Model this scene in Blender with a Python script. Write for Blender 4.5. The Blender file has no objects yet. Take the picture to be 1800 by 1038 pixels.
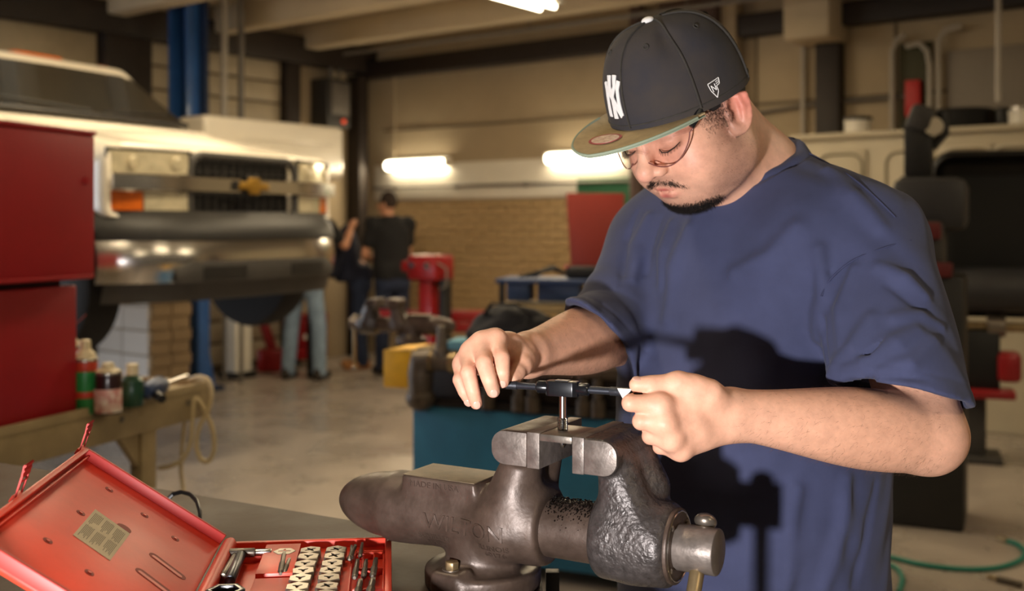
import bpy, bmesh, math, random
import numpy as np
from mathutils import Vector, Matrix

random.seed(7)
sc = bpy.context.scene
COL = sc.collection

# ------------------------------------------------------------------ camera
CAM_H, FPX, HY = 1.45, 1900.0, 395.0        # eye height, focal length in pixels, row of the horizon
cam_d = bpy.data.cameras.new('camera')
cam_d.sensor_width = 36.0
cam_d.lens = 36.0 * FPX / 1800.0
cam_d.shift_y = -(519.0 - HY) / 1800.0
cam_d.clip_start = 0.05
cam_d.dof.use_dof = True
cam_d.dof.focus_distance = 1.27
cam_d.dof.aperture_fstop = 4.2
cam = bpy.data.objects.new('camera', cam_d)
cam.location = (0, 0, CAM_H)
cam.rotation_euler = (math.pi / 2, 0, 0)
COL.objects.link(cam)
sc.camera = cam

# ------------------------------------------------------------------ world, flash, exposure
sc.view_settings.view_transform = 'Standard'
sc.view_settings.look = 'None'
sc.view_settings.gamma = 1.0
sc.view_settings.exposure = 0.0
sc.view_settings.use_curve_mapping = False
world = bpy.data.worlds.new('shop_ambient')
sc.world = world
world.use_nodes = True
bg = world.node_tree.nodes['Background']
bg.inputs[0].default_value = (1.0, 0.80, 0.56, 1)      # the warm lit rest of the shop
bg.inputs[1].default_value = 0.07


def lamp(name, kind, loc, energy, color, size=0.05, rot=None, size_y=None, spot=None):
    l = bpy.data.lights.new(name, kind)
    l.energy = energy
    l.color = color
    if kind == 'AREA':
        l.size = size
        if size_y:
            l.shape = 'RECTANGLE'
            l.size_y = size_y
    else:
        l.shadow_soft_size = size
    if spot:
        l.spot_size, l.spot_blend = spot
    o = bpy.data.objects.new(name, l)
    o.location = loc
    if rot is not None:
        o.rotation_euler = rot
    COL.objects.link(o)
    return o


def aim(o, target):
    o.rotation_euler = (Vector(target) - o.location).to_track_quat('-Z', 'Y').to_euler()


# the photographer's flash, held low and to the left of the camera
flash = lamp('flash_unit', 'SPOT', (-0.34, 0.10, 1.16), 112.0, (1.0, 0.96, 0.95), 0.035, spot=(math.radians(92), 0.45))
aim(flash, (0.25, 1.4, 1.25))

# ------------------------------------------------------------------ coordinates
AX = np.array([0.8, -0.6, 0.0])     # along the back wall
BX = np.array([0.6, 0.8, 0.0])      # from the door side towards the back wall
ROTB = math.atan2(-0.6, 0.8)


def P(px, py, d):
    """World point d metres in front of the lens, seen at that pixel."""
    return np.array([(px - 900.0) / FPX * d, d, CAM_H - (py - HY) / FPX * d])


def W(a, b, z=0.0):
    """Building coordinates to world."""
    return np.array([0.8 * a + 0.6 * b, -0.6 * a + 0.8 * b, z])


# ------------------------------------------------------------------ colours and materials
def lin(h):
    if not isinstance(h, str):
        return tuple(h)
    h = h.lstrip('#')
    r = []
    for i in (0, 2, 4):
        c = int(h[i:i + 2], 16) / 255.0
        r.append(c / 12.92 if c <= 0.04045 else ((c + 0.055) / 1.055) ** 2.4)
    return tuple(r)


def mat(name, col, rough=0.6, metal=0.0, var=0.0, vscale=6.0, col2=None, bump=0.0, bscale=40.0, emit=0.0,
        attr=False, coat=0.0, trans=0.0, sss=0.0, spec=None, stretch=None, rvar=0.0, sheen=0.0):
    m = bpy.data.materials.new(name)
    m.use_nodes = True
    nt = m.node_tree
    N, L = nt.nodes, nt.links
    b = N['Principled BSDF']
    c = lin(col)
    b.inputs['Base Color'].default_value = (*c, 1)
    b.inputs['Roughness'].default_value = rough
    b.inputs['Metallic'].default_value = metal
    if spec is not None:
        b.inputs['Specular IOR Level'].default_value = spec
    if coat:
        b.inputs['Coat Weight'].default_value = coat
        b.inputs['Coat Roughness'].default_value = 0.08
    if trans:
        b.inputs['Transmission Weight'].default_value = trans
    if sheen:
        b.inputs['Sheen Weight'].default_value = sheen
        b.inputs['Sheen Roughness'].default_value = 0.5
    if sss:
        b.inputs['Subsurface Weight'].default_value = sss
        b.inputs['Subsurface Radius'].default_value = (0.012, 0.005, 0.003)
        b.inputs['Subsurface Scale'].default_value = 0.6
    if emit:
        b.inputs['Emission Color'].default_value = (*c, 1)
        b.inputs['Emission Strength'].default_value = emit
    tc = N.new('ShaderNodeTexCoord')
    vec = tc.outputs['Object']
    if stretch:
        mp = N.new('ShaderNodeMapping')
        mp.inputs['Scale'].default_value = stretch
        L.new(vec, mp.inputs['Vector'])
        vec = mp.outputs['Vector']
    src = None
    if attr:
        at = N.new('ShaderNodeAttribute')
        at.attribute_name = 'Col'
        src = at.outputs['Color']
    if var or col2 or rvar:
        nz = N.new('ShaderNodeTexNoise')
        nz.inputs['Scale'].default_value = vscale
        nz.inputs['Detail'].default_value = 6
        nz.inputs['Roughness'].default_value = 0.62
        L.new(vec, nz.inputs['Vector'])
        if var or col2:
            rp = N.new('ShaderNodeValToRGB')
            rp.color_ramp.elements[0].position = 0.32
            rp.color_ramp.elements[1].position = 0.68
            if col2:
                c2 = lin(col2)
            else:
                c2 = tuple(max(0.0, x * (1 - var)) for x in c)
            if src is None:
                rp.color_ramp.elements[0].color = (*c2, 1)
                rp.color_ramp.elements[1].color = (*tuple(min(1, x * (1 + var * 0.5)) for x in c), 1)
                L.new(nz.outputs['Fac'], rp.inputs['Fac'])
                L.new(rp.outputs['Color'], b.inputs['Base Color'])
            else:
                rp.color_ramp.elements[0].color = (1 - var, 1 - var, 1 - var, 1)
                rp.color_ramp.elements[1].color = (1 + var * 0.4, 1 + var * 0.4, 1 + var * 0.4, 1)
                L.new(nz.outputs['Fac'], rp.inputs['Fac'])
                mx = N.new('ShaderNodeMix')
                mx.data_type = 'RGBA'
                mx.blend_type = 'MULTIPLY'
                mx.inputs[0].default_value = 1.0
                L.new(src, mx.inputs[6])
                L.new(rp.outputs['Color'], mx.inputs[7])
                L.new(mx.outputs[2], b.inputs['Base Color'])
                src = None
        if rvar:
            mr = N.new('ShaderNodeMapRange')
            mr.inputs[1].default_value, mr.inputs[2].default_value = 0.3, 0.7
            mr.inputs[3].default_value, mr.inputs[4].default_value = max(0.02, rough - rvar), min(1, rough + rvar)
            L.new(nz.outputs['Fac'], mr.inputs[0])
            L.new(mr.outputs[0], b.inputs['Roughness'])
    if src is not None:
        L.new(src, b.inputs['Base Color'])
    if bump:
        n2 = N.new('ShaderNodeTexNoise')
        n2.inputs['Scale'].default_value = bscale
        n2.inputs['Detail'].default_value = 5
        L.new(vec, n2.inputs['Vector'])
        bp = N.new('ShaderNodeBump')
        bp.inputs['Strength'].default_value = bump
        bp.inputs['Distance'].default_value = 0.3 / bscale
        L.new(n2.outputs['Fac'], bp.inputs['Height'])
        L.new(bp.outputs['Normal'], b.inputs['Normal'])
    return m


def glass(name, col='#ffffff', rough=0.02, alpha=0.12):
    """Thin clear sheet: mostly see-through with a sharp reflection."""
    m = bpy.data.materials.new(name)
    m.use_nodes = True
    N, L = m.node_tree.nodes, m.node_tree.links
    N.remove(N['Principled BSDF'])
    tr = N.new('ShaderNodeBsdfTransparent')
    tr.inputs[0].default_value = (*lin(col), 1)
    gl = N.new('ShaderNodeBsdfGlossy')
    gl.inputs['Roughness'].default_value = rough
    fr = N.new('ShaderNodeLayerWeight')
    fr.inputs['Blend'].default_value = 0.5
    ad = N.new('ShaderNodeMath')
    ad.operation = 'POWER'
    ad.inputs[1].default_value = 4.0
    a2 = N.new('ShaderNodeMath')
    a2.operation = 'MULTIPLY_ADD'
    a2.inputs[1].default_value = 0.6
    a2.inputs[2].default_value = alpha
    mx = N.new('ShaderNodeMixShader')
    L.new(fr.outputs['Facing'], ad.inputs[0])
    L.new(ad.outputs[0], a2.inputs[0])
    L.new(a2.outputs[0], mx.inputs[0])
    L.new(tr.outputs[0], mx.inputs[1])
    L.new(gl.outputs[0], mx.inputs[2])
    L.new(mx.outputs[0], N['Material Output'].inputs[0])
    return m


M = {}

# ------------------------------------------------------------------ mesh building
def link_mesh(name, me, m, parent=None, smooth=None):
    o = bpy.data.objects.new(name, me)
    if m is not None:
        me.materials.append(M[m] if isinstance(m, str) else m)
    if parent is not None:
        o.parent = parent
    COL.objects.link(o)
    return o


def tag(o, label=None, cat=None, group=None, kind=None):
    if label:
        o['label'] = label
    if cat:
        o['category'] = cat
    if group:
        o['group'] = group
    if kind:
        o['kind'] = kind
    return o


def thing(name, label, cat, loc=(0, 0, 0), rz=0.0, group=None, rot=None):
    o = bpy.data.objects.new(name, None)
    o.empty_display_size = 0.05
    o.location = [float(x) for x in loc]
    o.rotation_euler = rot if rot is not None else (0, 0, rz)
    COL.objects.link(o)
    return tag(o, label, cat, group)


def copy_tree(o, parent=None):
    c = o.copy()
    COL.objects.link(c)
    if parent is not None:
        c.parent = parent
    for ch in [x for x in bpy.data.objects if x.parent == o]:
        copy_tree(ch, c)
    return c


def frame_from(z, x=None):
    z = Vector(z).normalized()
    if x is None:
        x = Vector((1, 0, 0)) if abs(z.x) < 0.9 else Vector((0, 1, 0))
    y = z.cross(Vector(x)).normalized()
    x = y.cross(z)
    return Matrix((x, y, z)).transposed()


class MB:
    def __init__(s):
        s.v, s.f = [], []

    def add(s, vs, fs, mt=None):
        n = len(s.v)
        s.v += [tuple(mt @ Vector(v)) if mt is not None else tuple(v) for v in vs]
        s.f += [tuple(i + n for i in f) for f in fs]
        return s

    def box(s, c, size, rz=0.0, rot=None):
        hx, hy, hz = size[0] / 2, size[1] / 2, size[2] / 2
        R = Matrix.Rotation(rz, 3, 'Z') if rot is None else rot
        vs = [R @ Vector((x * hx, y * hy, z * hz)) + Vector(c) for z in (-1, 1) for y in (-1, 1) for x in (-1, 1)]
        return s.add(vs, [(0, 2, 3, 1), (4, 5, 7, 6), (0, 1, 5, 4), (2, 6, 7, 3), (0, 4, 6, 2), (1, 3, 7, 5)])

    def cyl(s, a, b, r0, r1=None, n=20, caps=True):
        a, b = Vector(a), Vector(b)
        r1 = r0 if r1 is None else r1
        R = frame_from(b - a)
        vs, fs = [], []
        for c, r in ((a, r0), (b, r1)):
            for i in range(n):
                t = 2 * math.pi * i / n
                vs.append(c + R @ Vector((math.cos(t) * r, math.sin(t) * r, 0)))
        for i in range(n):
            j = (i + 1) % n
            fs.append((i, j, n + j, n + i))
        if caps:
            fs += [tuple(range(n - 1, -1, -1)), tuple(range(n, 2 * n))]
        return s.add(vs, fs)

    def tube(s, pts, r, n=8, closed=False, flat=None):
        pts = [Vector(p) for p in pts]
        m = len(pts)
        rs = r if hasattr(r, '__len__') else [r] * m
        vs, fs = [], []
        up = None
        for i, p in enumerate(pts):
            if closed:
                t = pts[(i + 1) % m] - pts[i - 1]
            else:
                t = pts[min(i + 1, m - 1)] - pts[max(i - 1, 0)]
            t.normalize()
            if up is None:
                up = Vector((0, 0, 1)) if abs(t.z) < 0.9 else Vector((1, 0, 0))
            x = up.cross(t)
            if x.length < 1e-6:
                x = Vector((1, 0, 0))
            x.normalize()
            y = t.cross(x)
            up = y
            for k in range(n):
                q = 2 * math.pi * k / n
                vs.append(p + x * math.cos(q) * rs[i] + y * math.sin(q) * rs[i] * (flat or 1.0))
        for i in range(m if closed else m - 1):
            for k in range(n):
                a, b = i * n + k, i * n + (k + 1) % n
                c, d = ((i + 1) % m) * n + (k + 1) % n, ((i + 1) % m) * n + k
                fs.append((a, b, c, d))
        if not closed:
            fs += [tuple(range(n - 1, -1, -1)), tuple(range((m - 1) * n, m * n))]
        return s.add(vs, fs)

    def lathe(s, prof, n=24, c=(0, 0, 0), axis=(0, 0, 1)):
        R = frame_from(axis)
        c = Vector(c)
        vs, fs = [], []
        for r, z in prof:
            for i in range(n):
                t = 2 * math.pi * i / n
                vs.append(c + R @ Vector((r * math.cos(t), r * math.sin(t), z)))
        for k in range(len(prof) - 1):
            for i in range(n):
                j = (i + 1) % n
                fs.append((k * n + i, k * n + j, (k + 1) * n + j, (k + 1) * n + i))
        fs += [tuple(range(n - 1, -1, -1)), tuple(range((len(prof) - 1) * n, len(prof) * n))]
        return s.add(vs, fs)

    def prism(s, poly, z0, z1, mt=None):
        n = len(poly)
        vs = [(x, y, z0) for x, y in poly] + [(x, y, z1) for x, y in poly]
        fs = [tuple(range(n - 1, -1, -1)), tuple(range(n, 2 * n))]
        fs += [(i, (i + 1) % n, n + (i + 1) % n, n + i) for i in range(n)]
        return s.add(vs, fs, mt)

    def grid(s, fn, nu, nv, closed_u=False):
        vs = [fn(i / (nu if closed_u else nu - 1), j / (nv - 1)) for j in range(nv) for i in range(nu)]
        fs = []
        for j in range(nv - 1):
            for i in range(nu if closed_u else nu - 1):
                k = (i + 1) % nu
                fs.append((j * nu + i, j * nu + k, (j + 1) * nu + k, (j + 1) * nu + i))
        return s.add(vs, fs)

    def sphere(s, c, r, n=14, m=8, rot=None):
        r = r if hasattr(r, '__len__') else (r, r, r)
        c = Vector(c)
        vs, fs = [], []
        for j in range(m + 1):
            ph = math.pi * j / m
            for i in range(n):
                t = 2 * math.pi * i / n
                v = Vector((r[0] * math.sin(ph) * math.cos(t), r[1] * math.sin(ph) * math.sin(t), -r[2] * math.cos(ph)))
                vs.append(c + (rot @ v if rot is not None else v))
        for j in range(m):
            for i in range(n):
                k = (i + 1) % n
                fs.append((j * n + i, j * n + k, (j + 1) * n + k, (j + 1) * n + i))
        return s.add(vs, fs)

    def build(s, name, m, parent=None, bevel=0.0, seg=2, angle=35, thick=0.0):
        me = bpy.data.meshes.new(name)
        me.from_pydata([tuple(float(c) for c in v) for v in s.v], [], s.f)
        bm = bmesh.new()
        bm.from_mesh(me)
        bmesh.ops.remove_doubles(bm, verts=bm.verts, dist=1e-6)
        if thick:
            bmesh.ops.recalc_face_normals(bm, faces=bm.faces)
            bmesh.ops.solidify(bm, geom=list(bm.faces), thickness=thick)
        if bevel:
            es = [e for e in bm.edges if len(e.link_faces) == 2 and e.calc_face_angle(0) > math.radians(30)]
            if es:
                bmesh.ops.bevel(bm, geom=es, offset=bevel, segments=seg, affect='EDGES', profile=0.5, clamp_overlap=True)
        bmesh.ops.recalc_face_normals(bm, faces=bm.faces)
        bm.to_mesh(me)
        bm.free()
        me.shade_smooth()
        me.set_sharp_from_angle(angle=math.radians(angle))
        return link_mesh(name, me, m, parent)


def rounded_rect(w, h, r, n=5, cx=0.0, cy=0.0):
    out = []
    for sx, sy, a0 in ((1, 1, 0), (-1, 1, 90), (-1, -1, 180), (1, -1, 270)):
        for i in range(n + 1):
            t = math.radians(a0 + 90 * i / n)
            out.append((cx + sx * (w / 2 - r) + r * math.cos(t), cy + sy * (h / 2 - r) + r * math.sin(t)))
    return out


def text_mesh(body, size, depth):
    """Vertices and faces of raised lettering, centred, in the xy plane."""
    cu = bpy.data.curves.new('lettering', 'FONT')
    cu.body = body
    cu.size = size
    cu.extrude = depth / 2
    cu.align_x = 'CENTER'
    cu.align_y = 'CENTER'
    cu.resolution_u = 3
    o = bpy.data.objects.new('lettering', cu)
    COL.objects.link(o)
    me = bpy.data.meshes.new_from_object(o.evaluated_get(bpy.context.evaluated_depsgraph_get()))
    vs = [v.co.copy() for v in me.vertices]
    fs = [tuple(p.vertices) for p in me.polygons]
    bpy.data.objects.remove(o)
    bpy.data.curves.remove(cu)
    bpy.data.meshes.remove(me)
    return vs, fs


# ------------------------------------------------------------------ smooth solid modelling on a grid
f32 = np.float32


def nrm(v):
    return np.sqrt(np.einsum('ij,ij->i', v, v))


def cone(p, a, b, ra, rb=None):
    rb = ra if rb is None else rb
    a, b = np.asarray(a, f32), np.asarray(b, f32)
    ba = b - a
    pa = p - a
    h = np.clip(pa @ ba / max(float(ba @ ba), 1e-12), 0, 1)
    return nrm(pa - h[:, None] * ba) - (ra + (rb - ra) * h)


def ball(p, c, r):
    return nrm(p - np.asarray(c, f32)) - r


def ell(p, c, r, R=None):
    q = p - np.asarray(c, f32)
    if R is not None:
        q = q @ np.asarray(R, f32)
    r = np.asarray(r, f32)
    k0 = nrm(q / r)
    k1 = nrm(q / (r * r))
    return k0 * (k0 - 1) / (k1 + 1e-6)


def rbox(p, c, half, rd=0.0, R=None):
    q = p - np.asarray(c, f32)
    if R is not None:
        q = q @ np.asarray(R, f32)
    q = np.abs(q) - (np.asarray(half, f32) - rd)
    return nrm(np.maximum(q, 0)) + np.minimum(q.max(1), 0) - rd


def cylx(p, x0, x1, r, y=0.0, z=0.0, rd=0.0):
    """Cylinder along local x."""
    dr = np.sqrt((p[:, 1] - y) ** 2 + (p[:, 2] - z) ** 2) - (r - rd)
    dx = np.abs(p[:, 0] - (x0 + x1) / 2) - ((x1 - x0) / 2 - rd)
    return np.minimum(np.maximum(dr, dx), 0) + np.sqrt(np.maximum(dr, 0) ** 2 + np.maximum(dx, 0) ** 2) - rd


def cylz(p, c, z0, z1, r, rd=0.0):
    dr = np.sqrt((p[:, 0] - c[0]) ** 2 + (p[:, 1] - c[1]) ** 2) - (r - rd)
    dz = np.abs(p[:, 2] - (z0 + z1) / 2) - ((z1 - z0) / 2 - rd)
    return np.minimum(np.maximum(dr, dz), 0) + np.sqrt(np.maximum(dr, 0) ** 2 + np.maximum(dz, 0) ** 2) - rd


def smin(a, b, k):
    h = np.clip(0.5 + 0.5 * (b - a) / k, 0, 1)
    return b + (a - b) * h - k * h * (1 - h)


def smax(a, b, k):
    return -smin(-a, -b, k)


def near(p, c, r, d, fn, k):
    """Blend fn into d only inside a ball (speed)."""
    m = nrm(p - np.asarray(c, f32)) < r
    if m.any():
        d[m] = smin(d[m], fn(p[m]), k)
    return d


def nets(f, lo, hi, h, B=8):
    lo, hi = np.asarray(lo, float), np.asarray(hi, float)
    nb = np.ceil((hi - lo) / (h * B)).astype(int) + 1
    n = nb * B
    gi = np.stack(np.meshgrid(*[np.arange(k) for k in nb], indexing='ij'), -1).reshape(-1, 3)
    cen = (lo + (gi * B + (B - 1) / 2) * h).astype(f32)
    dc = f(cen)
    D = np.repeat(np.repeat(np.repeat(dc.reshape(nb), B, 0), B, 1), B, 2).astype(f32)
    act = gi[np.abs(dc) < h * B * 1.15]
    off = np.stack(np.meshgrid(*[np.arange(B)] * 3, indexing='ij'), -1).reshape(-1, 3)
    for s in range(0, len(act), 1024):
        g = act[s:s + 1024]
        idx = (g[:, None, :] * B + off[None]).reshape(-1, 3)
        D[idx[:, 0], idx[:, 1], idx[:, 2]] = f((lo + idx * h).astype(f32))
    D[D == 0] = 1e-7
    S = D < 0
    c = np.zeros(tuple(n - 1), np.uint8)
    for dx in (0, 1):
        for dy in (0, 1):
            for dz in (0, 1):
                c += S[dx:n[0] - 1 + dx, dy:n[1] - 1 + dy, dz:n[2] - 1 + dz]
    cell = np.argwhere((c > 0) & (c < 8))
    flat = (cell[:, 0] * n[1] + cell[:, 1]) * n[2] + cell[:, 2]
    cor = np.array([(x, y, z) for x in (0, 1) for y in (0, 1) for z in (0, 1)])
    val = np.stack([D[cell[:, 0] + x, cell[:, 1] + y, cell[:, 2] + z] for x, y, z in cor], 1)
    acc = np.zeros((len(cell), 3))
    cnt = np.zeros(len(cell))
    for i in range(8):
        for j in range(i + 1, 8):
            if np.abs(cor[i] - cor[j]).sum() != 1:
                continue
            a, b = val[:, i], val[:, j]
            m = (a < 0) != (b < 0)
            t = a[m] / (a[m] - b[m])
            acc[m] += cor[i] + t[:, None] * (cor[j] - cor[i])
            cnt[m] += 1
    V = lo + (cell + acc / cnt[:, None]) * h
    Q = []
    st = (n[1] * n[2], n[2], 1)
    for ax in range(3):
        a, b = (ax + 1) % 3, (ax + 2) % 3
        s0 = [slice(1, None)] * 3
        s1 = [slice(1, None)] * 3
        s0[ax], s1[ax] = slice(0, -1), slice(1, None)
        A0, A1 = S[tuple(s0)], S[tuple(s1)]
        e = np.argwhere(A0 != A1)
        ins = A0[e[:, 0], e[:, 1], e[:, 2]]
        e = e + 1
        e[:, ax] -= 1
        ok = np.all(e < n - 1, axis=1)
        e, ins = e[ok], ins[ok]
        base = (e[:, 0] * n[1] + e[:, 1]) * n[2] + e[:, 2]
        q = np.stack([base - st[a] - st[b], base - st[b], base, base - st[a]], 1)
        q[~ins] = q[~ins][:, ::-1]
        Q.append(q)
    Q = np.concatenate(Q)
    k = np.searchsorted(flat, Q)
    k = np.clip(k, 0, len(flat) - 1)
    good = np.all(flat[k] == Q, axis=1)
    return V, k[good]


def solid(name, f, lo, hi, h, m, parent=None, origin=(0, 0, 0), color=None, relax=1):
    V, Q = nets(f, lo, hi, h)
    if relax:
        ed = np.concatenate([Q[:, [0, 1]], Q[:, [1, 2]], Q[:, [2, 3]], Q[:, [3, 0]]])
        for _ in range(relax):
            S = np.zeros_like(V)
            C = np.zeros(len(V))
            for i, j in ((0, 1), (1, 0)):
                for ax in range(3):
                    S[:, ax] += np.bincount(ed[:, i], weights=V[ed[:, j], ax], minlength=len(V))
                C += np.bincount(ed[:, i], minlength=len(V))
            V = 0.5 * V + 0.5 * S / np.maximum(C, 1)[:, None]
    cv = color(V) if color else None
    V = V - np.asarray(origin, float)
    me = bpy.data.meshes.new(name)
    me.vertices.add(len(V))
    me.vertices.foreach_set('co', V.astype(f32).ravel())
    me.loops.add(len(Q) * 4)
    me.polygons.add(len(Q))
    me.polygons.foreach_set('loop_start', np.arange(0, len(Q) * 4, 4, dtype=np.int32))
    me.loops.foreach_set('vertex_index', Q.astype(np.int32).ravel())
    me.update()
    me.validate()
    me.shade_smooth()
    if cv is not None:
        at = me.attributes.new('Col', 'FLOAT_COLOR', 'POINT')
        at.data.foreach_set('color', np.concatenate([cv, np.ones((len(cv), 1))], 1).astype(f32).ravel())
    return link_mesh(name, me, m, parent)


def snap(px, py, f, d0=0.9, d1=2.4):
    """Where the line of sight through a pixel meets a solid (to lay out seams and folds on it)."""
    ds = np.linspace(d0, d1, 1500)
    pts = np.stack([(px - 900.0) / FPX * ds, ds, CAM_H - (py - HY) / FPX * ds], 1).astype(f32)
    v = f(pts)
    hit = v < 0.0005
    if not hit.any():
        return None
    return pts[np.argmax(hit)].astype(float)
# ------------------------------------------------------------------ the building
M['concrete'] = mat('concrete', '#a0958a', 0.30, var=0.22, vscale=1.6, bump=0.04, bscale=30, rvar=0.16)
M['wall_cream'] = mat('wall_cream', '#b3a184', 0.8, var=0.08, vscale=2)
M['wall_mortar'] = mat('wall_mortar', '#a58d68', 0.9, var=0.15, vscale=8)
M['ceiling_paint'] = mat('ceiling_paint', '#c9b899', 0.85, var=0.10, vscale=2)
M['brown_steel'] = mat('brown_steel', '#2c221c', 0.6, var=0.2, vscale=6)
M['mauve_paint'] = mat('mauve_paint', '#5a4742', 0.7, var=0.1)
M['door_paint'] = mat('door_paint', '#b3a58c', 0.6, var=0.12, vscale=5)
M['white_board'] = mat('white_board', '#ece6d8', 0.45, var=0.06, vscale=4)
M['green_board'] = mat('green_board', '#2f6b4c', 0.7, var=0.15, vscale=6)
M['grey_metal'] = mat('grey_metal', '#77716a', 0.5, 0.3, var=0.15, vscale=8)
M['pipe_white'] = mat('pipe_white', '#b9b1a4', 0.4, var=0.1)
M['tube_glow'] = mat('tube_glow', '#fff0cf', 0.5, emit=13.0)
M['seam_dark'] = mat('seam_dark', '#6b5d4a', 0.8)


def brick_mat(name, c1_, c2_):
    m = mat(name, c1_, 0.85, bump=0.15, bscale=60)
    N, L = m.node_tree.nodes, m.node_tree.links
    oi = N.new('ShaderNodeObjectInfo')
    rp = N.new('ShaderNodeValToRGB')
    rp.color_ramp.elements[0].color = (*lin(c1_), 1)
    rp.color_ramp.elements[1].color = (*lin(c2_), 1)
    L.new(oi.outputs['Random'], rp.inputs['Fac'])
    L.new(rp.outputs['Color'], N['Principled BSDF'].inputs['Base Color'])
    return m


M['tan_brick'] = brick_mat('tan_brick', '#ab9067', '#b1956c')
M['pale_block'] = brick_mat('pale_block', '#cfc3b4', '#ddd3c6')
M['brown_block'] = brick_mat('brown_block', '#8a7458', '#957e60')


def struct(o):
    o['kind'] = 'structure'
    return o


def bbox(a0, a1, b0, b1, z0, z1, name, m, parent=None, bevel=0.0):
    """A box given in building coordinates."""
    mb = MB()
    c = W((a0 + a1) / 2, (b0 + b1) / 2, (z0 + z1) / 2)
    o = MB().box((0, 0, 0), (a1 - a0, b1 - b0, z1 - z0)).build(name, m, parent, bevel)
    if parent is None:
        o.location = c
        o.rotation_euler = (0, 0, ROTB)
    else:
        o.location = parent.matrix_basis.inverted() @ Vector(c)
    return o


BW, LWALL, CEIL = 8.83, -8.70, 3.55
struct(bbox(-12, 7, -4, 12, -0.1, 0.0, 'floor', 'concrete'))
ceil_ = struct(bbox(-9.0, 5.0, -3, 9.1, CEIL, CEIL + 0.1, 'ceiling', 'ceiling_paint'))
for k in range(8):
    b = 7.85 - 1.15 * k
    bbox(-8.7, 5.0, b - 0.10, b + 0.10, 3.30, CEIL, 'ceiling_rib', 'ceiling_paint', ceil_, 0.02)
wb = struct(bbox(-8.9, 5.0, BW, BW + 0.2, 0, CEIL, 'wall_back', 'wall_cream'))
wl = struct(bbox(LWALL - 0.2, LWALL, 3.6, BW, 0, CEIL, 'wall_left', 'wall_cream'))
lint = struct(bbox(LWALL - 0.2, LWALL, -3, 3.6, 3.0, CEIL, 'wall_left_lintel', 'wall_cream'))
# steel beams and columns
struct(bbox(LWALL, 5.0, BW - 0.16, BW, 3.08, 3.27, 'trim_1', 'brown_steel', None, 0.01))
struct(bbox(LWALL, LWALL + 0.18, 3.0, BW, 3.14, 3.42, 'trim_2', 'brown_steel', None, 0.01))
struct(bbox(LWALL, LWALL + 0.20, BW - 0.30, BW - 0.16, 0, 3.1, 'trim_3', 'brown_steel', None, 0.01))
struct(bbox(LWALL, LWALL + 0.16, 5.45, 5.92, 0, 3.2, 'trim_4', 'brown_steel', None, 0.01))
struct(bbox(LWALL, LWALL + 0.12, 7.55, 7.75, 0, 3.2, 'trim_5', 'brown_steel', None, 0.01))


def wall_a(px):
    k = (px - 900.0) / FPX
    y = BW / (0.6 * k + 0.8)
    return (0.8 * k - 0.6) * y, y


a_, y_ = wall_a(1443)
a2_, _ = wall_a(1485)
struct(bbox(a_, a2_, BW - 0.14, BW, 0, 3.1, 'trim_6', 'brown_steel', None, 0.01))
a_, _ = wall_a(1184)
a2_, _ = wall_a(1284)
struct(bbox(a_, a2_, BW - 0.30, BW, 0, 3.5, 'trim_7', 'mauve_paint', None, 0.01))
a_, _ = wall_a(1284)
a2_, _ = wall_a(1310)
struct(bbox(a_, a2_, BW - 0.20, BW, 0, 3.5, 'trim_8', 'wall_cream', None, 0.01))
a_, _ = wall_a(1412)
a2_, _ = wall_a(1492)
struct(bbox(a_, a2_, BW - 0.45, BW, 2.95, 3.5, 'trim_9', 'ceiling_paint', None, 0.03))
# panel seams of the upper back wall
mb = MB()
for z in (2.50,):
    bbox(-8.4, 3.0, BW - 0.012, BW, z - 0.012, z + 0.012, 'wall_seam', 'seam_dark', wb)
for px in (1575, 1330):
    a_, _ = wall_a(px)
    bbox(a_ - 0.01, a_ + 0.01, BW - 0.012, BW, 0, 3.08, 'wall_seam', 'seam_dark', wb)

# brick courses of the lower back wall
bk = MB().box((0, 0, 0), (0.198, 0.03, 0.070)).build('brick', 'tan_brick', wb, bevel=0.004, seg=1)
first = True
inv = wb.matrix_basis.inverted()
for r in range(15):
    z = 0.56 + r * 0.079
    n = 13
    for k in range(n):
        a = -8.33 + k * 0.207 + (0.1035 if r % 2 else 0.0)
        o = bk if first else bk.copy()
        if not first:
            COL.objects.link(o)
        first = False
        o.parent = wb
        o.location = inv @ Vector(W(a, BW - 0.010 + 0.004 * random.random(), z))
mb = MB()

# overhead doors on the left wall
def overhead_door(name, b0, b1, z1, n, step):
    d = struct(bbox(LWALL, LWALL + 0.02, b0, b1, 0, z1, name, 'seam_dark'))
    z = z1
    for k in range(n):
        bbox(LWALL + 0.005, LWALL + 0.05, b0 + 0.02, b1 - 0.02, z - step + 0.018, z - 0.006, 'door_panel', 'door_paint', d, 0.008)
        z -= step
    return d


overhead_door('door_1', 3.75, 5.45, 3.14, 5, 0.60)
overhead_door('door_2', 5.92, 7.55, 3.14, 14, 0.22)

# ------------------------------------------------------------------ lights of the shop
WARM = (1.0, 0.80, 0.52)


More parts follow.
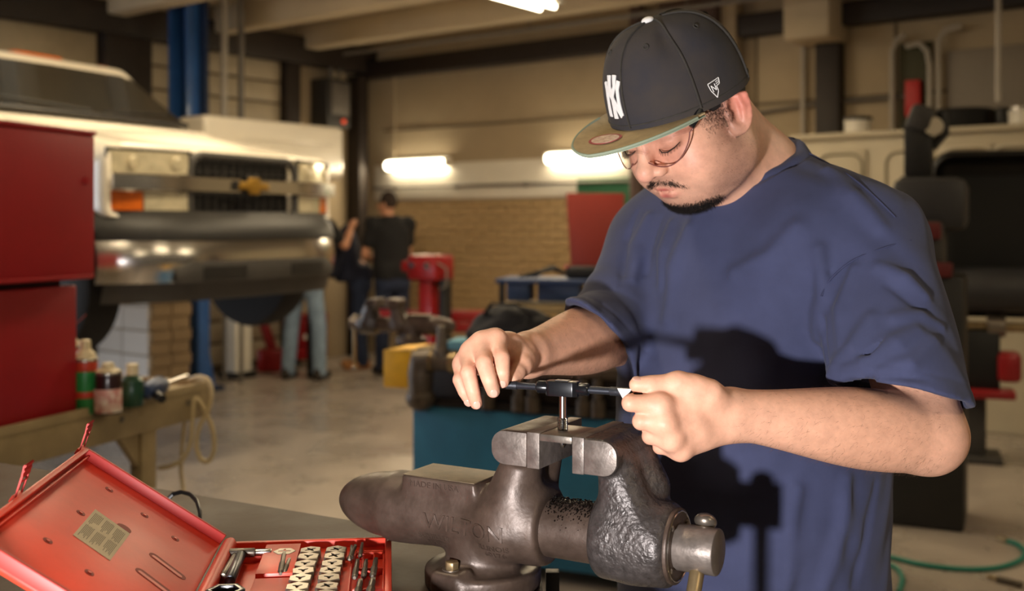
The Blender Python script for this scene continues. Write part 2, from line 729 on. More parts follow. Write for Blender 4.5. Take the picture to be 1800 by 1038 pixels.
def wall_light(px, py, label):
    a, y = wall_a(px)
    z = CAM_H + (HY - py) / FPX * y
    t = thing('wall_light', label, 'light', W(a, BW - 0.06, z), ROTB, 'fluorescent lights on the back wall')
    MB().box((0, 0.03, 0.045), (0.88, 0.06, 0.05)).build('housing', 'white_board', t, 0.004)
    MB().cyl((-0.42, -0.03, 0), (0.42, -0.03, 0), 0.050, n=16).build('tube', 'tube_glow', t, 0.01)
    for x in (-0.435, 0.435):
        MB().box((x, -0.015, 0.01), (0.03, 0.09, 0.09)).build('end_cap', 'white_board', t, 0.006)
    l = lamp('wall_tube_light', 'AREA', W(a, BW - 0.16, z - 0.02), 9, WARM, 1.1, size_y=0.08)
    aim(l, W(a, BW - 1.2, z - 0.5))


wall_light(740, 290, 'glowing fluorescent tube on the back wall above the black-shirted man')
wall_light(1034, 277, 'glowing fluorescent tube on the back wall behind the cap brim')


def ceiling_light(a, b, label, z=3.16, energy=31.0):
    t = thing('ceiling_light', label, 'light', W(a, b, z), ROTB, 'fluorescent ceiling lights')
    MB().box((0, 0, 0.07), (0.30, 1.26, 0.05)).build('housing', 'white_board', t, 0.006)
    for x in (-0.07, 0.07):
        MB().cyl((x, -0.60, 0.02), (x, 0.60, 0.02), 0.019, n=12).build('tube', 'tube_glow', t)
    for y in (-0.5, 0.5):
        MB().cyl((0, y, 0.09), (0, y, CEIL - z), 0.006, n=8).build('hanger', 'grey_metal', t)
    l = lamp('ceiling_tube_light', 'AREA', W(a, b, z - 0.02), energy, WARM, 0.25, size_y=1.2)
    l.rotation_euler = (0, 0, ROTB)


q_ = P(962, 18, 1.71 * 1900 / 377)
qa, qb = 0.8 * q_[0] - 0.6 * q_[1], 0.6 * q_[0] + 0.8 * q_[1]
ceiling_light(qa, qb - 0.60, 'fluorescent ceiling light whose end shows at the top of the picture')
k = 0
for a, b in ((-5.7, 4.2), (-3.4, 5.4), (-4.2, 3.4), (0.8, 3.6), (-1.8, 0.9), (2.6, 0.6), (1.6, 6.4)):  # first is an unseen lamp set above the hood to brighten it
    k += 1
    ceiling_light(a, b, ['fluorescent ceiling light over the lifted truck, above the frame', 'fluorescent ceiling light near the tyre machine, above the frame',
                         'fluorescent ceiling light over the blue bench, above the frame', 'fluorescent ceiling light right of the man, above the frame',
                         'fluorescent ceiling light over the near bench, above the frame', 'fluorescent ceiling light to the right behind the camera',
                         'fluorescent ceiling light far right by the back wall, above the frame'][k - 1], energy={4: 18.0, 5: 11.0, 6: 18.0}.get(k, 31.0))
# daylight through the open overhead door on the left, outside the picture
dl = lamp('doorway_daylight', 'AREA', W(LWALL + 0.1, 1.6, 1.5), 110, (0.80, 0.88, 1.0), 3.0, size_y=2.6)
aim(dl, W(-5.0, 4.6, 0.9))

# ------------------------------------------------------------------ fittings on the walls
def on_wall(px0, px1, py0, py1, proud, name, m, bevel=0.003, back=0.0):
    a0, y0 = wall_a(px0)
    a1, y1 = wall_a(px1)
    ym = (y0 + y1) / 2
    z1 = CAM_H + (HY - py0) / FPX * ym
    z0 = CAM_H + (HY - py1) / FPX * ym
    return bbox(a0, a1, BW - proud, BW - back, z0, z1, name, m, None, bevel)


o_ = on_wall(662, 1200, 281, 347, 0.03, 'white_wall_board', 'white_board')
tag(o_, 'long white board running along the back wall under the tubes', 'board')
o_ = on_wall(1020, 1116, 313, 372, 0.06, 'green_chalkboard', 'green_board', back=0.031)
tag(o_, 'green chalkboard on the back wall left of the man', 'chalkboard')
a0, _ = wall_a(664)
a1, y1 = wall_a(1190)
mb = MB()
rail = thing('wall_pipe', 'thin grey pipe along the white board on the back wall', 'pipe', W(a0, BW - 0.07, 1.86), ROTB)
MB().cyl((0, 0, 0), (a1 - a0, 0, 0), 0.014, n=10).build('pipe', 'grey_metal', rail)
for x in (0.3, 1.2, 2.1):
    MB().box((x, 0.03, 0), (0.03, 0.07, 0.04)).build('clip', 'grey_metal', rail)
# thin conduit drop on the upper wall, and pipe under the beam
q = thing('conduit', 'thin pale conduit running down the upper back wall', 'conduit', W(wall_a(697)[0], BW - 0.03, 2.1), ROTB)
MB().cyl((0, 0, 0), (0, 0, 1.1), 0.016, n=10).build('pipe', 'wall_cream', q)
MB().tube([(0, 0, 1.0), (-0.1, -0.02, 1.06), (-0.4, -0.14, 1.1)], 0.014, 8).build('elbow', 'wall_cream', q)
q = thing('ceiling_conduit', 'long thin conduit slung under the ceiling ribs', 'conduit', W(-8.2, 8.0, 3.24), ROTB)
MB().cyl((0, 0, 0), (9.0, 0, 0), 0.018, n=10).build('pipe', 'grey_metal', q)
for x in (0.8, 2.4, 4.0, 5.6, 7.2):
    MB().cyl((x, 0, 0), (x, 0, 0.31), 0.006, n=6).build('hanger', 'grey_metal', q)
q = thing('standpipe', 'dark vertical pipe in front of the back wall behind the cap', 'pipe', W(wall_a(1131)[0], BW - 0.12, 0), ROTB)
MB().cyl((0, 0, 0), (0, 0, 3.5), 0.07, n=16).build('pipe', 'mauve_paint', q)
for z in (0.4, 2.2):
    MB().cyl((0, 0, z), (0, 0, z + 0.05), 0.085, n=16).build('flange', 'mauve_paint', q)
# control box with a small red lamp by the corner
M['red_lamp'] = mat('red_lamp', '#ff5530', 0.4, emit=0.5)
M['dark_box'] = mat('dark_box', '#33302d', 0.6, var=0.1)
yk = 8.7 / (0.6 - 0.8 * ((588 - 900) / FPX))
cb = thing('control_box', 'dark electrical control box with a red lamp in the wall corner', 'control box', W(LWALL + 0.14, 8.15, 0), 0)
cb.rotation_euler = (0, 0, ROTB)
MB().box((0, 0, 2.75), (0.26, 0.34, 0.52)).build('enclosure', 'dark_box', cb, 0.01)
MB().box((0.135, 0.02, 2.80), (0.02, 0.26, 0.34)).build('cover', 'grey_metal', cb, 0.005)
MB().sphere((0.14, 0.06, 2.56), 0.025).build('indicator', 'red_lamp', cb)
MB().cyl((0, 0, 3.0), (0, 0, 3.3), 0.03, n=10).build('conduit', 'grey_metal', cb)
MB().tube([(0.0, 0.1, 3.0), (0.0, 0.14, 3.15), (0.0, 0.0, 3.3)], 0.02, 8).build('cable', 'grey_metal', cb)
# ------------------------------------------------------------------ the young man at the vise
M['skin'] = mat('skin', '#d9a184', 0.50, spec=0.4, attr=True, var=0.14, vscale=70, bump=0.22, bscale=330, sss=0.10)
M['navy_cotton'] = mat('navy_cotton', '#3c4160', 0.92, var=0.16, vscale=14, bump=0.16, bscale=650, sheen=0.04)
M['seam_thread'] = mat('seam_thread', '#363a58', 0.95, var=0.2, vscale=60)
M['denim_dark'] = mat('denim_dark', '#232838', 0.92, var=0.2, vscale=30, bump=0.1, bscale=400)
M['beard'] = mat('beard', '#17110e', 0.8, var=0.45, vscale=500, bump=0.8, bscale=420, stretch=(1, 1, 0.35))
M['nail'] = mat('nail', '#dcab98', 0.3, coat=0.25)
M['cap_cloth'] = mat('cap_cloth', '#24252d', 0.92, var=0.3, vscale=9, col2='#3d352f', bump=0.22, bscale=500)
M['cap_seam'] = mat('cap_seam', '#38342f', 0.95, var=0.3, vscale=60)
M['brim_cloth'] = mat('brim_cloth', '#bda67c', 0.95, var=0.22, vscale=30, bump=0.25, bscale=500)
M['brim_under'] = mat('brim_under', '#94a08a', 0.9, var=0.1)
M['white_thread'] = mat('white_thread', '#ece9e6', 0.7, bump=0.3, bscale=700)
M['sticker_pale'] = mat('sticker_pale', '#e6d2bd', 0.4, var=0.3, vscale=160, col2='#c9a08a')
M['sticker_red'] = mat('sticker_red', '#b04a48', 0.5, var=0.3, vscale=120)
M['clear_lens'] = glass('clear_lens', '#fbf8f8', 0.03, 0.035)
M['lens_rim'] = mat('lens_rim', '#7a4a44', 0.25, coat=0.5)
M['black_plastic'] = mat('black_plastic', '#141416', 0.38, var=0.2, vscale=30)
M['boot'] = mat('boot', '#2a211b', 0.7, var=0.2, vscale=20)

SH_L, EL_L, WR_L = P(1528, 425, 1.46), P(1630, 765, 1.305), P(1288, 727, 1.235)
SH_R, EL_R, WR_R = P(1166, 414, 1.77), P(1078, 585, 1.585), P(930, 622, 1.365)
th = math.radians(50)
TF = np.array([-math.sin(th), -math.cos(th), 0.0])
TL = np.array([math.cos(th), -math.sin(th), 0.0])
MX, MY = 0.353, 1.60                            # where he stands
HS = 1.03
psi, rho = math.radians(51), math.radians(33)


def head_axes(psi, rho):
    F = np.array([-math.sin(psi) * math.cos(rho), -math.cos(psi) * math.cos(rho), -math.sin(rho)])
    Lx = np.array([math.cos(psi), -math.sin(psi), 0.0])
    U = np.array([-math.sin(psi) * math.sin(rho), -math.cos(psi) * math.sin(rho), math.cos(rho)])
    return Lx, F, U


hL, hF, hU = head_axes(psi, rho)
RH = np.stack([hL, hF, hU], 1)
HC = P(1285, 189, 1.412) - hL * 0.078 * HS
NB = P(1318, 318, 1.60)                          # base of the neck


def hw(x, y, z):
    return HC + HS * (RH @ np.array([x, y, z]))


e2 = np.array([0.0, -0.22, 0.975])
e1 = np.array([0.42, -0.88, -0.2])
e1 = e1 - e2 * (e1 @ e2)
e1 /= np.linalg.norm(e1)
e3 = np.cross(e1, e2)
e3 *= np.sign(e3[0])


def ear_sdf(q, sx):
    E = np.stack([e1, e2, e3], 1).copy()
    E[0] *= sx
    c = np.array([sx * 0.080, -0.006, -0.004])
    w = ((q - c.astype(f32)) @ E.astype(f32)).astype(f32)
    d = ell(w, (0, 0, 0), (0.0185, 0.032, 0.0065))
    d = smin(d, ell(w, (-0.004, -0.024, 0.0), (0.010, 0.012, 0.006)), 0.006)
    d = smax(d, -ell(w, (-0.001, -0.001, 0.0075), (0.0125, 0.021, 0.0085)), 0.004)
    pts = []
    for t in np.linspace(-100, 170, 16):
        a = math.radians(t)
        pts.append((0.0165 * math.cos(a), 0.0305 * math.sin(a), 0.0035))
    for i in range(len(pts) - 1):
        d = smin(d, cone(w, pts[i], pts[i + 1], 0.0032), 0.003)
    ah = [(0.006, -0.016, 0.003), (0.0075, 0.0, 0.0035), (0.004, 0.014, 0.003)]
    for i in range(2):
        d = smin(d, cone(w, ah[i], ah[i + 1], 0.003), 0.005)
    d = smin(d, ell(w, (-0.013, -0.006, 0.002), (0.005, 0.006, 0.005)), 0.004)   # tragus
    return d


def head_local(q, ears=True):
    d = ell(q, (0, -0.014, 0.040), (0.076, 0.092, 0.080))
    d = smin(d, ell(q, (0, 0.022, -0.045), (0.064, 0.066, 0.076)), 0.035)
    d = smin(d, ell(q, (0, 0.052, 0.018), (0.058, 0.042, 0.038)), 0.02)          # brow block
    for sx in (-1, 1):
        d = smin(d, ell(q, (sx * 0.040, 0.042, -0.046), (0.031, 0.038, 0.041)), 0.024)   # full cheeks
        d = smin(d, ell(q, (sx * 0.054, -0.002, -0.068), (0.024, 0.038, 0.032)), 0.024)  # jaw corner
        d = smin(d, ell(q, (sx * 0.050, 0.058, 0.020), (0.024, 0.016, 0.012)), 0.012)    # brow ridge
    d = smin(d, ell(q, (0, 0.048, -0.090), (0.032, 0.024, 0.019)), 0.026)        # chin
    d = smin(d, ell(q, (0, 0.016, -0.098), (0.046, 0.042, 0.016)), 0.024)        # under the chin
    d = smin(d, ell(q, (0, 0.065, -0.061), (0.030, 0.021, 0.020)), 0.016)        # mouth mound
    for sx in (-1, 1):
        d = smax(d, -ell(q, (sx * 0.034, 0.108, 0.001), (0.020, 0.020, 0.013)), 0.012)  # eye socket
        d = smin(d, ell(q, (sx * 0.034, 0.0735, 0.002), (0.0155, 0.0150, 0.0135)), 0.004)  # lidded eye
        d = smin(d, cone(q, (sx * 0.022, 0.086, -0.0045), (sx * 0.046, 0.079, -0.0025), 0.0022), 0.003)   # upper lid edge
        d = smax(d, -cone(q, (sx * 0.020, 0.095, 0.010), (sx * 0.050, 0.083, 0.010), 0.0035), 0.004)      # lid fold
    d = smin(d, cone(q, (0, 0.085, 0.012), (0, 0.1045, -0.025), 0.0075, 0.0105), 0.012)   # bridge
    d = smin(d, ball(q, (0, 0.1075, -0.0295), 0.0120), 0.008)                    # tip
    for sx in (-1, 1):
        d = smin(d, ell(q, (sx * 0.0155, 0.095, -0.0325), (0.0080, 0.0105, 0.0080)), 0.005)    # wings
        d = smax(d, -ell(q, (sx * 0.0075, 0.101, -0.0415), (0.0038, 0.006, 0.004)), 0.003)   # nostrils
    # lips
    up = [(-0.021, 0.076, -0.0665), (-0.009, 0.0855, -0.0625), (0, 0.0855, -0.0635), (0.009, 0.0855, -0.0625), (0.021, 0.076, -0.0665)]
    dn = [(-0.018, 0.076, -0.0685), (-0.008, 0.0842, -0.0725), (0.008, 0.0842, -0.0725), (0.018, 0.076, -0.0685)]
    rr = [0.0012, 0.0046, 0.0044, 0.0046, 0.0012]
    for i in range(4):
        d = smin(d, cone(q, up[i], up[i + 1], rr[i], rr[i + 1]), 0.004)
    rr = [0.0012, 0.0062, 0.0062, 0.0012]
    for i in range(3):
        d = smin(d, cone(q, dn[i], dn[i + 1], rr[i], rr[i + 1]), 0.004)
    for i in range(2):
        d = smax(d, -cone(q, ((-0.022, 0.080, -0.0678), (0.0, 0.0920, -0.0678), (0.022, 0.080, -0.0678))[i],
                          ((-0.022, 0.080, -0.0678), (0.0, 0.0920, -0.0678), (0.022, 0.080, -0.0678))[i + 1], 0.0016, 0.0016), 0.002)
    if ears:
        for sx in (-1, 1):
            m = nrm(q - np.array([sx * 0.082, -0.006, -0.004], f32)) < 0.06
            if m.any():
                d[m] = smin(d[m], ear_sdf(q[m], sx), 0.004)
    return d


def toh(p):
    return ((p - HC.astype(f32)) @ RH.astype(f32) / HS).astype(f32)


cL, cF, cU = head_axes(math.radians(48), math.radians(26))
RC = np.stack([cL, cF, cU], 1)
CC = P(1194, 179, 1.468)
CA, CB, CH, CBK = 0.089, 0.107, 0.119, 0.113


def head_world(p):
    d = head_local(toh(p)) * HS
    c = (p - CC.astype(f32)) @ RC.astype(f32)          # the skull stays inside the cap
    bb = np.where(c[:, 1] > 0, CB, CBK) - 0.006
    k = np.sqrt((c[:, 0] / (CA - 0.006)) ** 2 + (c[:, 1] / bb) ** 2)
    out = (k - 1) * 0.085
    return np.where(c[:, 2] > -0.001, np.maximum(d, np.minimum(out, (c[:, 2] + 0.001))), d).astype(f32)


DR, DL = -0.018, -0.016
HAND_R = dict(
    w=WR_R,
    f=[[P(871, 599, 1.300 + DR), P(882, 629, 1.268 + DR), P(883, 654, 1.262 + DR), P(884, 670, 1.266 + DR)],
       [P(847, 605, 1.295 + DR), P(851, 638, 1.257 + DR), P(860, 667, 1.250 + DR), P(867, 687, 1.254 + DR)],
       [P(829, 621, 1.300 + DR), P(823, 654, 1.265 + DR), P(831, 686, 1.260 + DR), P(837, 708, 1.264 + DR)],
       [P(816, 641, 1.312 + DR), P(808, 667, 1.287 + DR), P(816, 688, 1.284 + DR), P(825, 703, 1.288 + DR)]],
    t=[P(921, 628, 1.345 + DR), P(915, 642, 1.316 + DR), P(908, 655, 1.298 + DR), P(899, 666, 1.284 + DR)])
HAND_L = dict(
    w=WR_L,
    f=[[P(1160, 711, 1.205 + DL), P(1108, 708, 1.199 + DL), P(1110, 704, 1.228 + DL), P(1128, 699, 1.238 + DL)],
       [P(1168, 743, 1.200 + DL), P(1127, 740, 1.202 + DL), P(1126, 737, 1.232 + DL), P(1148, 734, 1.240 + DL)],
       [P(1180, 770, 1.205 + DL), P(1143, 766, 1.211 + DL), P(1143, 762, 1.240 + DL), P(1163, 758, 1.246 + DL)],
       [P(1196, 788, 1.217 + DL), P(1160, 785, 1.228 + DL), P(1164, 780, 1.250 + DL), P(1180, 776, 1.254 + DL)]],
    t=[P(1246, 692, 1.222 + DL), P(1192, 673, 1.218 + DL), P(1142, 676, 1.215 + DL), P(1119, 676, 1.215 + DL)])
FR = [[0.0118, 0.0098, 0.0088, 0.0078], [0.0120, 0.0100, 0.0090, 0.0080], [0.0114, 0.0096, 0.0085, 0.0075],
      [0.0102, 0.0085, 0.0076, 0.0068]]


def hand_sdf(p, H, knuck):
    w = H['w']
    d = None
    mids = []
    for i, f in enumerate(H['f']):
        off = (f[0] - H['f'][1][0]) * 0.32
        base = w + off
        c = cone(p, base, f[0], 0.0185, 0.0125)
        d = c if d is None else smin(d, c, 0.012)
        mids.append(f[0])
    for i in range(3):
        d = smin(d, cone(p, mids[i], mids[i + 1], 0.0105), 0.008)
        d = smin(d, cone(p, (mids[i] * 0.6 + w * 0.4), (mids[i + 1] * 0.6 + w * 0.4), 0.0135), 0.008)
    for i, f in enumerate(H['f']):
        d = smin(d, ball(p, f[0] + knuck, 0.0088), 0.012)
        if i < 3:
            g = H['f'][i + 1]
            d = smin(d, cone(p, f[0] * 0.62 + f[1] * 0.38, g[0] * 0.62 + g[1] * 0.38, 0.0062), 0.008)
    t = H['t']
    d = smin(d, chain(p, [w * 0.6 + t[0] * 0.4, t[0], t[1]], [0.018, 0.0175, 0.0128], 0.003), 0.012)
    d = smin(d, cone(p, t[0] * 0.5 + t[1] * 0.5, H['f'][0][0] * 0.65 + w * 0.35, 0.011, 0.011), 0.014)
    fd = None
    for i, f in enumerate(H['f']):
        r = FR[i]
        pip0, pip1 = f[1] + (f[0] - f[1]) * 0.22, f[1] + (f[2] - f[1]) * 0.22
        c = chain(p, [f[0], f[0] * 0.5 + f[1] * 0.5, pip0, f[1], pip1, f[2], f[3]], [r[0], (r[0] + r[1]) * 0.5 * 0.97, r[1] * 1.0, r[1] * 1.02, r[1] * 0.98, r[2], r[3]], 0.0015)
        fd = c if fd is None else smin(fd, c, 0.0022)
    tc = chain(p, [t[1], t[1] * 0.5 + t[2] * 0.5, t[2], t[3]], [0.0128, 0.0108, 0.0108, 0.0086], 0.0015)
    fd = smin(fd, tc, 0.0015)
    return smin(d, fd, 0.006)


ARM_T = np.linspace(0, 1, 60)
_k = np.array([0.0440, 0.0470, 0.0485, 0.0475, 0.0445, 0.0400, 0.0350, 0.0312, 0.0290])
_c = np.polyfit(np.linspace(0, 1, 9), _k, 5)
ARM_R = np.polyval(_c, ARM_T)


def nape(p):
    return cone(p, P(1362, 305, 1.62), hw(0, -0.050, -0.020), 0.048, 0.042)


def chain(p, pts, rs, k):
    d = None
    for i in range(len(pts) - 1):
        c = cone(p, pts[i], pts[i + 1], rs[i], rs[i + 1])
        d = c if d is None else np.minimum(d, c)
    return d


def body_sdf(p):
    lo = np.array([MX, MY, 0.95])
    d = cone(p, (MX, MY, 0.98), (MX, MY, 1.34), 0.13, 0.12)
    d = smin(d, cone(p, SH_R, SH_L, 0.055), 0.06)
    d = smin(d, cone(p, NB + np.array([0, 0, -0.06]), hw(0, -0.030, -0.045), 0.066, 0.060), 0.03)
    d = smin(d, nape(p), 0.03)
    d = smin(d, cone(p, NB + TL * 0.03 + np.array([0, 0, 0.0]), SH_L * 0.55 + NB * 0.45 + np.array([0, 0, 0.012]), 0.05, 0.04), 0.04)
    for sh, el, wr, sg in ((SH_L, EL_L, WR_L, 1), (SH_R, EL_R, WR_R, -1)):
        d = smin(d, cone(p, sh, el, 0.052, 0.047), 0.03)
        ax = (wr - el).astype(f32)
        tt = np.clip((p - el.astype(f32)) @ ax / float(ax @ ax), 0, 1)
        rr_ = np.interp(tt, ARM_T, ARM_R).astype(f32)
        a = nrm(p - el.astype(f32) - tt[:, None] * ax) - rr_
        d = smin(d, a, 0.012)
    d = near(p, HAND_R['f'][1][1], 0.16, d, lambda q: hand_sdf(q, HAND_R, np.array([0, -0.003, 0.004])), 0.012)
    d = near(p, HAND_L['f'][1][0], 0.17, d, lambda q: hand_sdf(q, HAND_L, np.array([0, -0.0045, 0.0])), 0.012)
    d = near(p, HC, 0.24, d, head_world, 0.022)
    return d


SK = np.array(lin('#e4ae92'))


def skin_color(V):
    n = len(V)
    c = np.tile(SK, (n, 1))
    q = toh(V.astype(f32)).astype(float)

    def g(cx, cy, cz, rx, ry, rz):
        return np.exp(-(((q[:, 0] - cx) / rx) ** 2 + ((q[:, 1] - cy) / ry) ** 2 + ((q[:, 2] - cz) / rz) ** 2))

    def mix(w, col):
        nonlocal c
        w = np.clip(w, 0, 1)[:, None]
        c = c * (1 - w) + np.array(lin(col)) * w
    for sx in (-1, 1):
        mix(0.35 * g(sx * 0.045, 0.075, -0.03, 0.03, 0.04, 0.025), '#d68f7a')
        mix(0.75 * g(sx * 0.09, -0.012, 0.003, 0.022, 0.03, 0.03), '#d9786a')
        mix(0.62 * g(sx * 0.062, 0.026, -0.066, 0.03, 0.034, 0.036), '#7d594a')      # stubble on the jaw
        mix(0.55 * g(sx * 0.072, 0.010, -0.02, 0.02, 0.018, 0.04), '#6b4c3f')
        mix(0.35 * g(sx * 0.034, 0.085, 0.010, 0.02, 0.02, 0.006), '#8c6256')
    mix(0.45 * g(0, 0.118, -0.033, 0.014, 0.014, 0.012), '#d98f80')
    mix(1.0 * np.maximum(g(0, 0.086, -0.0640, 0.017, 0.014, 0.0036), g(0, 0.085, -0.0735, 0.015, 0.014, 0.0046)), '#b4524e')
    mix(0.95 * np.maximum(g(0.0075, 0.101, -0.0415, 0.004, 0.006, 0.004), g(-0.0075, 0.101, -0.0415, 0.004, 0.006, 0.004)), '#4a2c26')
    mix(0.55 * g(0, 0.092, -0.049, 0.034, 0.02, 0.007), '#6d4c40')
    mix(0.75 * g(0, 0.048, -0.096, 0.040, 0.035, 0.014), '#3d2a24')
    # knuckles and fingertips are pinker
    for H in (HAND_R, HAND_L):
        for f in H['f']:
            for j, s in ((0, 0.012), (1, 0.010), (3, 0.010)):
                w = np.exp(-(np.linalg.norm(V - f[j], axis=1) / s) ** 2)
                mix(0.42 * w, '#cf7f69')
    # back of the neck and forearms are a little browner
    arm = np.exp(-(np.minimum(np.linalg.norm(V - (EL_R * 0.5 + WR_R * 0.5), axis=1), np.linalg.norm(V - (EL_L * 0.6 + WR_L * 0.4), axis=1)) / 0.10) ** 2)
    mix(0.35 * arm, '#c48a66')
    return c


man = thing('person', 'man in navy t-shirt and dark cap turning a tap wrench at the vise', 'person', (MX, MY, 0))
body = solid('body', body_sdf, (-0.12, 1.08, 0.84), (0.64, 1.92, 1.76), 0.0023, 'skin', man, (MX, MY, 0), skin_color, relax=1)

# hair, moustache and chin beard
def jit(q, s, a):
    return a * np.sin(q[:, 0] * s) * np.sin(q[:, 1] * s * 1.3 + 1) * np.sin(q[:, 2] * s * 0.8 + 2)


def hair_sdf(p):
    q = toh(p)
    d = smin(head_local(q, False), nape(p) / HS, 0.03) - 0.0022 + jit(q, 900, 0.0010)
    low = np.where(q[:, 1] > -0.004, 0.006 + 0.9 * np.maximum(q[:, 1] - 0.02, 0), np.where(q[:, 1] < -0.030, -0.036 + 0.10 * (q[:, 1] + 0.03), 0.040))
    r = np.maximum(low - q[:, 2], q[:, 1] - 0.034)
    r = np.maximum(r, ((p - CC.astype(f32)) @ RC.astype(f32))[:, 2] - 0.004)
    return smax(d, r.astype(f32), 0.004) * HS


def beard_sdf(p):
    q = toh(p)
    base = head_local(q, False)
    d = base - 0.0006 + jit(q, 1100, 0.0006)
    g = ell(q, (0, 0.044, -0.1035), (0.040, 0.032, 0.0125))
    g = smin(g, ell(q, (0.0, 0.062, -0.096), (0.024, 0.014, 0.007)), 0.008)
    g = smin(g, np.minimum(cone(q, (0.028, 0.052, -0.099), (0.046, 0.030, -0.094), 0.010, 0.006),
                           cone(q, (-0.028, 0.052, -0.099), (-0.046, 0.030, -0.094), 0.010, 0.006)), 0.008)
    a = smax(d, g, 0.003)
    return a * HS


def around(c, r):
    return np.asarray(c) - r, np.asarray(c) + r


lo_, hi_ = around(HC, 0.15)
solid('hair', hair_sdf, lo_, hi_, 0.0022, 'beard', man, (MX, MY, 0), relax=0)
lo_, hi_ = around(hw(0, 0.07, -0.09), 0.085)
o_ = solid('beard', beard_sdf, lo_, hi_, 0.0014, 'beard', man, (MX, MY, 0), relax=0)
o_['label'] = 'short black chin beard'


def strands(name, base, dirs, length, rad, m):
    """Single hairs: slim three-sided spikes, as one part too fine to count."""
    n = len(base)
    dirs = dirs / np.linalg.norm(dirs, axis=1)[:, None]
    ref = np.where(np.abs(dirs[:, 2:3]) < 0.9, np.array([[0, 0, 1.0]]), np.array([[1.0, 0, 0]]))
    x = np.cross(ref, dirs)
    x /= np.linalg.norm(x, axis=1)[:, None]
    y = np.cross(dirs, x)
    r = rad if hasattr(rad, '__len__') else np.full(n, rad)
    V = np.empty((n, 4, 3))
    for k in range(3):
        t = 2 * math.pi * k / 3
        V[:, k] = base + (x * math.cos(t) + y * math.sin(t)) * r[:, None]
    V[:, 3] = base + dirs * length[:, None]
    T = np.array([(0, 1, 3), (1, 2, 3), (2, 0, 3)])
    F = (np.arange(n)[:, None, None] * 4 + T[None]).reshape(-1, 3)
    me = bpy.data.meshes.new(name)
    me.from_pydata(V.reshape(-1, 3).tolist(), [], F.tolist())
    me.shade_smooth()
    o = link_mesh(name, me, m, man)
    o['kind'] = 'stuff'
    return o


M['hair_fine'] = mat('hair_fine', '#1a120d', 0.6)
M['hair_side'] = mat('hair_side', '#35251c', 0.7)
M['arm_hair'] = mat('arm_hair', '#5a3a28', 0.6)
rng = np.random.default_rng(4)
nv_ = len(body.data.vertices)
BV = np.empty(nv_ * 3, f32)
body.data.vertices.foreach_get('co', BV)
BV = BV.reshape(-1, 3).astype(float)
BN = np.empty(nv_ * 3, f32)
body.data.vertices.foreach_get('normal', BN)
BN = BN.reshape(-1, 3).astype(float)
BQ = toh((BV + np.array([MX, MY, 0])).astype(f32)).astype(float)


def grow(name, prob, dirf, l0, l1, rad, m, rep=1):
    """prob: chance per surface point; dirf(n, q) -> direction in world axes."""
    B_, D_, L_ = [], [], []
    for _ in range(rep):
        k = rng.random(nv_) < prob
        n = BN[k]
        b = BV[k] + rng.normal(0, 0.0009, (k.sum(), 3))
        b -= n * 0.0004
        d = dirf(n, BQ[k]) + rng.normal(0, 0.22, (k.sum(), 3))
        B_.append(b)
        D_.append(d)
        L_.append(rng.uniform(l0, l1, k.sum()))
    return strands(name, np.concatenate(B_), np.concatenate(D_), np.concatenate(L_), rad, m)


bq = BQ
facing = np.linalg.norm(BV + np.array([MX, MY, 0]) - HC, axis=1) < 0.19
soft = lambda v, w: np.clip(0.5 - v / w, 0, 1)
bq32 = bq.astype(f32)
go = ell(bq32, (0, 0.046, -0.1015), (0.044, 0.034, 0.0150))
go = np.minimum(go, ell(bq32, (0.0, 0.062, -0.093), (0.022, 0.014, 0.009)))
for sx in (1, -1):
    go = np.minimum(go, cone(bq32, (sx * 0.028, 0.046, -0.097), (sx * 0.054, 0.018, -0.086), 0.009, 0.005))
q2_ = bq32 * np.array([1, 0.25, 1], f32)
mu = None
for sx in (-1, 1):
    t = cone(q2_, (sx * 0.001, 0.0215, -0.0530), (sx * 0.016, 0.0205, -0.0552), 0.0022, 0.0042)
    t = np.minimum(t, cone(q2_, (sx * 0.016, 0.0205, -0.0552), (sx * 0.042, 0.0150, -0.0690), 0.0042, 0.0022))
    mu = t if mu is None else np.minimum(mu, t)
front = bq[:, 1] > 0.0
o_ = grow('chin_hair', soft(go, 0.010) * facing * front, lambda n, q: 0.45 * n - 0.75 * hU + 0.25 * hF, 0.004, 0.0080, 0.00022, 'hair_fine', 7)
o_ = grow('moustache', soft(mu, 0.0035) * facing * front, lambda n, q: 0.40 * n - 0.55 * hU + np.sign(q[:, :1]) * 0.55 * hL, 0.0035, 0.0065, 0.00020, 'hair_fine', 7)
jaw = np.exp(-((np.abs(bq[:, 0]) - 0.064) / 0.024) ** 2 - ((bq[:, 1] - 0.020) / 0.034) ** 2 - ((bq[:, 2] + 0.060) / 0.040) ** 2)
jaw = np.maximum(jaw, 0.6 * np.exp(-((bq[:, 1] - 0.04) / 0.03) ** 2 - ((bq[:, 2] + 0.088) / 0.016) ** 2))
o_ = grow('stubble', 0.75 * jaw * facing, lambda n, q: 0.5 * n - 0.8 * hU, 0.0008, 0.0018, 0.00011, 'hair_side', 2)
side = soft(np.maximum(np.abs(bq[:, 1] - 0.022) - 0.016, -(bq[:, 2] - (-0.008))), 0.020) * (bq[:, 2] < 0.07) * (np.abs(bq[:, 0]) > 0.045)
o_ = grow('sideburn_hair', 0.85 * side * facing, lambda n, q: 0.35 * n - 0.9 * hU + 0.1 * hF, 0.0025, 0.0045, 0.00016, 'hair_side', 7)
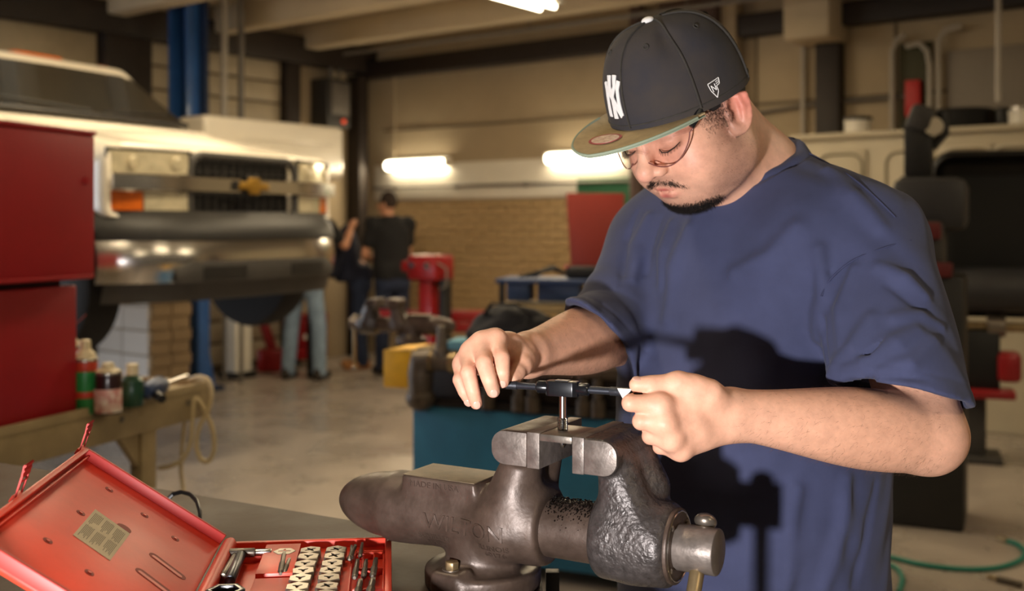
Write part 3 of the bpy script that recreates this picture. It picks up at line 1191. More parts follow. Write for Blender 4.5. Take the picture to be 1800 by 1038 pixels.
for e_, w_, sg in ((EL_L, WR_L, 1), (EL_R, WR_R, -1)):
    ax_ = w_ - e_
    l_ = np.linalg.norm(ax_)
    pw = BV + np.array([MX, MY, 0]) - e_
    t_ = pw @ ax_ / l_ ** 2
    rd_ = np.linalg.norm(pw - t_[:, None] * ax_, axis=1)
    pr = 0.110 * ((t_ > 0.02) & (t_ < 1.02) & (rd_ < 0.06)) * np.clip(1.25 - t_ * 0.6, 0, 1)
    axu = ax_ / l_
    grow('arm_hair', pr, lambda n, q, axu=axu: 0.30 * n + 0.75 * axu + np.array([0, 0, -0.35]), 0.006, 0.011, 0.00009, 'arm_hair', 1)


def mv(p):
    return Vector((float(p[0] - MX), float(p[1] - MY), float(p[2])))


for sx in (1, -1):                          # lashes of the lowered lids, eyebrows
    mb = MB()
    row = [hw(sx * x, y, z) for x, y, z in ((0.021, 0.0885, -0.0055), (0.028, 0.0925, -0.0085), (0.036, 0.0915, -0.0090), (0.044, 0.0850, -0.0065), (0.050, 0.0785, -0.0025))]
    mb.tube([mv(p) for p in row], [0.0004, 0.0008, 0.0010, 0.0009, 0.0004], 6)
    for i in range(27):
        t = i / 26 * 4
        k = min(int(t), 3)
        a = row[k] + (row[k + 1] - row[k]) * (t - k)
        b = a + HS * (RH @ np.array([sx * (0.0012 + 0.0025 * i / 26), 0.0036 + 0.001 * (i % 3), -0.0030]))
        mb.cyl(mv(a), mv(b), 0.00025, 0.0001, 4)
    mb.build('eyelashes', 'beard', man)
    mb = MB()
    mb.tube([mv(hw(sx * x, y, z)) for x, y, z in ((0.016, 0.0985, 0.0125), (0.028, 0.098, 0.0165), (0.042, 0.088, 0.0185), (0.056, 0.070, 0.0150))],
            [0.0025, 0.0036, 0.0034, 0.0012], 8, flat=0.6)
    mb.build('eyebrow', 'beard', man)

# finger nails
def nail(H, fi, nx, w=0.0044, l=0.0054, up=0.0, lift=None, j=3):
    f = H['f'][fi] if fi >= 0 else H['t']
    tip, dip = f[3], f[2]
    ax = (tip - dip) / np.linalg.norm(tip - dip)
    n = np.asarray(nx, float)
    n = n - ax * (n @ ax)
    n /= np.linalg.norm(n)
    s = np.cross(n, ax)
    r = (FR[fi][3] if fi >= 0 else 0.0086)
    c = tip - ax * 0.0006 + n * (r - 0.0006)
    R = Matrix((s, ax, n)).transposed()
    mb = MB()
    mb.sphere(mv(c), (w, l, 0.0012), 16, 8, rot=R)
    mb.build('fingernail', 'nail', man)


for fi, n_ in ((0, (-0.1, -1, 0.35)), (1, (-0.05, -1, 0.35)), (2, (0.0, -1, 0.40)), (3, (-0.5, -0.6, 0.5))):
    nail(HAND_R, fi, n_)
nail(HAND_L, -1, (-0.15, -0.45, 1.0), 0.0050, 0.0060)

# ------------------------------------------------------------------ his t-shirt
ZS = [0.70, 0.82, 0.95, 1.10, 1.24, 1.34, 1.41, 1.46, 1.50, 1.56]
AS = [0.205, 0.205, 0.205, 0.208, 0.205, 0.200, 0.172, 0.124, 0.092, 0.068]
BS = [0.172, 0.175, 0.182, 0.188, 0.172, 0.152, 0.136, 0.120, 0.100, 0.070]
OS = [0.00, 0.00, 0.005, 0.008, 0.006, 0.002, -0.004, -0.006, 0.0, 0.0]
COLLAR_C = P(1316, 292, 1.585)
cg = math.radians(27)
CG = TF * math.cos(cg) - np.array([0, 0, 1]) * math.sin(cg)
CN = np.cross(TL, CG)
CN *= np.sign(CN[2])
HEM_L = P(1580, 694, 1.315)
HEM_R = P(1052, 588, 1.545)
CUT_L, CUT_R = np.array([-0.22, -0.20, -0.95]), np.array([-0.62, -0.22, -0.75])


def unit(v):
    return v / np.linalg.norm(v)


def shirt_core(p):
    z = p[:, 2]
    a, b, o = np.interp(z, ZS, AS).astype(f32), np.interp(z, ZS, BS).astype(f32), np.interp(z, ZS, OS).astype(f32)
    q = p - np.array([MX, MY, 0], f32)
    ql = q @ TL.astype(f32)
    qf = q @ TF.astype(f32) - o
    k0 = np.sqrt((ql / a) ** 2 + (qf / b) ** 2)
    k1 = np.sqrt((ql / a ** 2) ** 2 + (qf / b ** 2) ** 2)
    d = k0 * (k0 - 1) / (k1 + 1e-5)
    d = np.maximum(d, z - 1.57)
    # trapezius slope and shoulder yoke
    nbz = NB + np.array([0, 0, 0.0])
    for sh in (SH_L, SH_R):
        d = smin(d, cone(p, nbz * 0.8 + sh * 0.2, sh + np.array([0, 0, 0.0]), 0.070, 0.072), 0.05)
        d = smin(d, ell(p, sh * 0.7 + np.array([MX, MY, 1.36]) * 0.3 + TF * 0.03, (0.10, 0.10, 0.10)), 0.05)   # chest and shoulder blades
    return d


SLEEVES = [(SH_L, SH_L * 0.4 + HEM_L * 0.6, HEM_L, unit(CUT_L), 0.076, 0.083), (SH_R, EL_R + np.array([-0.004, 0.0, 0.004]), HEM_R, unit(CUT_R), 0.074, 0.061)]


def sleeve(p, sh, mid, hem, cut, r0, r1):
    ax = unit(hem - mid)
    d = np.minimum(cone(p, sh, mid, r0, (r0 * 0.4 + r1 * 0.6)), cone(p, mid, hem, (r0 * 0.4 + r1 * 0.6), r1))
    d = np.minimum(d, cone(p, hem, hem + ax * 0.08, r1))
    return d, ((p - hem.astype(f32)) @ cut.astype(f32))


def shirt_base(p):
    d = shirt_core(p)
    for sh, mid, hem, cu, r0, r1 in SLEEVES:
        s, cut = sleeve(p, sh, mid, hem, cu, r0, r1)
        s = smax(s, cut, 0.004)
        d = smin(d, s, 0.022)
    # neck opening
    ring = COLLAR_C
    qc = p - ring.astype(f32)
    hn = qc @ CN.astype(f32)
    rad = nrm(qc - hn[:, None] * CN.astype(f32))
    d = smax(d, (hn - 0.004 - 2.0 * np.maximum(rad - 0.098, 0)).astype(f32), 0.006)
    return smax(d, -cone(p, ring - CN * 0.012, ring + CN * 0.20, 0.066, 0.085), 0.006)


FOLDS = []


def fold(pts, r, k=0.012, lift=0.0, groove=False):
    w = [q for q in (snap(x, y, shirt_base) for x, y in pts) if q is not None]
    r *= 0.62 if groove and pts[0][0] > 1470 else 1.30
    FOLDS.append((w, r, k, lift, groove))


# raised folds and hollows, laid along the cloth
fold([(1455, 480), (1446, 540), (1450, 600), (1457, 655)], 0.0065, 0.010, 0, True)
fold([(1462, 660), (1520, 640), (1575, 605), (1610, 585)], 0.0065, 0.014, 0.002)
fold([(1490, 668), (1560, 660), (1625, 664)], 0.005, 0.010, 0, True)
fold([(1480, 645), (1530, 618), (1570, 590)], 0.0045, 0.010, 0, True)
fold([(1545, 470), (1590, 490), (1625, 520)], 0.006, 0.014, 0.001)
fold([(1560, 500), (1600, 530), (1640, 560)], 0.0045, 0.010, 0, True)
fold([(1570, 560), (1620, 555), (1655, 575)], 0.005, 0.012, 0.001)
fold([(1530, 560), (1500, 610), (1470, 640)], 0.006, 0.016, 0.001)
fold([(1120, 372), (1102, 420), (1095, 480)], 0.0045, 0.010, 0, True)
fold([(1108, 410), (1097, 455), (1091, 500)], 0.0042, 0.008, 0, True)
fold([(1140, 380), (1122, 430), (1112, 490)], 0.0060, 0.014, 0.002)
fold([(1160, 385), (1146, 430), (1136, 480)], 0.0045, 0.010, 0, True)
fold([(1180, 392), (1168, 440), (1160, 500)], 0.0055, 0.014, 0.001)
fold([(1440, 440), (1450, 520), (1440, 590)], 0.006, 0.016, 0.002)
fold([(1400, 400), (1350, 450), (1290, 480)], 0.0035, 0.026, 0.000)
fold([(1210, 400), (1185, 470), (1175, 560)], 0.0040, 0.024, 0.000)
fold([(1500, 470), (1478, 540), (1480, 600)], 0.0055, 0.014, 0.001)
fold([(1610, 560), (1570, 600), (1530, 625)], 0.0050, 0.012, 0, True)
fold([(1640, 600), (1600, 640), (1550, 650)], 0.0055, 0.013, 0.001)
fold([(1112, 620), (1120, 700), (1118, 800)], 0.0040, 0.018, 0.000)
fold([(1540, 850), (1525, 930), (1500, 1030)], 0.006, 0.014, 0, True)
fold([(1490, 840), (1480, 930), (1450, 1030)], 0.005, 0.020, 0.001)
fold([(1400, 860), (1390, 940), (1380, 1030)], 0.005, 0.020, 0.001)
fold([(1455, 300), (1500, 345), (1545, 400)], 0.0045, 0.018, 0.001)


def shirt_sdf(p):
    d = shirt_base(p)
    for w, r, k, lift, groove in FOLDS:
        c = sum(w) / len(w)
        R = max(np.linalg.norm(x - c) for x in w) + 0.05
        m = nrm(p - c.astype(f32)) < R
        if not m.any():
            continue
        pm = p[m]
        s = None
        for i in range(len(w) - 1):
            ra = r if 0 < i else r * 0.4
            rb = r if i < len(w) - 2 else r * 0.4
            x = cone(pm, w[i], w[i + 1], ra, rb)
            s = x if s is None else np.minimum(s, x)
        d[m] = smax(d[m], -(s + 0.002), k) if groove else smin(d[m], s - lift + 0.001, k)
    # sleeve openings and hem stitching step
    for sh, mid, hem, cu, r0, r1 in SLEEVES:
        ax = unit(hem - mid)
        cut = (p - hem.astype(f32)) @ cu.astype(f32)
        inner = np.maximum(cone(p, hem - ax * 0.04, hem + ax * 0.2, r1 - 0.0100), -0.018 - cut)
        d = smax(d, -inner, 0.002)
        m = (np.abs(cut + 0.021) < 0.004) & (cone(p, mid, hem + ax * 0.1, r1) < 0.03)
        d[m] += 0.0008 * (1 - (np.abs(cut[m] + 0.021) / 0.004) ** 2)
    # ribbed collar band around the neck opening
    qc = p - COLLAR_C.astype(f32)
    hn = qc @ CN.astype(f32)
    rad = nrm(qc - hn[:, None] * CN.astype(f32))
    m = (rad < 0.125) & (hn > -0.09)
    r_ = rad[m] + 0.25 * np.minimum(hn[m] * 0, 0)
    d[m] -= (0.0030 * np.clip((0.0905 - r_) / 0.002, 0, 1) - 0.0016 * np.exp(-((r_ - 0.0915) / 0.0022) ** 2)).astype(f32)
    # soft uneven drape
    d += (0.0016 * np.sin(p[:, 0] * 41 + 3 * np.sin(p[:, 2] * 9)) * np.sin(p[:, 2] * 17 + 2 * np.sin(p[:, 0] * 23)) +
          0.0010 * np.sin(p[:, 2] * 63 + 4 * np.sin(p[:, 0] * 31 + p[:, 1] * 17))).astype(f32)
    return d


shirt = solid('t_shirt', shirt_sdf, (-0.02, 1.2, 0.80), (0.70, 1.98, 1.60), 0.0032, 'navy_cotton', man, (MX, MY, 0), relax=1)

# ribbed collar band lying around the neck opening
def collar_rows():
    ts = np.linspace(0, 2 * math.pi, 90, endpoint=False)
    rs = np.array([0.0665, 0.0685, 0.0740, 0.0800, 0.0860, 0.0905, 0.0925])
    hs = np.linspace(0.03, -0.08, 260)
    rows = []
    for k, r in enumerate(rs):
        c = COLLAR_C + (TL[None] * np.cos(ts)[:, None] + CG[None] * np.sin(ts)[:, None]) * r
        g = (c[:, None, :] + CN[None, None] * hs[None, :, None]).reshape(-1, 3).astype(f32)
        ins = (shirt_sdf(g) < 0).reshape(len(ts), len(hs))
        h = np.where(ins.any(1), hs[np.argmax(ins, 1)], np.nan)
        h = np.where(np.isnan(h) | (h > 0.012), 0.004, h)
        for _ in range(3):
            h = (np.roll(h, 1) + h * 2 + np.roll(h, -1)) / 4
        lift = (-0.002, 0.0012, 0.0026, 0.0028, 0.0026, 0.0018, -0.0012)[k]
        rows.append(c + CN[None] * (h + lift)[:, None])
    return rows


rows = collar_rows()
mb = MB()
n_ = len(rows[0])
mb.add([mv(p) for r in rows for p in r], [(j * n_ + i, j * n_ + (i + 1) % n_, (j + 1) * n_ + (i + 1) % n_, (j + 1) * n_ + i) for j in range(len(rows) - 1) for i in range(n_)])
mb.build('collar', 'navy_cotton', shirt, thick=0.0015, angle=60)
mb = MB()
mb.tube([mv(p + CN * 0.0006) for p in rows[-2] * 0.3 + rows[-1] * 0.7], 0.0010, 6, True)
mb.build('seam', 'seam_thread', shirt)


def seam(pts, r=0.0014):
    w = [q for q in (snap(x, y, shirt_sdf) for x, y in pts) if q is not None]
    fine = []
    for i in range(len(w) - 1):
        for k in range(6):
            t = k / 6
            p0, p1 = w[max(i - 1, 0)], w[i]
            p2, p3 = w[i + 1], w[min(i + 2, len(w) - 1)]
            fine.append(0.5 * (2 * p1 + (p2 - p0) * t + (2 * p0 - 5 * p1 + 4 * p2 - p3) * t * t + (3 * p1 - p0 - 3 * p2 + p3) * t ** 3))
    mb = MB()
    eye = np.array([0, 0, CAM_H])
    mb.tube([mv(p + unit(eye - p) * 0.0008) for p in fine], r, 6)
    mb.build('seam', 'seam_thread', shirt)


seam([(1444, 520), (1460, 490), (1500, 457), (1558, 434), (1606, 421)])
seam([(1408, 262), (1450, 284), (1498, 312), (1540, 348), (1578, 386)])
# trousers and boots (below the picture)
def pants_sdf(p):
    d = ell(p, (MX, MY, 0.86), (0.175, 0.175, 0.13))
    for s in (-1, 1):
        h = np.array([MX, MY, 0.86]) + TL * s * 0.095
        kn = np.array([MX, MY, 0.48]) + TL * s * 0.11 + TF * 0.02
        an = np.array([MX, MY, 0.07]) + TL * s * 0.12
        d = smin(d, smin(cone(p, h, kn, 0.098, 0.072), cone(p, kn, an, 0.072, 0.062), 0.03), 0.04)
    return smax(d, 0.05 - p[:, 2], 0.01)


solid('trousers', pants_sdf, (MX - 0.32, MY - 0.32, 0.0), (MX + 0.32, MY + 0.32, 1.02), 0.011, 'denim_dark', man, (MX, MY, 0), relax=1)
for s in (-1, 1):
    an = np.array([MX, MY, 0.0]) + TL * s * 0.12

    def boot_sdf(p, an=an):
        d = cone(p, an + np.array([0, 0, 0.05]) - TF * 0.04, an + np.array([0, 0, 0.042]) + TF * 0.13, 0.046, 0.040)
        d = smin(d, cone(p, an + np.array([0, 0, 0.06]), an + np.array([0, 0, 0.13]), 0.048), 0.02)
        return smax(d, 0.001 - p[:, 2], 0.004)
    solid('boot', boot_sdf, an - np.array([0.2, 0.2, 0.01]), an + np.array([0.2, 0.2, 0.2]), 0.009, 'boot', man, (MX, MY, 0))

# ------------------------------------------------------------------ his cap
def cw(x, y, z):
    return mv(CC + RC @ np.array([x, y, z]))


def crown(th, ph, o=0.0):
    """th: angle from the front, ph: 0 rim to 1 button."""
    a = ph * math.pi / 2
    r = math.cos(a) ** 0.70
    z = CH * math.sin(a) ** 0.88
    fr = 0.5 + 0.5 * math.cos(th)
    y_off = 0.006 * fr * math.sin(a) ** 2
    sc_ = 1.0 - 0.022 * (abs(math.sin(3 * th)) ** 6) * math.sin(2 * a) * 0
    x = (CA * r + o) * math.sin(th) * sc_
    y = ((CB if math.cos(th) > 0 else CBK) * r + o) * math.cos(th) + y_off
    # a little dent on the crown where the cloth sinks between the panels
    dent = 0.010 * math.exp(-((th - 0.95) / 0.22) ** 2 - ((ph - 0.62) / 0.18) ** 2) - 0.004 * math.exp(-((th - 1.5) / 0.3) ** 2 - ((ph - 0.45) / 0.2) ** 2)
    x -= dent * math.sin(th)
    y -= dent * math.cos(th)
    return cw(x, y, z + o * math.sin(a))


capo = thing('cap', None, None)
capo.parent = man
for k_ in ('label', 'category'):
    if k_ in capo:
        del capo[k_]
capo['label'] = 'faded dark baseball cap with tan brim'
mb = MB()
mb.grid(lambda u, v: crown(2 * math.pi * u, v * 0.999), 96, 30, True)
mb.build('crown', 'cap_cloth', capo, thick=0.002, angle=60)
for k in range(6):
    t0 = math.radians(60 * k)
    mb = MB()
    mb.tube([crown(t0, v, 0.0006) for v in np.linspace(0.02, 0.97, 26)], 0.0022, 6, flat=0.7)
    mb.build('panel_seam', 'cap_seam', capo)
    te = t0 + math.radians(30)
    mb = MB()
    c0 = np.array(crown(te, 0.60))
    nn = unit(np.array(crown(te, 0.60, 0.01)) - c0)
    R = frame_from(Vector(nn))
    mb.tube([Vector(c0 + nn * 0.0006) + R @ Vector((math.cos(t) * 0.0032, math.sin(t) * 0.0032, 0)) for t in np.linspace(0, 2 * math.pi, 14, endpoint=False)], 0.0012, 6, True)
    mb.build('eyelet', 'cap_seam', capo)
mb = MB()
mb.tube([crown(2 * math.pi * i / 80, 0.035, 0.0003) for i in range(80)], 0.0010, 6, True)
mb.build('sweatband_seam', 'cap_seam', capo)
mb = MB()
mb.sphere(crown(0, 0.99, 0.002), (0.0085, 0.0085, 0.0045), 16, 8, rot=Matrix(RC.tolist()))
mb.build('button', 'white_thread', capo)


def brim_pt(u, v, o):
    t = (u - 0.5) * 2 * math.radians(58)
    ix, iy = (CA - 0.002) * math.sin(t), (CB - 0.002) * math.cos(t)
    ext = 0.090 * max(0.0, math.cos(t * 90 / 58)) ** 0.42
    ox, oy = ix * 1.12, iy + ext
    x, y = ix + (ox - ix) * v, iy + (oy - iy) * v
    z = 0.001 - 0.30 * x * x + 0.05 * max(0.0, y - iy) + 0.15 * v * max(0.0, -x) + o
    return cw(x, y, z)


mb = MB()
mb.grid(lambda u, v: brim_pt(u, v, 0.0016), 60, 12)
mb.build('brim', 'brim_cloth', capo, thick=0.0022, angle=60)
mb = MB()
mb.grid(lambda u, v: brim_pt(u, v * 0.992, -0.0026), 60, 10)
mb.build('brim_underside', 'brim_under', capo, thick=0.0012, angle=60)
mb = MB()
mb.tube([brim_pt(u, 1.0, -0.0002) for u in np.linspace(0.005, 0.995, 70)], 0.0021, 6)
mb.build('brim_edge', 'brim_under', capo)


def brim_xy(x, y, o):
    return cw(x, y, 0.001 - 0.30 * x * x + 0.05 * max(0.0, y - math.sqrt(max(0, 1 - (x / CA) ** 2)) * CB) + 0.075 * max(0.0, -x) + 0.0028 + o)


def oval(rx, ry, n=36):
    return [(rx * math.cos(t), ry * math.sin(t)) for t in np.linspace(0, 2 * math.pi, n, endpoint=False)]


SKX, SKY = -0.014, CB + 0.036
mb = MB()
ring_o, ring_i = oval(0.0235, 0.0195), oval(0.0198, 0.0160)
n_ = len(ring_o)
mb.add([brim_xy(SKX + x, SKY + y, 0.0004) for x, y in ring_o] + [brim_xy(SKX + x, SKY + y, 0.0004) for x, y in ring_i],
       [(i, (i + 1) % n_, n_ + (i + 1) % n_, n_ + i) for i in range(n_)])
mb.build('sticker_ring', 'sticker_red', capo, thick=0.0003)
mb = MB()
mb.add([brim_xy(SKX + x, SKY + y, 0.0003) for x, y in ring_i], [tuple(range(n_))])
mb.build('sticker', 'sticker_pale', capo, thick=0.0003)


def on_crown(u, v, o, th0, v0, scale=1.0, lean=0.0):
    """u to the wearer's left, v up, metres, on the crown."""
    # arc length to angles at that height
    ph = (v0 + v) / (CH * 1.35)
    r = 0.5 * (CA + CB) * math.cos(ph * math.pi / 2) ** 0.70
    th = th0 + (u + lean * v) / r
    return crown(th, max(ph, 0.01), o)


def stroke_mesh(polys, th0, v0, o, thick, name, m):
    mb = MB()
    for poly in polys:
        # strips given as left edge and right edge point lists
        a, b = poly
        k = len(a)
        fine_a, fine_b = [], []
        for i in range(k - 1):
            for s_ in range(4):
                t = s_ / 4
                fine_a.append((a[i][0] + (a[i + 1][0] - a[i][0]) * t, a[i][1] + (a[i + 1][1] - a[i][1]) * t))
                fine_b.append((b[i][0] + (b[i + 1][0] - b[i][0]) * t, b[i][1] + (b[i + 1][1] - b[i][1]) * t))
        fine_a.append(a[-1])
        fine_b.append(b[-1])
        n = len(fine_a)
        vs = [on_crown(x, y, o, th0, v0) for x, y in fine_a] + [on_crown(x, y, o, th0, v0) for x, y in fine_b]
        vs += [on_crown(x, y, o + thick, th0, v0) for x, y in fine_a] + [on_crown(x, y, o + thick, th0, v0) for x, y in fine_b]
        fs = []
        for i in range(n - 1):
            fs += [(i, i + 1, n + i + 1, n + i), (2 * n + i, 3 * n + i, 3 * n + i + 1, 2 * n + i + 1),
                   (i, 2 * n + i, 2 * n + i + 1, i + 1), (n + i, n + i + 1, 3 * n + i + 1, 3 * n + i)]
        fs += [(0, n, 3 * n, 2 * n), (n - 1, 3 * n - 1, 4 * n - 1, 2 * n - 1)]
        mb.add(vs, fs)
    return mb.build(name, m, capo, bevel=0.0004, seg=1)


def strip(pts, ws):
    """Centre line with widths -> two edges."""
    A, B_ = [], []
    for i, (x, y) in enumerate(pts):
        x0, y0 = pts[max(i - 1, 0)]
        x1, y1 = pts[min(i + 1, len(pts) - 1)]
        dx, dy = x1 - x0, y1 - y0
        l = math.hypot(dx, dy) or 1
        nx, ny = -dy / l, dx / l
        w = ws[i] / 2
        A.append((x + nx * w, y + ny * w))
        B_.append((x - nx * w, y - ny * w))
    return A, B_


u_ = 0.00088
emblem = [strip([(-15 * u_, -27 * u_), (-14 * u_, -10 * u_), (-14 * u_, 8 * u_), (-17 * u_, 19 * u_)], [7.55 * u_, 6.14 * u_, 6.14 * u_, 6.61 * u_]),
          strip([(-18 * u_, 18 * u_), (-6 * u_, 4 * u_), (6 * u_, -12 * u_), (16 * u_, -26 * u_)], [5.66 * u_, 7.55 * u_, 7.55 * u_, 8.50 * u_]),
          strip([(15 * u_, -26 * u_), (14 * u_, -10 * u_), (14 * u_, 8 * u_), (18 * u_, 20 * u_)], [7.55 * u_, 6.14 * u_, 6.14 * u_, 7.55 * u_]),
          strip([(0, -29 * u_), (0, -14 * u_), (0, 0)], [9.44 * u_, 6.14 * u_, 6.61 * u_]),
          strip([(0, 0), (-5 * u_, 12 * u_), (-6 * u_, 29 * u_)], [6.14 * u_, 5.66 * u_, 8.50 * u_]),
          strip([(0, 0), (7 * u_, 12 * u_), (8 * u_, 29 * u_)], [6.14 * u_, 5.66 * u_, 8.50 * u_])]
o_ = stroke_mesh(emblem, -0.21, 0.039, 0.0010, 0.0022, 'front_emblem', 'white_thread')
o_['label'] = 'raised white interlocking letter emblem'
# outlined flag on the side
u_ = 0.00080
fl = [(-12, 9), (12, 11), (10, 3), (3, 2), (4, -5), (-2, -12), (-10, -1)]
fl = [(x * u_ * 0.95, y * u_ * 0.95) for x, y in fl]
edge = [strip([fl[i], fl[(i + 1) % len(fl)]], [1.3 * u_, 1.3 * u_]) for i in range(len(fl))]
edge += [strip([(-7 * u_, 5 * u_), (-5 * u_, -4 * u_)], [1.3 * u_] * 2), strip([(-7 * u_, 5 * u_), (1 * u_, -3 * u_)], [1.3 * u_] * 2), strip([(1 * u_, -3 * u_), (0, 6 * u_)], [1.3 * u_] * 2),
         strip([(3 * u_, 7 * u_), (9 * u_, 8 * u_)], [1.1 * u_] * 2), strip([(2.5 * u_, 4.5 * u_), (9 * u_, 5.5 * u_)], [1.1 * u_] * 2)]
o_ = stroke_mesh(edge, 1.32, 0.015, 0.0006, 0.0010, 'side_emblem', 'white_thread')
o_['label'] = 'small white outlined flag emblem'

# ------------------------------------------------------------------ his safety glasses
gl = bpy.data.objects.new('safety_glasses', None)
COL.objects.link(gl)
gl.parent = man
gl['label'] = 'clear wraparound safety glasses'
GR = 0.094


def lens_pt(al, z, o=0.0):
    y0 = 0.014
    return mv(hw((GR + o) * math.sin(al) * 0.92, y0 + (GR + o) * math.cos(al), z))


def lens_low(t):          # 0 nose to 1 temple
    return -0.002 - 0.023 * math.sin(math.pi * min(1.0, 0.12 + t * 0.95)) ** 0.7 + 0.012 * t ** 3


for sx in (1, -1):
    a0, a1 = math.radians(9) * sx, math.radians(54) * sx
    mb = MB()
    mb.grid(lambda u, v: lens_pt(a0 + (a1 - a0) * u, lens_low(u) + (0.020 - 0.006 * u - lens_low(u)) * v), 26, 8)
    mb.build('lens', 'clear_lens', gl, thick=0.0018, angle=60)
    mb = MB()
    mb.tube([lens_pt(a0 + (a1 - a0) * u, lens_low(u), 0.0009) for u in np.linspace(0, 1, 30)], 0.0009, 6)
    mb.build('lens_rim', 'lens_rim', gl)
    mb = MB()
    mb.tube([lens_pt(a1, z, 0.0009) for z in np.linspace(lens_low(1.0), 0.014, 8)], 0.0009, 6)
    mb.build('lens_rim', 'lens_rim', gl)
    mb = MB()
    tp = [lens_pt(a1 * 0.99, 0.013, 0.002), mv(hw(sx * 0.0745, 0.052, 0.023)), mv(hw(sx * 0.071, 0.030, 0.032)), mv(hw(sx * 0.070, 0.0, 0.036))]
    mb.tube(tp, [0.0030, 0.0040, 0.0034, 0.0028], 8, flat=1.4)
    mb.build('temple', 'black_plastic', gl)
    mb = MB()
    mb.tube([lens_pt(a1 * k, 0.012 + 0.003 * (1 - k), 0.0028) for k in (0.70, 0.8, 0.9, 0.99)], [0.0012, 0.0026, 0.0034, 0.0036], 8)
    mb.build('hinge_block', 'clear_lens', gl)
mb = MB()
mb.tube([lens_pt(math.radians(a), -0.006 + 0.010 * math.cos(math.radians(a * 6)), 0.0006) for a in np.linspace(-11, 11, 9)], 0.0022, 8)
mb.build('nose_bridge', 'clear_lens', gl)
# ------------------------------------------------------------------ the bullet vise
M['cast_iron'] = mat('cast_iron', '#52433a', 0.44, 0.28, var=0.35, vscale=26, bump=0.22, bscale=150, rvar=0.12)
M['raw_iron'] = mat('raw_iron', '#776d66', 0.42, 0.45, var=0.30, vscale=60, bump=0.25, bscale=220, rvar=0.1)
M['flaked_iron'] = mat('flaked_iron', '#4a4442', 0.34, 0.40, var=0.35, vscale=90, bump=0.9, bscale=210, rvar=0.12)
M['worn_steel'] = mat('worn_steel', '#8b8176', 0.32, 0.8, var=0.25, vscale=50, bump=0.1, bscale=120)
M['anvil_worn'] = mat('anvil_worn', '#6b5c47', 0.5, 0.35, var=0.3, vscale=60, bump=0.15, bscale=160)
M['bright_steel'] = mat('bright_steel', '#c9c6c2', 0.18, 1.0, var=0.12, vscale=60)
M['brass_steel'] = mat('brass_steel', '#a08a66', 0.35, 0.75, var=0.25, vscale=40)
M['oily_filings'] = mat('oily_filings', '#1d1815', 0.22, 0.4, var=0.4, vscale=200)
VA = unit(np.array([0.873, -0.487, 0.0]))
VANG = math.atan2(VA[1], VA[0])
V0 = np.array([0.063, 1.244, 1.100])            # on the spindle axis, below the tap
BENCH_Z = 1.02
ZB = BENCH_Z - V0[2]


def jaw_head(p, x0, x1, sgn):
    """Square towards the gap, rounded behind; flat at both ends."""
    cx, cz, hx, hz = (x0 + x1) / 2, 0.0965, (x1 - x0) / 2, 0.0200
    qx, qz = np.abs(p[:, 0] - cx) - hx, np.abs(p[:, 2] - cz) - hz
    R0 = 0.0175
    back = (p[:, 0] - cx) * sgn < 0
    r = np.where(back, R0, 0.0012)
    ax, az = np.maximum(qx + r, 0), np.maximum(qz + r, 0)
    d2 = np.sqrt(ax * ax + az * az) + np.minimum(np.maximum(qx + r, qz + r), 0) - r
    return smax(d2.astype(f32), (np.abs(p[:, 1] - 0.010) - 0.055).astype(f32), 0.0015)


def vise_solids(static, scale=1.0):
    def fixed(p):
        d = ell(p, (-0.235, 0, -0.002), (0.089, 0.041, 0.041))
        d = smin(d, cylx(p, -0.24, -0.030, 0.041, z=-0.002, rd=0.006), 0.012)
        d = smin(d, cylx(p, -0.046, -0.020, 0.045, rd=0.006), 0.008)                       # front collar
        d = smin(d, rbox(p, (-0.155, 0, 0.020), (0.052, 0.035, 0.027), 0.003), 0.006)      # anvil
        # neck sweeping up to the jaw
        n = cone(p, (-0.070, -0.016, 0.0), (-0.046, -0.016, 0.085), 0.040, 0.022)
        n = smin(n, cone(p, (-0.070, 0.030, 0.0), (-0.046, 0.036, 0.085), 0.034, 0.022), 0.02)
        n = smax(n, p[:, 0] + 0.020, 0.008)
        d = smin(d, n, 0.018)
        # jaw head: rounded at the back, square in front
        j = jaw_head(p, -0.074, -0.0125, 1)
        d = smin(d, j, 0.006)
        # swivel base
        b = cylz(p, (-0.112, 0.0), ZB + 0.0, ZB + 0.024, 0.070, 0.005)
        b = smin(b, cylz(p, (-0.112, 0.0), ZB, 0.0, 0.044, 0.004), 0.016)
        b = smin(b, rbox(p, (-0.122, -0.052, ZB + 0.015), (0.020, 0.020, 0.015), 0.006), 0.008)
        b = smin(b, rbox(p, (-0.122, 0.052, ZB + 0.015), (0.020, 0.020, 0.015), 0.006), 0.008)
        b = smin(b, cone(p, (-0.100, -0.070, ZB + 0.004), (-0.100, -0.056, ZB + 0.028), 0.007, 0.005), 0.010)
        d = smin(d, b, 0.010)
        return d

    def moving(p):
        d = cylx(p, 0.046, 0.132, 0.046, rd=0.008)
        d = smin(d, cylx(p, 0.042, 0.075, 0.043, rd=0.012), 0.008)
        n = cone(p, (0.090, -0.016, 0.0), (0.068, -0.010, 0.080), 0.038, 0.025)
        n = smin(n, cone(p, (0.090, 0.024, 0.0), (0.070, 0.030, 0.080), 0.034, 0.025), 0.02)
        n = smax(n, 0.050 - p[:, 0], 0.008)
        n = smax(n, -p[:, 1] - 0.040, 0.006)
        d = smin(d, n, 0.018)
        j = jaw_head(p, 0.0295, 0.083, -1)
        j = smin(j, cone(p, (0.074, 0.020, 0.085), (0.090, 0.020, 0.055), 0.027, 0.027), 0.014)
        d = smin(d, j, 0.006)
        return d
    return fixed if static else moving


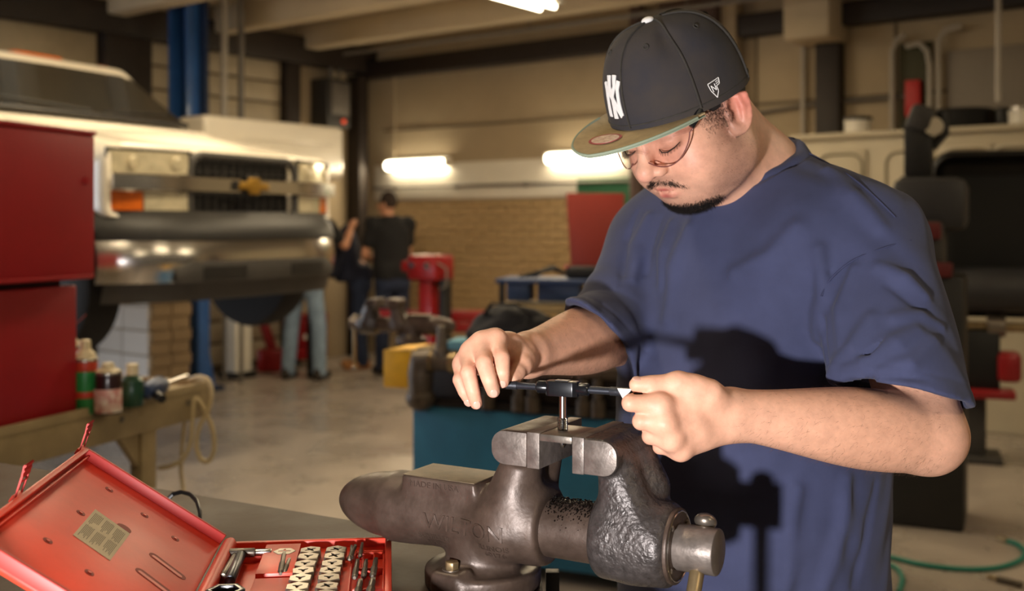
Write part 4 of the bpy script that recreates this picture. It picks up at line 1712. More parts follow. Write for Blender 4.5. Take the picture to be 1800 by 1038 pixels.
def wrap_text(mb, body, size, s0, z0, depth=0.0018, spacing=1.0):
    """Raised letters laid on the camera side of the fixed body (local x along the spindle)."""
    f = vise_solids(True)
    vs, fs = text_mesh(body, size, depth)
    xs = np.array([s0 + v.x * spacing for v in vs])
    zs = np.array([z0 + v.y for v in vs])
    yy = np.linspace(-0.085, 0.0, 240)
    g = np.stack([np.repeat(xs, len(yy)), np.tile(yy, len(xs)), np.repeat(zs, len(yy))], 1).astype(f32)
    inside = (f(g) < 0).reshape(len(xs), len(yy))
    y0 = yy[np.argmax(inside, 1)]
    mb.add([(x, y - v.z - 0.0002, z) for x, y, z, v in zip(xs, y0, zs, vs)], fs)


def make_vise(name, label, group=None, h=0.0028):
    root = thing(name, label, 'vise', (V0[0], V0[1], BENCH_Z), VANG, group)
    off = (0, 0, ZB)
    fx = solid('fixed_body', vise_solids(True), (-0.34, -0.11, ZB - 0.004), (0.02, 0.11, 0.135), h, 'cast_iron', root, off)
    mvb = solid('sliding_jaw', vise_solids(False), (0.0, -0.075, -0.07), (0.18, 0.085, 0.135), h, 'flaked_iron', root, off)
    T = lambda x, y, z: (x, y, z - ZB)
    mb = MB()
    mb.cyl(T(-0.04, 0, 0), T(0.06, 0, 0), 0.0335, n=40)
    mb.build('slide_tube', 'cast_iron', root)
    mb = MB()
    mb.cyl(T(0.131, 0, 0), T(0.136, 0, 0), 0.041, n=40)
    mb.build('end_cap', 'cast_iron', root, bevel=0.0012)
    mb = MB()
    mb.tube([T(0.1365, 0.0375 * math.cos(t), 0.0375 * math.sin(t)) for t in np.linspace(0, 2 * math.pi, 40, endpoint=False)], 0.0010, 6, True)
    mb.build('snap_ring', 'bright_steel', root)
    for k in range(4):
        a = math.radians(40 + 90 * k)
        mb = MB()
        mb.sphere(T(0.1362, 0.032 * math.cos(a), 0.032 * math.sin(a)), (0.0022, 0.0034, 0.0034), 10, 6)
        mb.build('rivet', 'worn_steel', root)
    mb = MB()
    mb.cyl(T(0.134, 0, 0), T(0.181, 0, 0), 0.0250, n=36)
    mb.build('spindle_hub', 'raw_iron', root, bevel=0.002)
    hb = np.array([0.161, 0.0, 0.0])
    hd = unit(np.array([0.0, 0.50, 0.866]))
    mb = MB()
    mb.cyl(T(*(hb + hd * 0.030)), T(*(hb - hd * 0.200)), 0.0080, n=20)
    mb.build('handle_bar', 'brass_steel', root, bevel=0.001)
    for e in (0.031, -0.200):
        mb = MB()
        c = hb + hd * e
        mb.sphere(T(*c), (0.0125, 0.0125, 0.0090), 18, 10, rot=frame_from(Vector(hd)))
        mb.build('handle_knob', 'worn_steel', root)
    # jaw plates, a hair proud of the castings
    for s0, s1 in ((-0.0275, -0.0120), (0.0290, 0.0430)):
        mb = MB()
        mb.box(T((s0 + s1) / 2, 0.010, 0.0967), (s1 - s0, 0.1112, 0.0404))
        mb.build('jaw_plate', 'raw_iron', root, bevel=0.0006)
    # anvil face, worn bare
    mb = MB()
    mb.box(T(-0.155, 0, 0.0470), (0.102, 0.068, 0.0012))
    mb.build('anvil_face', 'anvil_worn', root, bevel=0.0004)
    # near ends of the jaws, bare casting
    def dshape(x0, x1, sgn):
        pts = []
        r = 0.0165
        z0_, z1_ = 0.0775, 0.1155
        xb = x0 if sgn > 0 else x1
        xf = x1 if sgn > 0 else x0
        for a0 in np.linspace(90, 270, 15):
            t = math.radians(a0)
            cz = z1_ - r if a0 <= 180 else z0_ + r
            pts.append((xb + sgn * r + sgn * r * math.cos(t), cz + r * math.sin(t)))
        return pts + [(xf, z0_), (xf, z1_)]
    for poly in (dshape(-0.0735, -0.0283, 1), dshape(0.0438, 0.0825, -1)):
        mb = MB()
        mb.prism(poly, 0, 0.0012, Matrix(((1, 0, 0, 0), (0, 0, 1, -0.0460), (0, 1, 0, -ZB), (0, 0, 0, 1))))
        mb.build('jaw_end', 'raw_iron', root, bevel=0.0004)
    # base bolts
    for y in (-0.054, 0.054):
        mb = MB()
        hexp = [(0.0085 * math.cos(math.radians(60 * k + 12)), 0.0085 * math.sin(math.radians(60 * k + 12))) for k in range(6)]
        mb.prism(hexp, 0.0305, 0.0395, Matrix.Translation((-0.122, y, 0)))
        mb.build('base_bolt', 'brass_steel', root, bevel=0.0012)
        mb = MB()
        mb.cyl((-0.122, y, 0.0290), (-0.122, y, 0.0312), 0.0115, n=20)
        mb.build('washer', 'worn_steel', root)
    return root


vise = make_vise('bullet_vise', 'dark cast-iron bullet vise clamping a plate on the near bench')
mb = MB()
wrap_text(mb, 'WILTON', 0.0255, -0.112, -0.003, 0.0034, 1.16)
o_ = mb.build('lettering', 'cast_iron', vise)
o_.location = (0, 0, -ZB)
mb = MB()
wrap_text(mb, 'SCHILLER', 0.0090, -0.158, -0.022, 0.0014, 1.2)
wrap_text(mb, 'PARK', 0.0090, -0.156, -0.031, 0.0014, 1.3)
o_ = mb.build('lettering', 'cast_iron', vise)
o_.location = (0, 0, -ZB)
mb = MB()
wrap_text(mb, 'ILLINOIS', 0.0090, -0.070, -0.020, 0.0014, 1.2)
wrap_text(mb, '60176', 0.0090, -0.070, -0.029, 0.0014, 1.3)
o_ = mb.build('lettering', 'cast_iron', vise)
o_.location = (0, 0, -ZB)
mb = MB()
vs, fs = text_mesh('MADE IN USA', 0.010, 0.0014)
mb.add([(-0.160 + v.x * 1.15, -0.0352 - v.z, 0.038 + v.y) for v in vs], fs)
o_ = mb.build('lettering', 'cast_iron', vise)
o_.location = (0, 0, -ZB)
# oily swarf on the slide tube
mb = MB()
rg = random.Random(3)
for i in range(700):
    s0 = rg.uniform(-0.018, 0.044)
    a = rg.gauss(-0.15, 0.40)
    c = Vector((s0, 0.0338 * math.sin(a), 0.0338 * math.cos(a) - ZB + rg.uniform(-0.001, 0.002)))
    r = rg.uniform(0.0004, 0.0011)
    mb.sphere(c, (r, r * rg.uniform(0.5, 1.2), r * rg.uniform(0.5, 1.4)), 6, 4)
o_ = mb.build('metal_filings', 'oily_filings', vise)
o_['kind'] = 'stuff'


def vw(s, t, z):
    """Vise coordinates to world."""
    return V0 + VA * s + np.array([-VA[1], VA[0], 0]) * t + np.array([0, 0, z])


# ------------------------------------------------------------------ plate being tapped
M['plate_steel'] = mat('plate_steel', '#7d756c', 0.34, 0.65, var=0.3, vscale=70, bump=0.12, bscale=160)
M['black_oxide'] = mat('black_oxide', '#1b1c20', 0.26, 0.35, var=0.2, vscale=60, coat=0.3)
M['gun_steel'] = mat('gun_steel', '#43464e', 0.3, 0.7, var=0.2, vscale=80)
M['knurl'] = mat('knurl', '#3a3c42', 0.45, 0.6, var=0.2, vscale=300, bump=0.6, bscale=900)
c_ = vw(0.0085, -0.014, 0.1125)
mb = MB()
mb.box((0, 0, 0), (0.0400, 0.064, 0.008))
plate = mb.build('steel_plate', 'plate_steel', None, bevel=0.0007)
plate.location = c_
plate.rotation_euler = (0, 0, VANG)
tag(plate, 'small flat steel plate gripped between the vise jaws', 'plate')

# tap standing in the plate
TAPX = vw(0.000, -0.010, 0.0)
tz0, tz1 = 1.196, 1.262
tp = thing('tap', 'upright steel thread tap turned into the plate in the vise', 'tap', (TAPX[0], TAPX[1], tz0))
mb = MB()
prof = []
zz = 0.0
mb.lathe([(0.0030, 0.0), (0.0046, 0.004), (0.0048, 0.008)] + [(0.0050 + 0.0007 * (k % 2), 0.008 + 0.0009 * k) for k in range(28)] + [(0.0044, 0.034)], 20)
mb.build('threaded_end', 'bright_steel', tp, angle=20)
mb = MB()
mb.cyl((0, 0, 0.033), (0, 0, 0.066), 0.0043, n=20)
mb.build('shank', 'bright_steel', tp)
for k in range(3):
    a = math.radians(30 + 120 * k)
    mb = MB()
    mb.cyl((0.0056 * math.cos(a), 0.0056 * math.sin(a), 0.004), (0.0056 * math.cos(a), 0.0056 * math.sin(a), 0.034), 0.0010, n=8)
    mb.build('flute', 'black_oxide', tp)

# tap wrench
WZ = 1.2635
wd = unit(np.array([0.924, -0.382, 0.0]))
wr_ = thing('tap_wrench', 'black straight tap wrench held level above the vise', 'tap wrench', (TAPX[0], TAPX[1], WZ), math.atan2(wd[1], wd[0]))
mb = MB()
pl = [(-0.0190, -0.0058), (-0.0145, -0.0095), (0.0145, -0.0095), (0.0190, -0.0058), (0.0190, 0.0058), (0.0145, 0.0095), (-0.0145, 0.0095), (-0.0190, 0.0058)]
mb.prism(pl, -0.0085, 0.0085)
mb.build('body', 'black_oxide', wr_, bevel=0.0010)
mb = MB()
mb.box((0.0, 0.0, 0.0087), (0.016, 0.011, 0.0012))
mb.build('jaw_slot', 'gun_steel', wr_)
for s in (-1, 1):
    mb = MB()
    mb.lathe([(0.0058, 0.016), (0.0072, 0.0185), (0.0072, 0.0300), (0.0060, 0.0315), (0.0044, 0.0318)], 20, axis=(s, 0, 0))
    mb.build('collar', 'black_oxide', wr_)
    mb = MB()
    mb.cyl((s * 0.031, 0, 0), (s * 0.060, 0, 0), 0.0042, n=18)
    mb.build('handle', 'gun_steel', wr_)
    mb = MB()
    mb.cyl((s * 0.056, 0, 0), (s * 0.112, 0, 0), 0.0050, n=18)
    mb.build('knurled_grip', 'knurl', wr_, bevel=0.0008)
mb = MB()
mb.prism([(0.0660, -0.0052), (0.0830, -0.0052), (0.0760, 0.0060), (0.0725, 0.0060)], -0.0010, 0.0010, Matrix(((1, 0, 0, 0), (0, 0, 1, -0.0046), (0, -1, 0, -0.0006), (0, 0, 0, 1))))
o_ = mb.build('tape_flag', 'white_thread', wr_, bevel=0.0005)
o_['label'] = 'white tape on the grip'
# ------------------------------------------------------------------ the near workbench
M['bench_top'] = mat('bench_top', '#4b3c30', 0.6, var=0.30, vscale=7, bump=0.12, bscale=140, rvar=0.12)
M['bench_wood'] = mat('bench_wood', '#6e5a3e', 0.7, var=0.35, vscale=12, stretch=(1, 1, 6), bump=0.2, bscale=60)
M['dark_steel'] = mat('dark_steel', '#1d1c1f', 0.45, 0.3, var=0.2, vscale=20)
c1 = P(0, 812, 0.43 * 1900 / 417)
c2 = P(948, 968, 0.43 * 1900 / 573)
far_l = c1 + (c1 - c2) * 0.55
near_r = np.array([0.036, 0.62, 0])
near_l = far_l + (near_r - c2) * 1.0
bench = thing('workbench', 'near workbench with a worn dark brown top carrying the vise', 'workbench', (-0.6, 1.3, 0))
poly = [(p[0] + 0.6, p[1] - 1.3) for p in (far_l, near_l, near_r, c2)]
mb = MB()
mb.prism(poly, BENCH_Z - 0.008, BENCH_Z)
mb.build('top_sheet', 'bench_top', bench, bevel=0.001)
mb = MB()
inset = [(x * 0.997, y * 0.997) for x, y in poly]
mb.prism(inset, BENCH_Z - 0.075, BENCH_Z - 0.008)
mb.build('top_slab', 'bench_wood', bench, bevel=0.002)
for k, (x, y) in enumerate(poly):
    cx, cy = sum(p[0] for p in poly) / 4, sum(p[1] for p in poly) / 4
    lx, ly = x + (cx - x) * 0.10, y + (cy - y) * 0.10
    mb = MB()
    mb.box((lx, ly, (BENCH_Z - 0.075) / 2), (0.07, 0.07, BENCH_Z - 0.075))
    mb.build('leg', 'bench_wood', bench, bevel=0.003)
mb = MB()
q_ = P(971, 1000, 1.44)
mb.box((q_[0] + 0.6, q_[1] - 1.3, (BENCH_Z - 0.03) / 2), (0.018, 0.018, BENCH_Z - 0.03))
mb.build('brace_post', 'dark_steel', bench, bevel=0.001)

# ------------------------------------------------------------------ red tap and die case
M['case_red'] = mat('case_red', '#dc3e24', 0.42, var=0.14, vscale=10, bump=0.04, bscale=90, sss=0.0)
M['case_edge'] = mat('case_edge', '#bb281f', 0.5, var=0.1)
M['case_dark'] = mat('case_dark', '#8a2015', 0.6)  # darker case red, paints in the shade of the lid's hollows
M['die_steel'] = mat('die_steel', '#9a9186', 0.3, 0.85, var=0.25, vscale=60)
M['dull_steel'] = mat('dull_steel', '#6f675d', 0.36, 0.75, var=0.3, vscale=60)
M['paper'] = mat('paper', '#d8cdb4', 0.7, var=0.1, vscale=20)
M['print_ink'] = mat('print_ink', '#8d8573', 0.8)
H0 = np.array([-0.3545, 1.347, BENCH_Z])
HANG = math.atan2(0.1134, 0.9936)
eu = np.array([0.9936, 0.1134, 0])
ev = np.array([-0.1134, 0.9936, 0])
CWD, CLN, TH = 0.203, 0.373, 0.036
case = thing('tap_and_die_case', 'open red plastic tap and die case lying on the near bench', 'tool case', H0, HANG)
DECK = 0.026
mb = MB()
mb.box((CWD / 2, -CLN / 2, DECK / 2), (CWD - 0.006, CLN - 0.006, DECK))
mb.build('tray', 'case_red', case, bevel=0.001)
for c, sz in (((CWD / 2, -0.004, TH / 2), (CWD, 0.008, TH)), ((CWD / 2, -CLN + 0.004, TH / 2), (CWD, 0.008, TH)),
              ((CWD - 0.004, -CLN / 2, TH / 2), (0.008, CLN, TH)), ((0.006, -CLN / 2, TH / 2 - 0.004), (0.008, CLN, TH - 0.008))):
    mb = MB()
    mb.box(c, sz)
    mb.build('tray_rim', 'case_red', case, bevel=0.002)
mb = MB()
mb.cyl((0.004, -0.010, TH - 0.001), (0.004, -CLN + 0.01, TH - 0.001), 0.0085, n=20)
mb.build('hinge_barrel', 'case_red', case, bevel=0.001)
for y in (-0.006, -CLN + 0.004):
    mb = MB()
    mb.cyl((0.004, y, TH - 0.001), (0.004, y + 0.004, TH - 0.001), 0.0065, n=16)
    mb.build('hinge_pin', 'case_red', case)
PH = math.radians(34)


def lidp(w, y, n):
    return (-w * math.cos(PH) + n * math.sin(PH) - 0.002, y, TH + w * math.sin(PH) + n * math.cos(PH))


def lid_prism(poly, n0, n1, name, m, bevel=0.0, parent=None):
    k = len(poly)
    vs = [lidp(w, y, n0) for w, y in poly] + [lidp(w, y, n1) for w, y in poly]
    mb = MB()
    mb.add(vs, [tuple(range(k - 1, -1, -1)), tuple(range(k, 2 * k))] + [(i, (i + 1) % k, k + (i + 1) % k, k + i) for i in range(k)])
    return mb.build(name, m, parent or case, bevel=bevel)


LW = 0.208
lid = lid_prism([(0.004, 0), (LW, 0), (LW, -CLN), (0.004, -CLN)], -0.010, -0.004, 'lid', 'case_red', 0.001)
for rect in (((0.004, 0), (LW, 0), (LW, -0.007), (0.004, -0.007)), ((0.004, -CLN), (LW, -CLN), (LW, -CLN + 0.007), (0.004, -CLN + 0.007))):
    lid_prism(rect, -0.010, 0.008, 'lid_rim', 'case_edge', 0.0015, lid)
lid_prism(((LW - 0.007, 0), (LW, 0), (LW, -CLN), (LW - 0.007, -CLN)), -0.010, 0.008, 'lid_rim', 'case_red', 0.0015, lid)
lid_prism(((LW - 0.012, -0.011), (LW - 0.010, -0.011), (LW - 0.010, -CLN + 0.011), (LW - 0.012, -CLN + 0.011)), -0.005, 0.003, 'lid_rim', 'case_red', 0.0005, lid)


def lid_uv(px, py):
    o = np.array([0, 0, CAM_H])
    r = np.array([(px - 900) / FPX, 1.0, -(py - HY) / FPX])
    base = H0 + np.array([0, 0, TH]) - eu * 0.002
    nv = eu * math.sin(PH) + np.array([0, 0, math.cos(PH)])
    base = base - nv * 0.004
    t = ((base - o) @ nv) / (r @ nv)
    q = o + r * t - base
    wv = -eu * math.cos(PH) + np.array([0, 0, math.sin(PH)])
    return q @ wv, q @ ev


for px, py in ((192, 860), (142, 901), (254, 905), (84, 950), (308, 946), (157, 1006)):
    w, y = lid_uv(px, py)
    lid_prism([(w + 0.0052 * math.cos(t), y + 0.0052 * math.sin(t)) for t in np.linspace(0, 2 * math.pi, 18, endpoint=False)], -0.0052, -0.0036, 'moulded_dimple', 'case_dark', 0, lid)  # flat dark disc in place of a hollow's shade
    lid_prism([(w + 0.0022 * math.cos(t), y + 0.0022 * math.sin(t)) for t in np.linspace(0, 2 * math.pi, 12, endpoint=False)], -0.0052, -0.0028, 'dimple_pin', 'case_red', 0, lid)
w, y = lid_uv(218, 928)
lid_prism([(w + 0.009 * math.cos(t), y + 0.009 * math.sin(t)) for t in np.linspace(0, 2 * math.pi, 20, endpoint=False)], -0.0052, -0.0037, 'moulded_dimple', 'case_dark', 0, lid)  # larger hollow, its shade painted as a dark disc
for (a, b), (c, d) in (((271, 977), (318, 1012)), ((247, 1004), (300, 1044))):
    w0, y0 = lid_uv(a, b)
    w1, y1 = lid_uv(c, d)
    L_ = math.hypot(w1 - w0, y1 - y0)
    dx, dy = (w1 - w0) / L_, (y1 - y0) / L_
    rr = rounded_rect(L_ + 0.012, 0.0135, 0.0066, 5, L_ / 2, 0)
    lid_prism([(w0 + x * dx - yy * dy, y0 + x * dy + yy * dx) for x, yy in rr], -0.0052, -0.0037, 'moulded_slot', 'case_dark', 0, lid)  # dark strip painting in the shade of a slot
    rr = rounded_rect(L_ + 0.004, 0.0060, 0.0029, 5, L_ / 2, 0.002)
    lid_prism([(w0 + x * dx - yy * dy, y0 + x * dy + yy * dx) for x, yy in rr], -0.0052, -0.0034, 'slot_floor', 'case_red', 0, lid)
# sticker with fine print
cor = [np.array(lid_uv(*c)) for c in ((167, 895), (228, 938), (193, 985), (128, 940))]
st = lid_prism([tuple(c) for c in cor], -0.0042, -0.0034, 'sticker', 'paper', 0, lid)
mb = MB()
rg = random.Random(5)
for blk in range(3):
    for ln in range(7):
        v = 0.07 + 0.31 * blk + ln * 0.035
        for seg in range(2):
            u0 = 0.08 + 0.44 * seg + rg.uniform(0, 0.02)
            u1 = u0 + rg.uniform(0.26, 0.40)
            q = []
            for uu, vv in ((u0, v), (u1, v), (u1, v + 0.017), (u0, v + 0.017)):
                pt = cor[0] * (1 - uu) * (1 - vv) + cor[3] * uu * (1 - vv) + cor[1] * (1 - uu) * vv + cor[2] * uu * vv
                q.append(lidp(pt[0], pt[1], -0.00325))
            mb.add(q, [(0, 1, 2, 3)])
o_ = mb.build('fine_print', 'print_ink', lid)
o_['kind'] = 'stuff'
# latches along the outer edge of the lid
for px, py in ((142, 795), (20, 872)):
    w, y = lid_uv(px, py)
    lat = lid_prism([(LW - 0.002, y - 0.012), (LW + 0.006, y - 0.012), (LW + 0.006, y + 0.012), (LW - 0.002, y + 0.012)], -0.006, 0.002, 'latch', 'case_red', 0.001)
    mb = MB()
    q = lambda a, b, n: lidp(LW + a * 0.40, y + b, n * 1.2)
    for b0 in (-0.011, 0.008):
        mb.add([q(0.004, b0, 0.0), q(0.004, b0 + 0.003, 0.0), q(0.004, b0 + 0.003, -0.004), q(0.004, b0, -0.004),
                q(0.020, b0, 0.020), q(0.020, b0 + 0.003, 0.020), q(0.023, b0 + 0.003, 0.017), q(0.023, b0, 0.017)],
               [(0, 1, 2, 3), (4, 5, 6, 7), (0, 1, 5, 4), (1, 2, 6, 5), (2, 3, 7, 6), (3, 0, 4, 7)])
    for k in range(4):
        a, n = 0.014 + 0.004 * k, 0.014 + 0.0045 * k
        mb.add([q(a, -0.012, n), q(a, 0.012, n), q(a + 0.002, 0.012, n + 0.0016), q(a + 0.002, -0.012, n + 0.0016),
                q(a + 0.0025, -0.012, n - 0.003), q(a + 0.0025, 0.012, n - 0.003), q(a + 0.0045, 0.012, n - 0.0014), q(a + 0.0045, -0.012, n - 0.0014)],
               [(0, 1, 2, 3), (4, 5, 6, 7), (0, 1, 5, 4), (1, 2, 6, 5), (2, 3, 7, 6), (3, 0, 4, 7)])
    mb.add([q(0.019, -0.0125, 0.019), q(0.019, 0.0125, 0.019), q(0.031, 0.0125, 0.029), q(0.031, -0.0125, 0.029),
            q(0.021, -0.0125, 0.017), q(0.021, 0.0125, 0.017), q(0.033, 0.0125, 0.027), q(0.033, -0.0125, 0.027)],
           [(0, 1, 2, 3), (4, 5, 6, 7), (0, 1, 5, 4), (1, 2, 6, 5), (2, 3, 7, 6), (3, 0, 4, 7)])
    mb.build('latch_tab', 'case_edge', lat)


def tray_xy(px, py, z=0.036):
    d = (CAM_H - BENCH_Z - z) * FPX / (py - HY)
    q = np.array([(px - 900) / FPX * d, d, 0]) - np.array([H0[0], H0[1], 0])
    return q @ eu, q @ ev


def case_w(x, y, z):
    return H0 + eu * x + ev * y + np.array([0, 0, z])


# ridges and insert blocks moulded into the tray
def ridge(x0, y0, x1, y1, h=0.008, name='tray_ridge'):
    mb = MB()
    mb.box(((x0 + x1) / 2, (y0 + y1) / 2, DECK + h / 2 - 0.001), (abs(x1 - x0), abs(y1 - y0), h + 0.002))
    mb.build(name, 'case_red', case, bevel=0.0008)


ridge(0.050, -0.135, 0.092, -0.022, 0.011, 'tray_insert')
ridge(0.050, -0.330, 0.100, -0.142, 0.008, 'tray_insert')
for yy in (-0.052, -0.058, -0.118, -0.190):
    ridge(0.160, yy - 0.002, 0.193, yy + 0.002)
for xx in (0.156, 0.169, 0.182, 0.1935):
    ridge(xx - 0.0012, -0.300, xx + 0.0012, -0.060, 0.006)
ridge(0.020, -0.030, 0.024, -0.330, 0.008)
ridge(0.012, -0.052, 0.048, -0.056, 0.007)

# hexagon dies
def die_mesh(lobes, rin, name='hex_die'):
    n = 48
    R0 = 0.0142
    out, inn = [], []
    for i in range(n):
        t = 2 * math.pi * i / n
        k = math.cos(math.pi / 6) / math.cos((t % (math.pi / 3)) - math.pi / 6)
        out.append((R0 * k * math.cos(t), R0 * k * math.sin(t)))
        ri = rin * (1 + 0.80 * max(0.0, math.cos(lobes * t)) ** 1.5 - 0.40 * max(0.0, -math.cos(lobes * t)))
        inn.append((ri * math.cos(t), ri * math.sin(t)))
    mb = MB()
    ch = [(x * 0.93, y * 0.93) for x, y in out]
    z0, z1 = 0.0, 0.0095
    vs = [(x, y, z0) for x, y in out] + [(x, y, z1 - 0.0014) for x, y in out] + [(x, y, z1) for x, y in ch] + [(x, y, z1) for x, y in inn] + [(x, y, z0) for x, y in inn]
    fs = []
    for r in range(5):
        for i in range(n):
            j = (i + 1) % n
            fs.append((r * n + i, r * n + j, ((r + 1) % 5) * n + j, ((r + 1) % 5) * n + i))
    mb.add(vs, fs)
    return mb


dies_px = {'outer': [(591, 963), (588, 974), (584, 987), (581, 999), (578, 1012), (575, 1027), (571, 1041), (567, 1056)],
           'inner': [(546, 964), (542, 975), (537, 988), (533, 1000), (528, 1013), (523, 1028), (518, 1042), (512, 1057)]}
ORD = ['first', 'second', 'third', 'fourth', 'fifth', 'sixth', 'seventh', 'eighth']
protos = [die_mesh(3, 0.0036).build('hex_die', 'die_steel'), None]
protos[1] = die_mesh(4, 0.0044).build('hex_die', 'die_steel')
used = [False, False]
rg = random.Random(9)
for row, lst in dies_px.items():
    for i, (px, py) in enumerate(lst):
        k = 1 if (row == 'outer' and i % 2 == 1) else 0
        if i == 0:
            k = 1
        o = protos[k] if not used[k] else protos[k].copy()
        if used[k]:
            COL.objects.link(o)
        used[k] = True
        x, y = tray_xy(px, py, 0.038)
        o.location = case_w(x, y, DECK + 0.002)
        o.rotation_euler = (rg.uniform(-0.03, 0.03), rg.uniform(-0.03, 0.03), HANG + rg.uniform(-0.1, 0.1) + math.pi / 6)
        tag(o, f'steel hexagon die, {ORD[i]} from the back in the {"right" if row == "outer" else "left"} row of the red case', 'die', 'hexagon dies in the red case')
o = protos[1].copy()
COL.objects.link(o)
x, y = tray_xy(500, 967, 0.038)
o.location = case_w(x, y, DECK + 0.002)
o.rotation_euler = (0, 0, HANG)
tag(o, 'steel hexagon die lying apart near the back edge of the red case', 'die', 'hexagon dies in the red case')


# loose taps lying in their slots
def lying_tap(p0, p1, r, label, z=0.036):
    a = np.array(tray_xy(*p0, z))
    b = np.array(tray_xy(*p1, z))
    A, B_ = case_w(a[0], a[1], z), case_w(b[0], b[1], z)
    c = (A + B_) / 2
    dv = unit(B_ - A)
    L_ = np.linalg.norm(B_ - A)
    t = thing('lying_tap', label, 'tap', c, 0, 'loose taps in the red case')
    t.rotation_euler = Vector(dv).to_track_quat('Z', 'Y').to_euler()
    mb = MB()
    n = 18
    mb.lathe([(r * 0.5, -L_ / 2), (r, -L_ / 2 + r)] + [(r * (0.9 + 0.1 * (k % 2)), -L_ / 2 + r + k * (L_ * 0.42 / n)) for k in range(n)], 14)
    mb.build('threaded_end', 'dull_steel', t, angle=20)
    mb = MB()
    mb.cyl((0, 0, -L_ * 0.06), (0, 0, L_ * 0.36), r * 0.8, n=14)
    mb.build('shank', 'dull_steel', t)
    mb = MB()
    mb.box((0, 0, L_ * 0.43), (r * 1.1, r * 1.1, L_ * 0.14))
    mb.build('square_end', 'dull_steel', t)


for p0, p1, r, lb in (((614, 983), (625, 958), 0.0030, 'thin tap lying askew at the back right of the red case'),
                      ((618, 981), (618, 959), 0.0026, 'thin tap crossed under another at the back right of the case'),
                      ((633, 978), (637, 954), 0.0026, 'upright slim tap in the back right corner of the case'),
                      ((623, 1015), (629, 984), 0.0036, 'left tap of the middle group of three in the case'),
                      ((639, 1014), (644, 984), 0.0034, 'centre tap of the middle group of three in the case'),
                      ((655, 1013), (661, 982), 0.0040, 'right tap of the middle group of three in the case'),
                      ((626, 1052), (634, 1020), 0.0044, 'left tap of the front group at the right edge of the case'),
                      ((648, 1052), (656, 1018), 0.0050, 'right tap of the front group at the right edge of the case'),
                      ((493, 1008), (500, 970), 0.0038, 'larger tap standing beside the hexagon dies in the case'),
                      ((500, 1006), (509, 982), 0.0030, 'short fluted tap leaning beside a larger tap in the case')):
    lying_tap(p0, p1, r, lb)

# T-handle, round bar and dark socket at the hinge end
a, b = np.array(tray_xy(404, 974)), np.array(tray_xy(448, 973))
t = thing('tap_holder', 'steel T-handle tap holder at the hinge side of the red case', 'tap handle', case_w(0, 0, 0), HANG)
mb = MB()
mb.cyl((a[0], a[1], 0.038), (b[0], b[1], 0.038), 0.0052, n=18)
mb.build('cross_bar', 'dull_steel', t, bevel=0.0008)
c, d = np.array(tray_xy(423, 977)), np.array(tray_xy(404, 1022))
mb = MB()
mb.cyl((c[0], c[1], 0.037), (d[0], d[1], 0.037), 0.0062, n=18)
mb.build('stem', 'gun_steel', t, bevel=0.0008)
mb = MB()
c, d = np.array(tray_xy(413, 976)), np.array(tray_xy(392, 1013))
mb.cyl((c[0], c[1], 0.036), (d[0], d[1], 0.036), 0.0040, n=16)
o_ = mb.build('steel_rod', 'dull_steel', None, bevel=0.0006)
o_.location, o_.rotation_euler = H0, (0, 0, HANG)
tag(o_, 'plain round steel rod lying beside the T-handle in the case', 'rod')
c, d = np.array(tray_xy(447, 970)), np.array(tray_xy(478, 969))
mb = MB()
mb.box(((c[0] + d[0]) / 2, (c[1] + d[1]) / 2, 0.036), (abs(d[0] - c[0]), 0.012, 0.006))
o_ = mb.build('thread_gauge', 'bright_steel', None, bevel=0.002)
o_.location, o_.rotation_euler = H0, (0, 0, HANG)
tag(o_, 'bright folded thread gauge at the back of the red case', 'gauge')
c = np.array(tray_xy(396, 1036, 0.045))
hx = lambda r: [(c[0] + r * math.cos(math.radians(60 * k)), c[1] + r * math.sin(math.radians(60 * k))) for k in range(6)]
mb = MB()
o6, i6 = hx(0.021), hx(0.0145)
vs = [(x, y, DECK + 0.001) for x, y in o6] + [(x, y, 0.046) for x, y in o6] + [(x, y, 0.046) for x, y in i6] + [(x, y, DECK + 0.006) for x, y in i6]
fs = []
for r in range(3):
    fs += [(r * 6 + i, r * 6 + (i + 1) % 6, (r + 1) * 6 + (i + 1) % 6, (r + 1) * 6 + i) for i in range(6)]
fs += [tuple(range(5, -1, -1)), tuple(range(18, 24))]
mb.add(vs, fs)
o_ = mb.build('die_holder', 'black_oxide', None, bevel=0.001)
o_.location, o_.rotation_euler = H0, (0, 0, HANG)
tag(o_, 'black hexagonal die holder at the front of the red case', 'die holder')

# dark spectacles lying behind the open lid
g0 = P(322, 893, 0.43 * 1900 / 498)
sp = thing('spectacles', 'black-framed spectacles lying behind the open red lid', 'glasses', (g0[0], g0[1], BENCH_Z))
mb = MB()
pts = []
for px, py, z in ((352, 912, 0.004), (351, 898, 0.012), (346, 880, 0.020), (334, 868, 0.022), (318, 864, 0.020), (304, 868, 0.014), (294, 878, 0.006)):
    d = (CAM_H - BENCH_Z - z) * FPX / (py - HY)
    pts.append(P(px, py, d) - np.array([g0[0], g0[1], BENCH_Z]))
mb.tube(pts, [0.0024, 0.0030, 0.0030, 0.0024, 0.0022, 0.0022, 0.0022], 8, flat=1.5)
mb.build('temple', 'black_plastic', sp)
mb = MB()
x0, y0 = pts[0][0], pts[0][1]
mb.tube([(x0 - 0.002 + 0.024 * math.cos(t) - 0.03, y0 - 0.02 + 0.018 * math.sin(t), 0.004 + 0.002 * math.sin(t)) for t in np.linspace(0, 2 * math.pi, 26, endpoint=False)], 0.0024, 8, True)
mb.build('rim', 'black_plastic', sp)
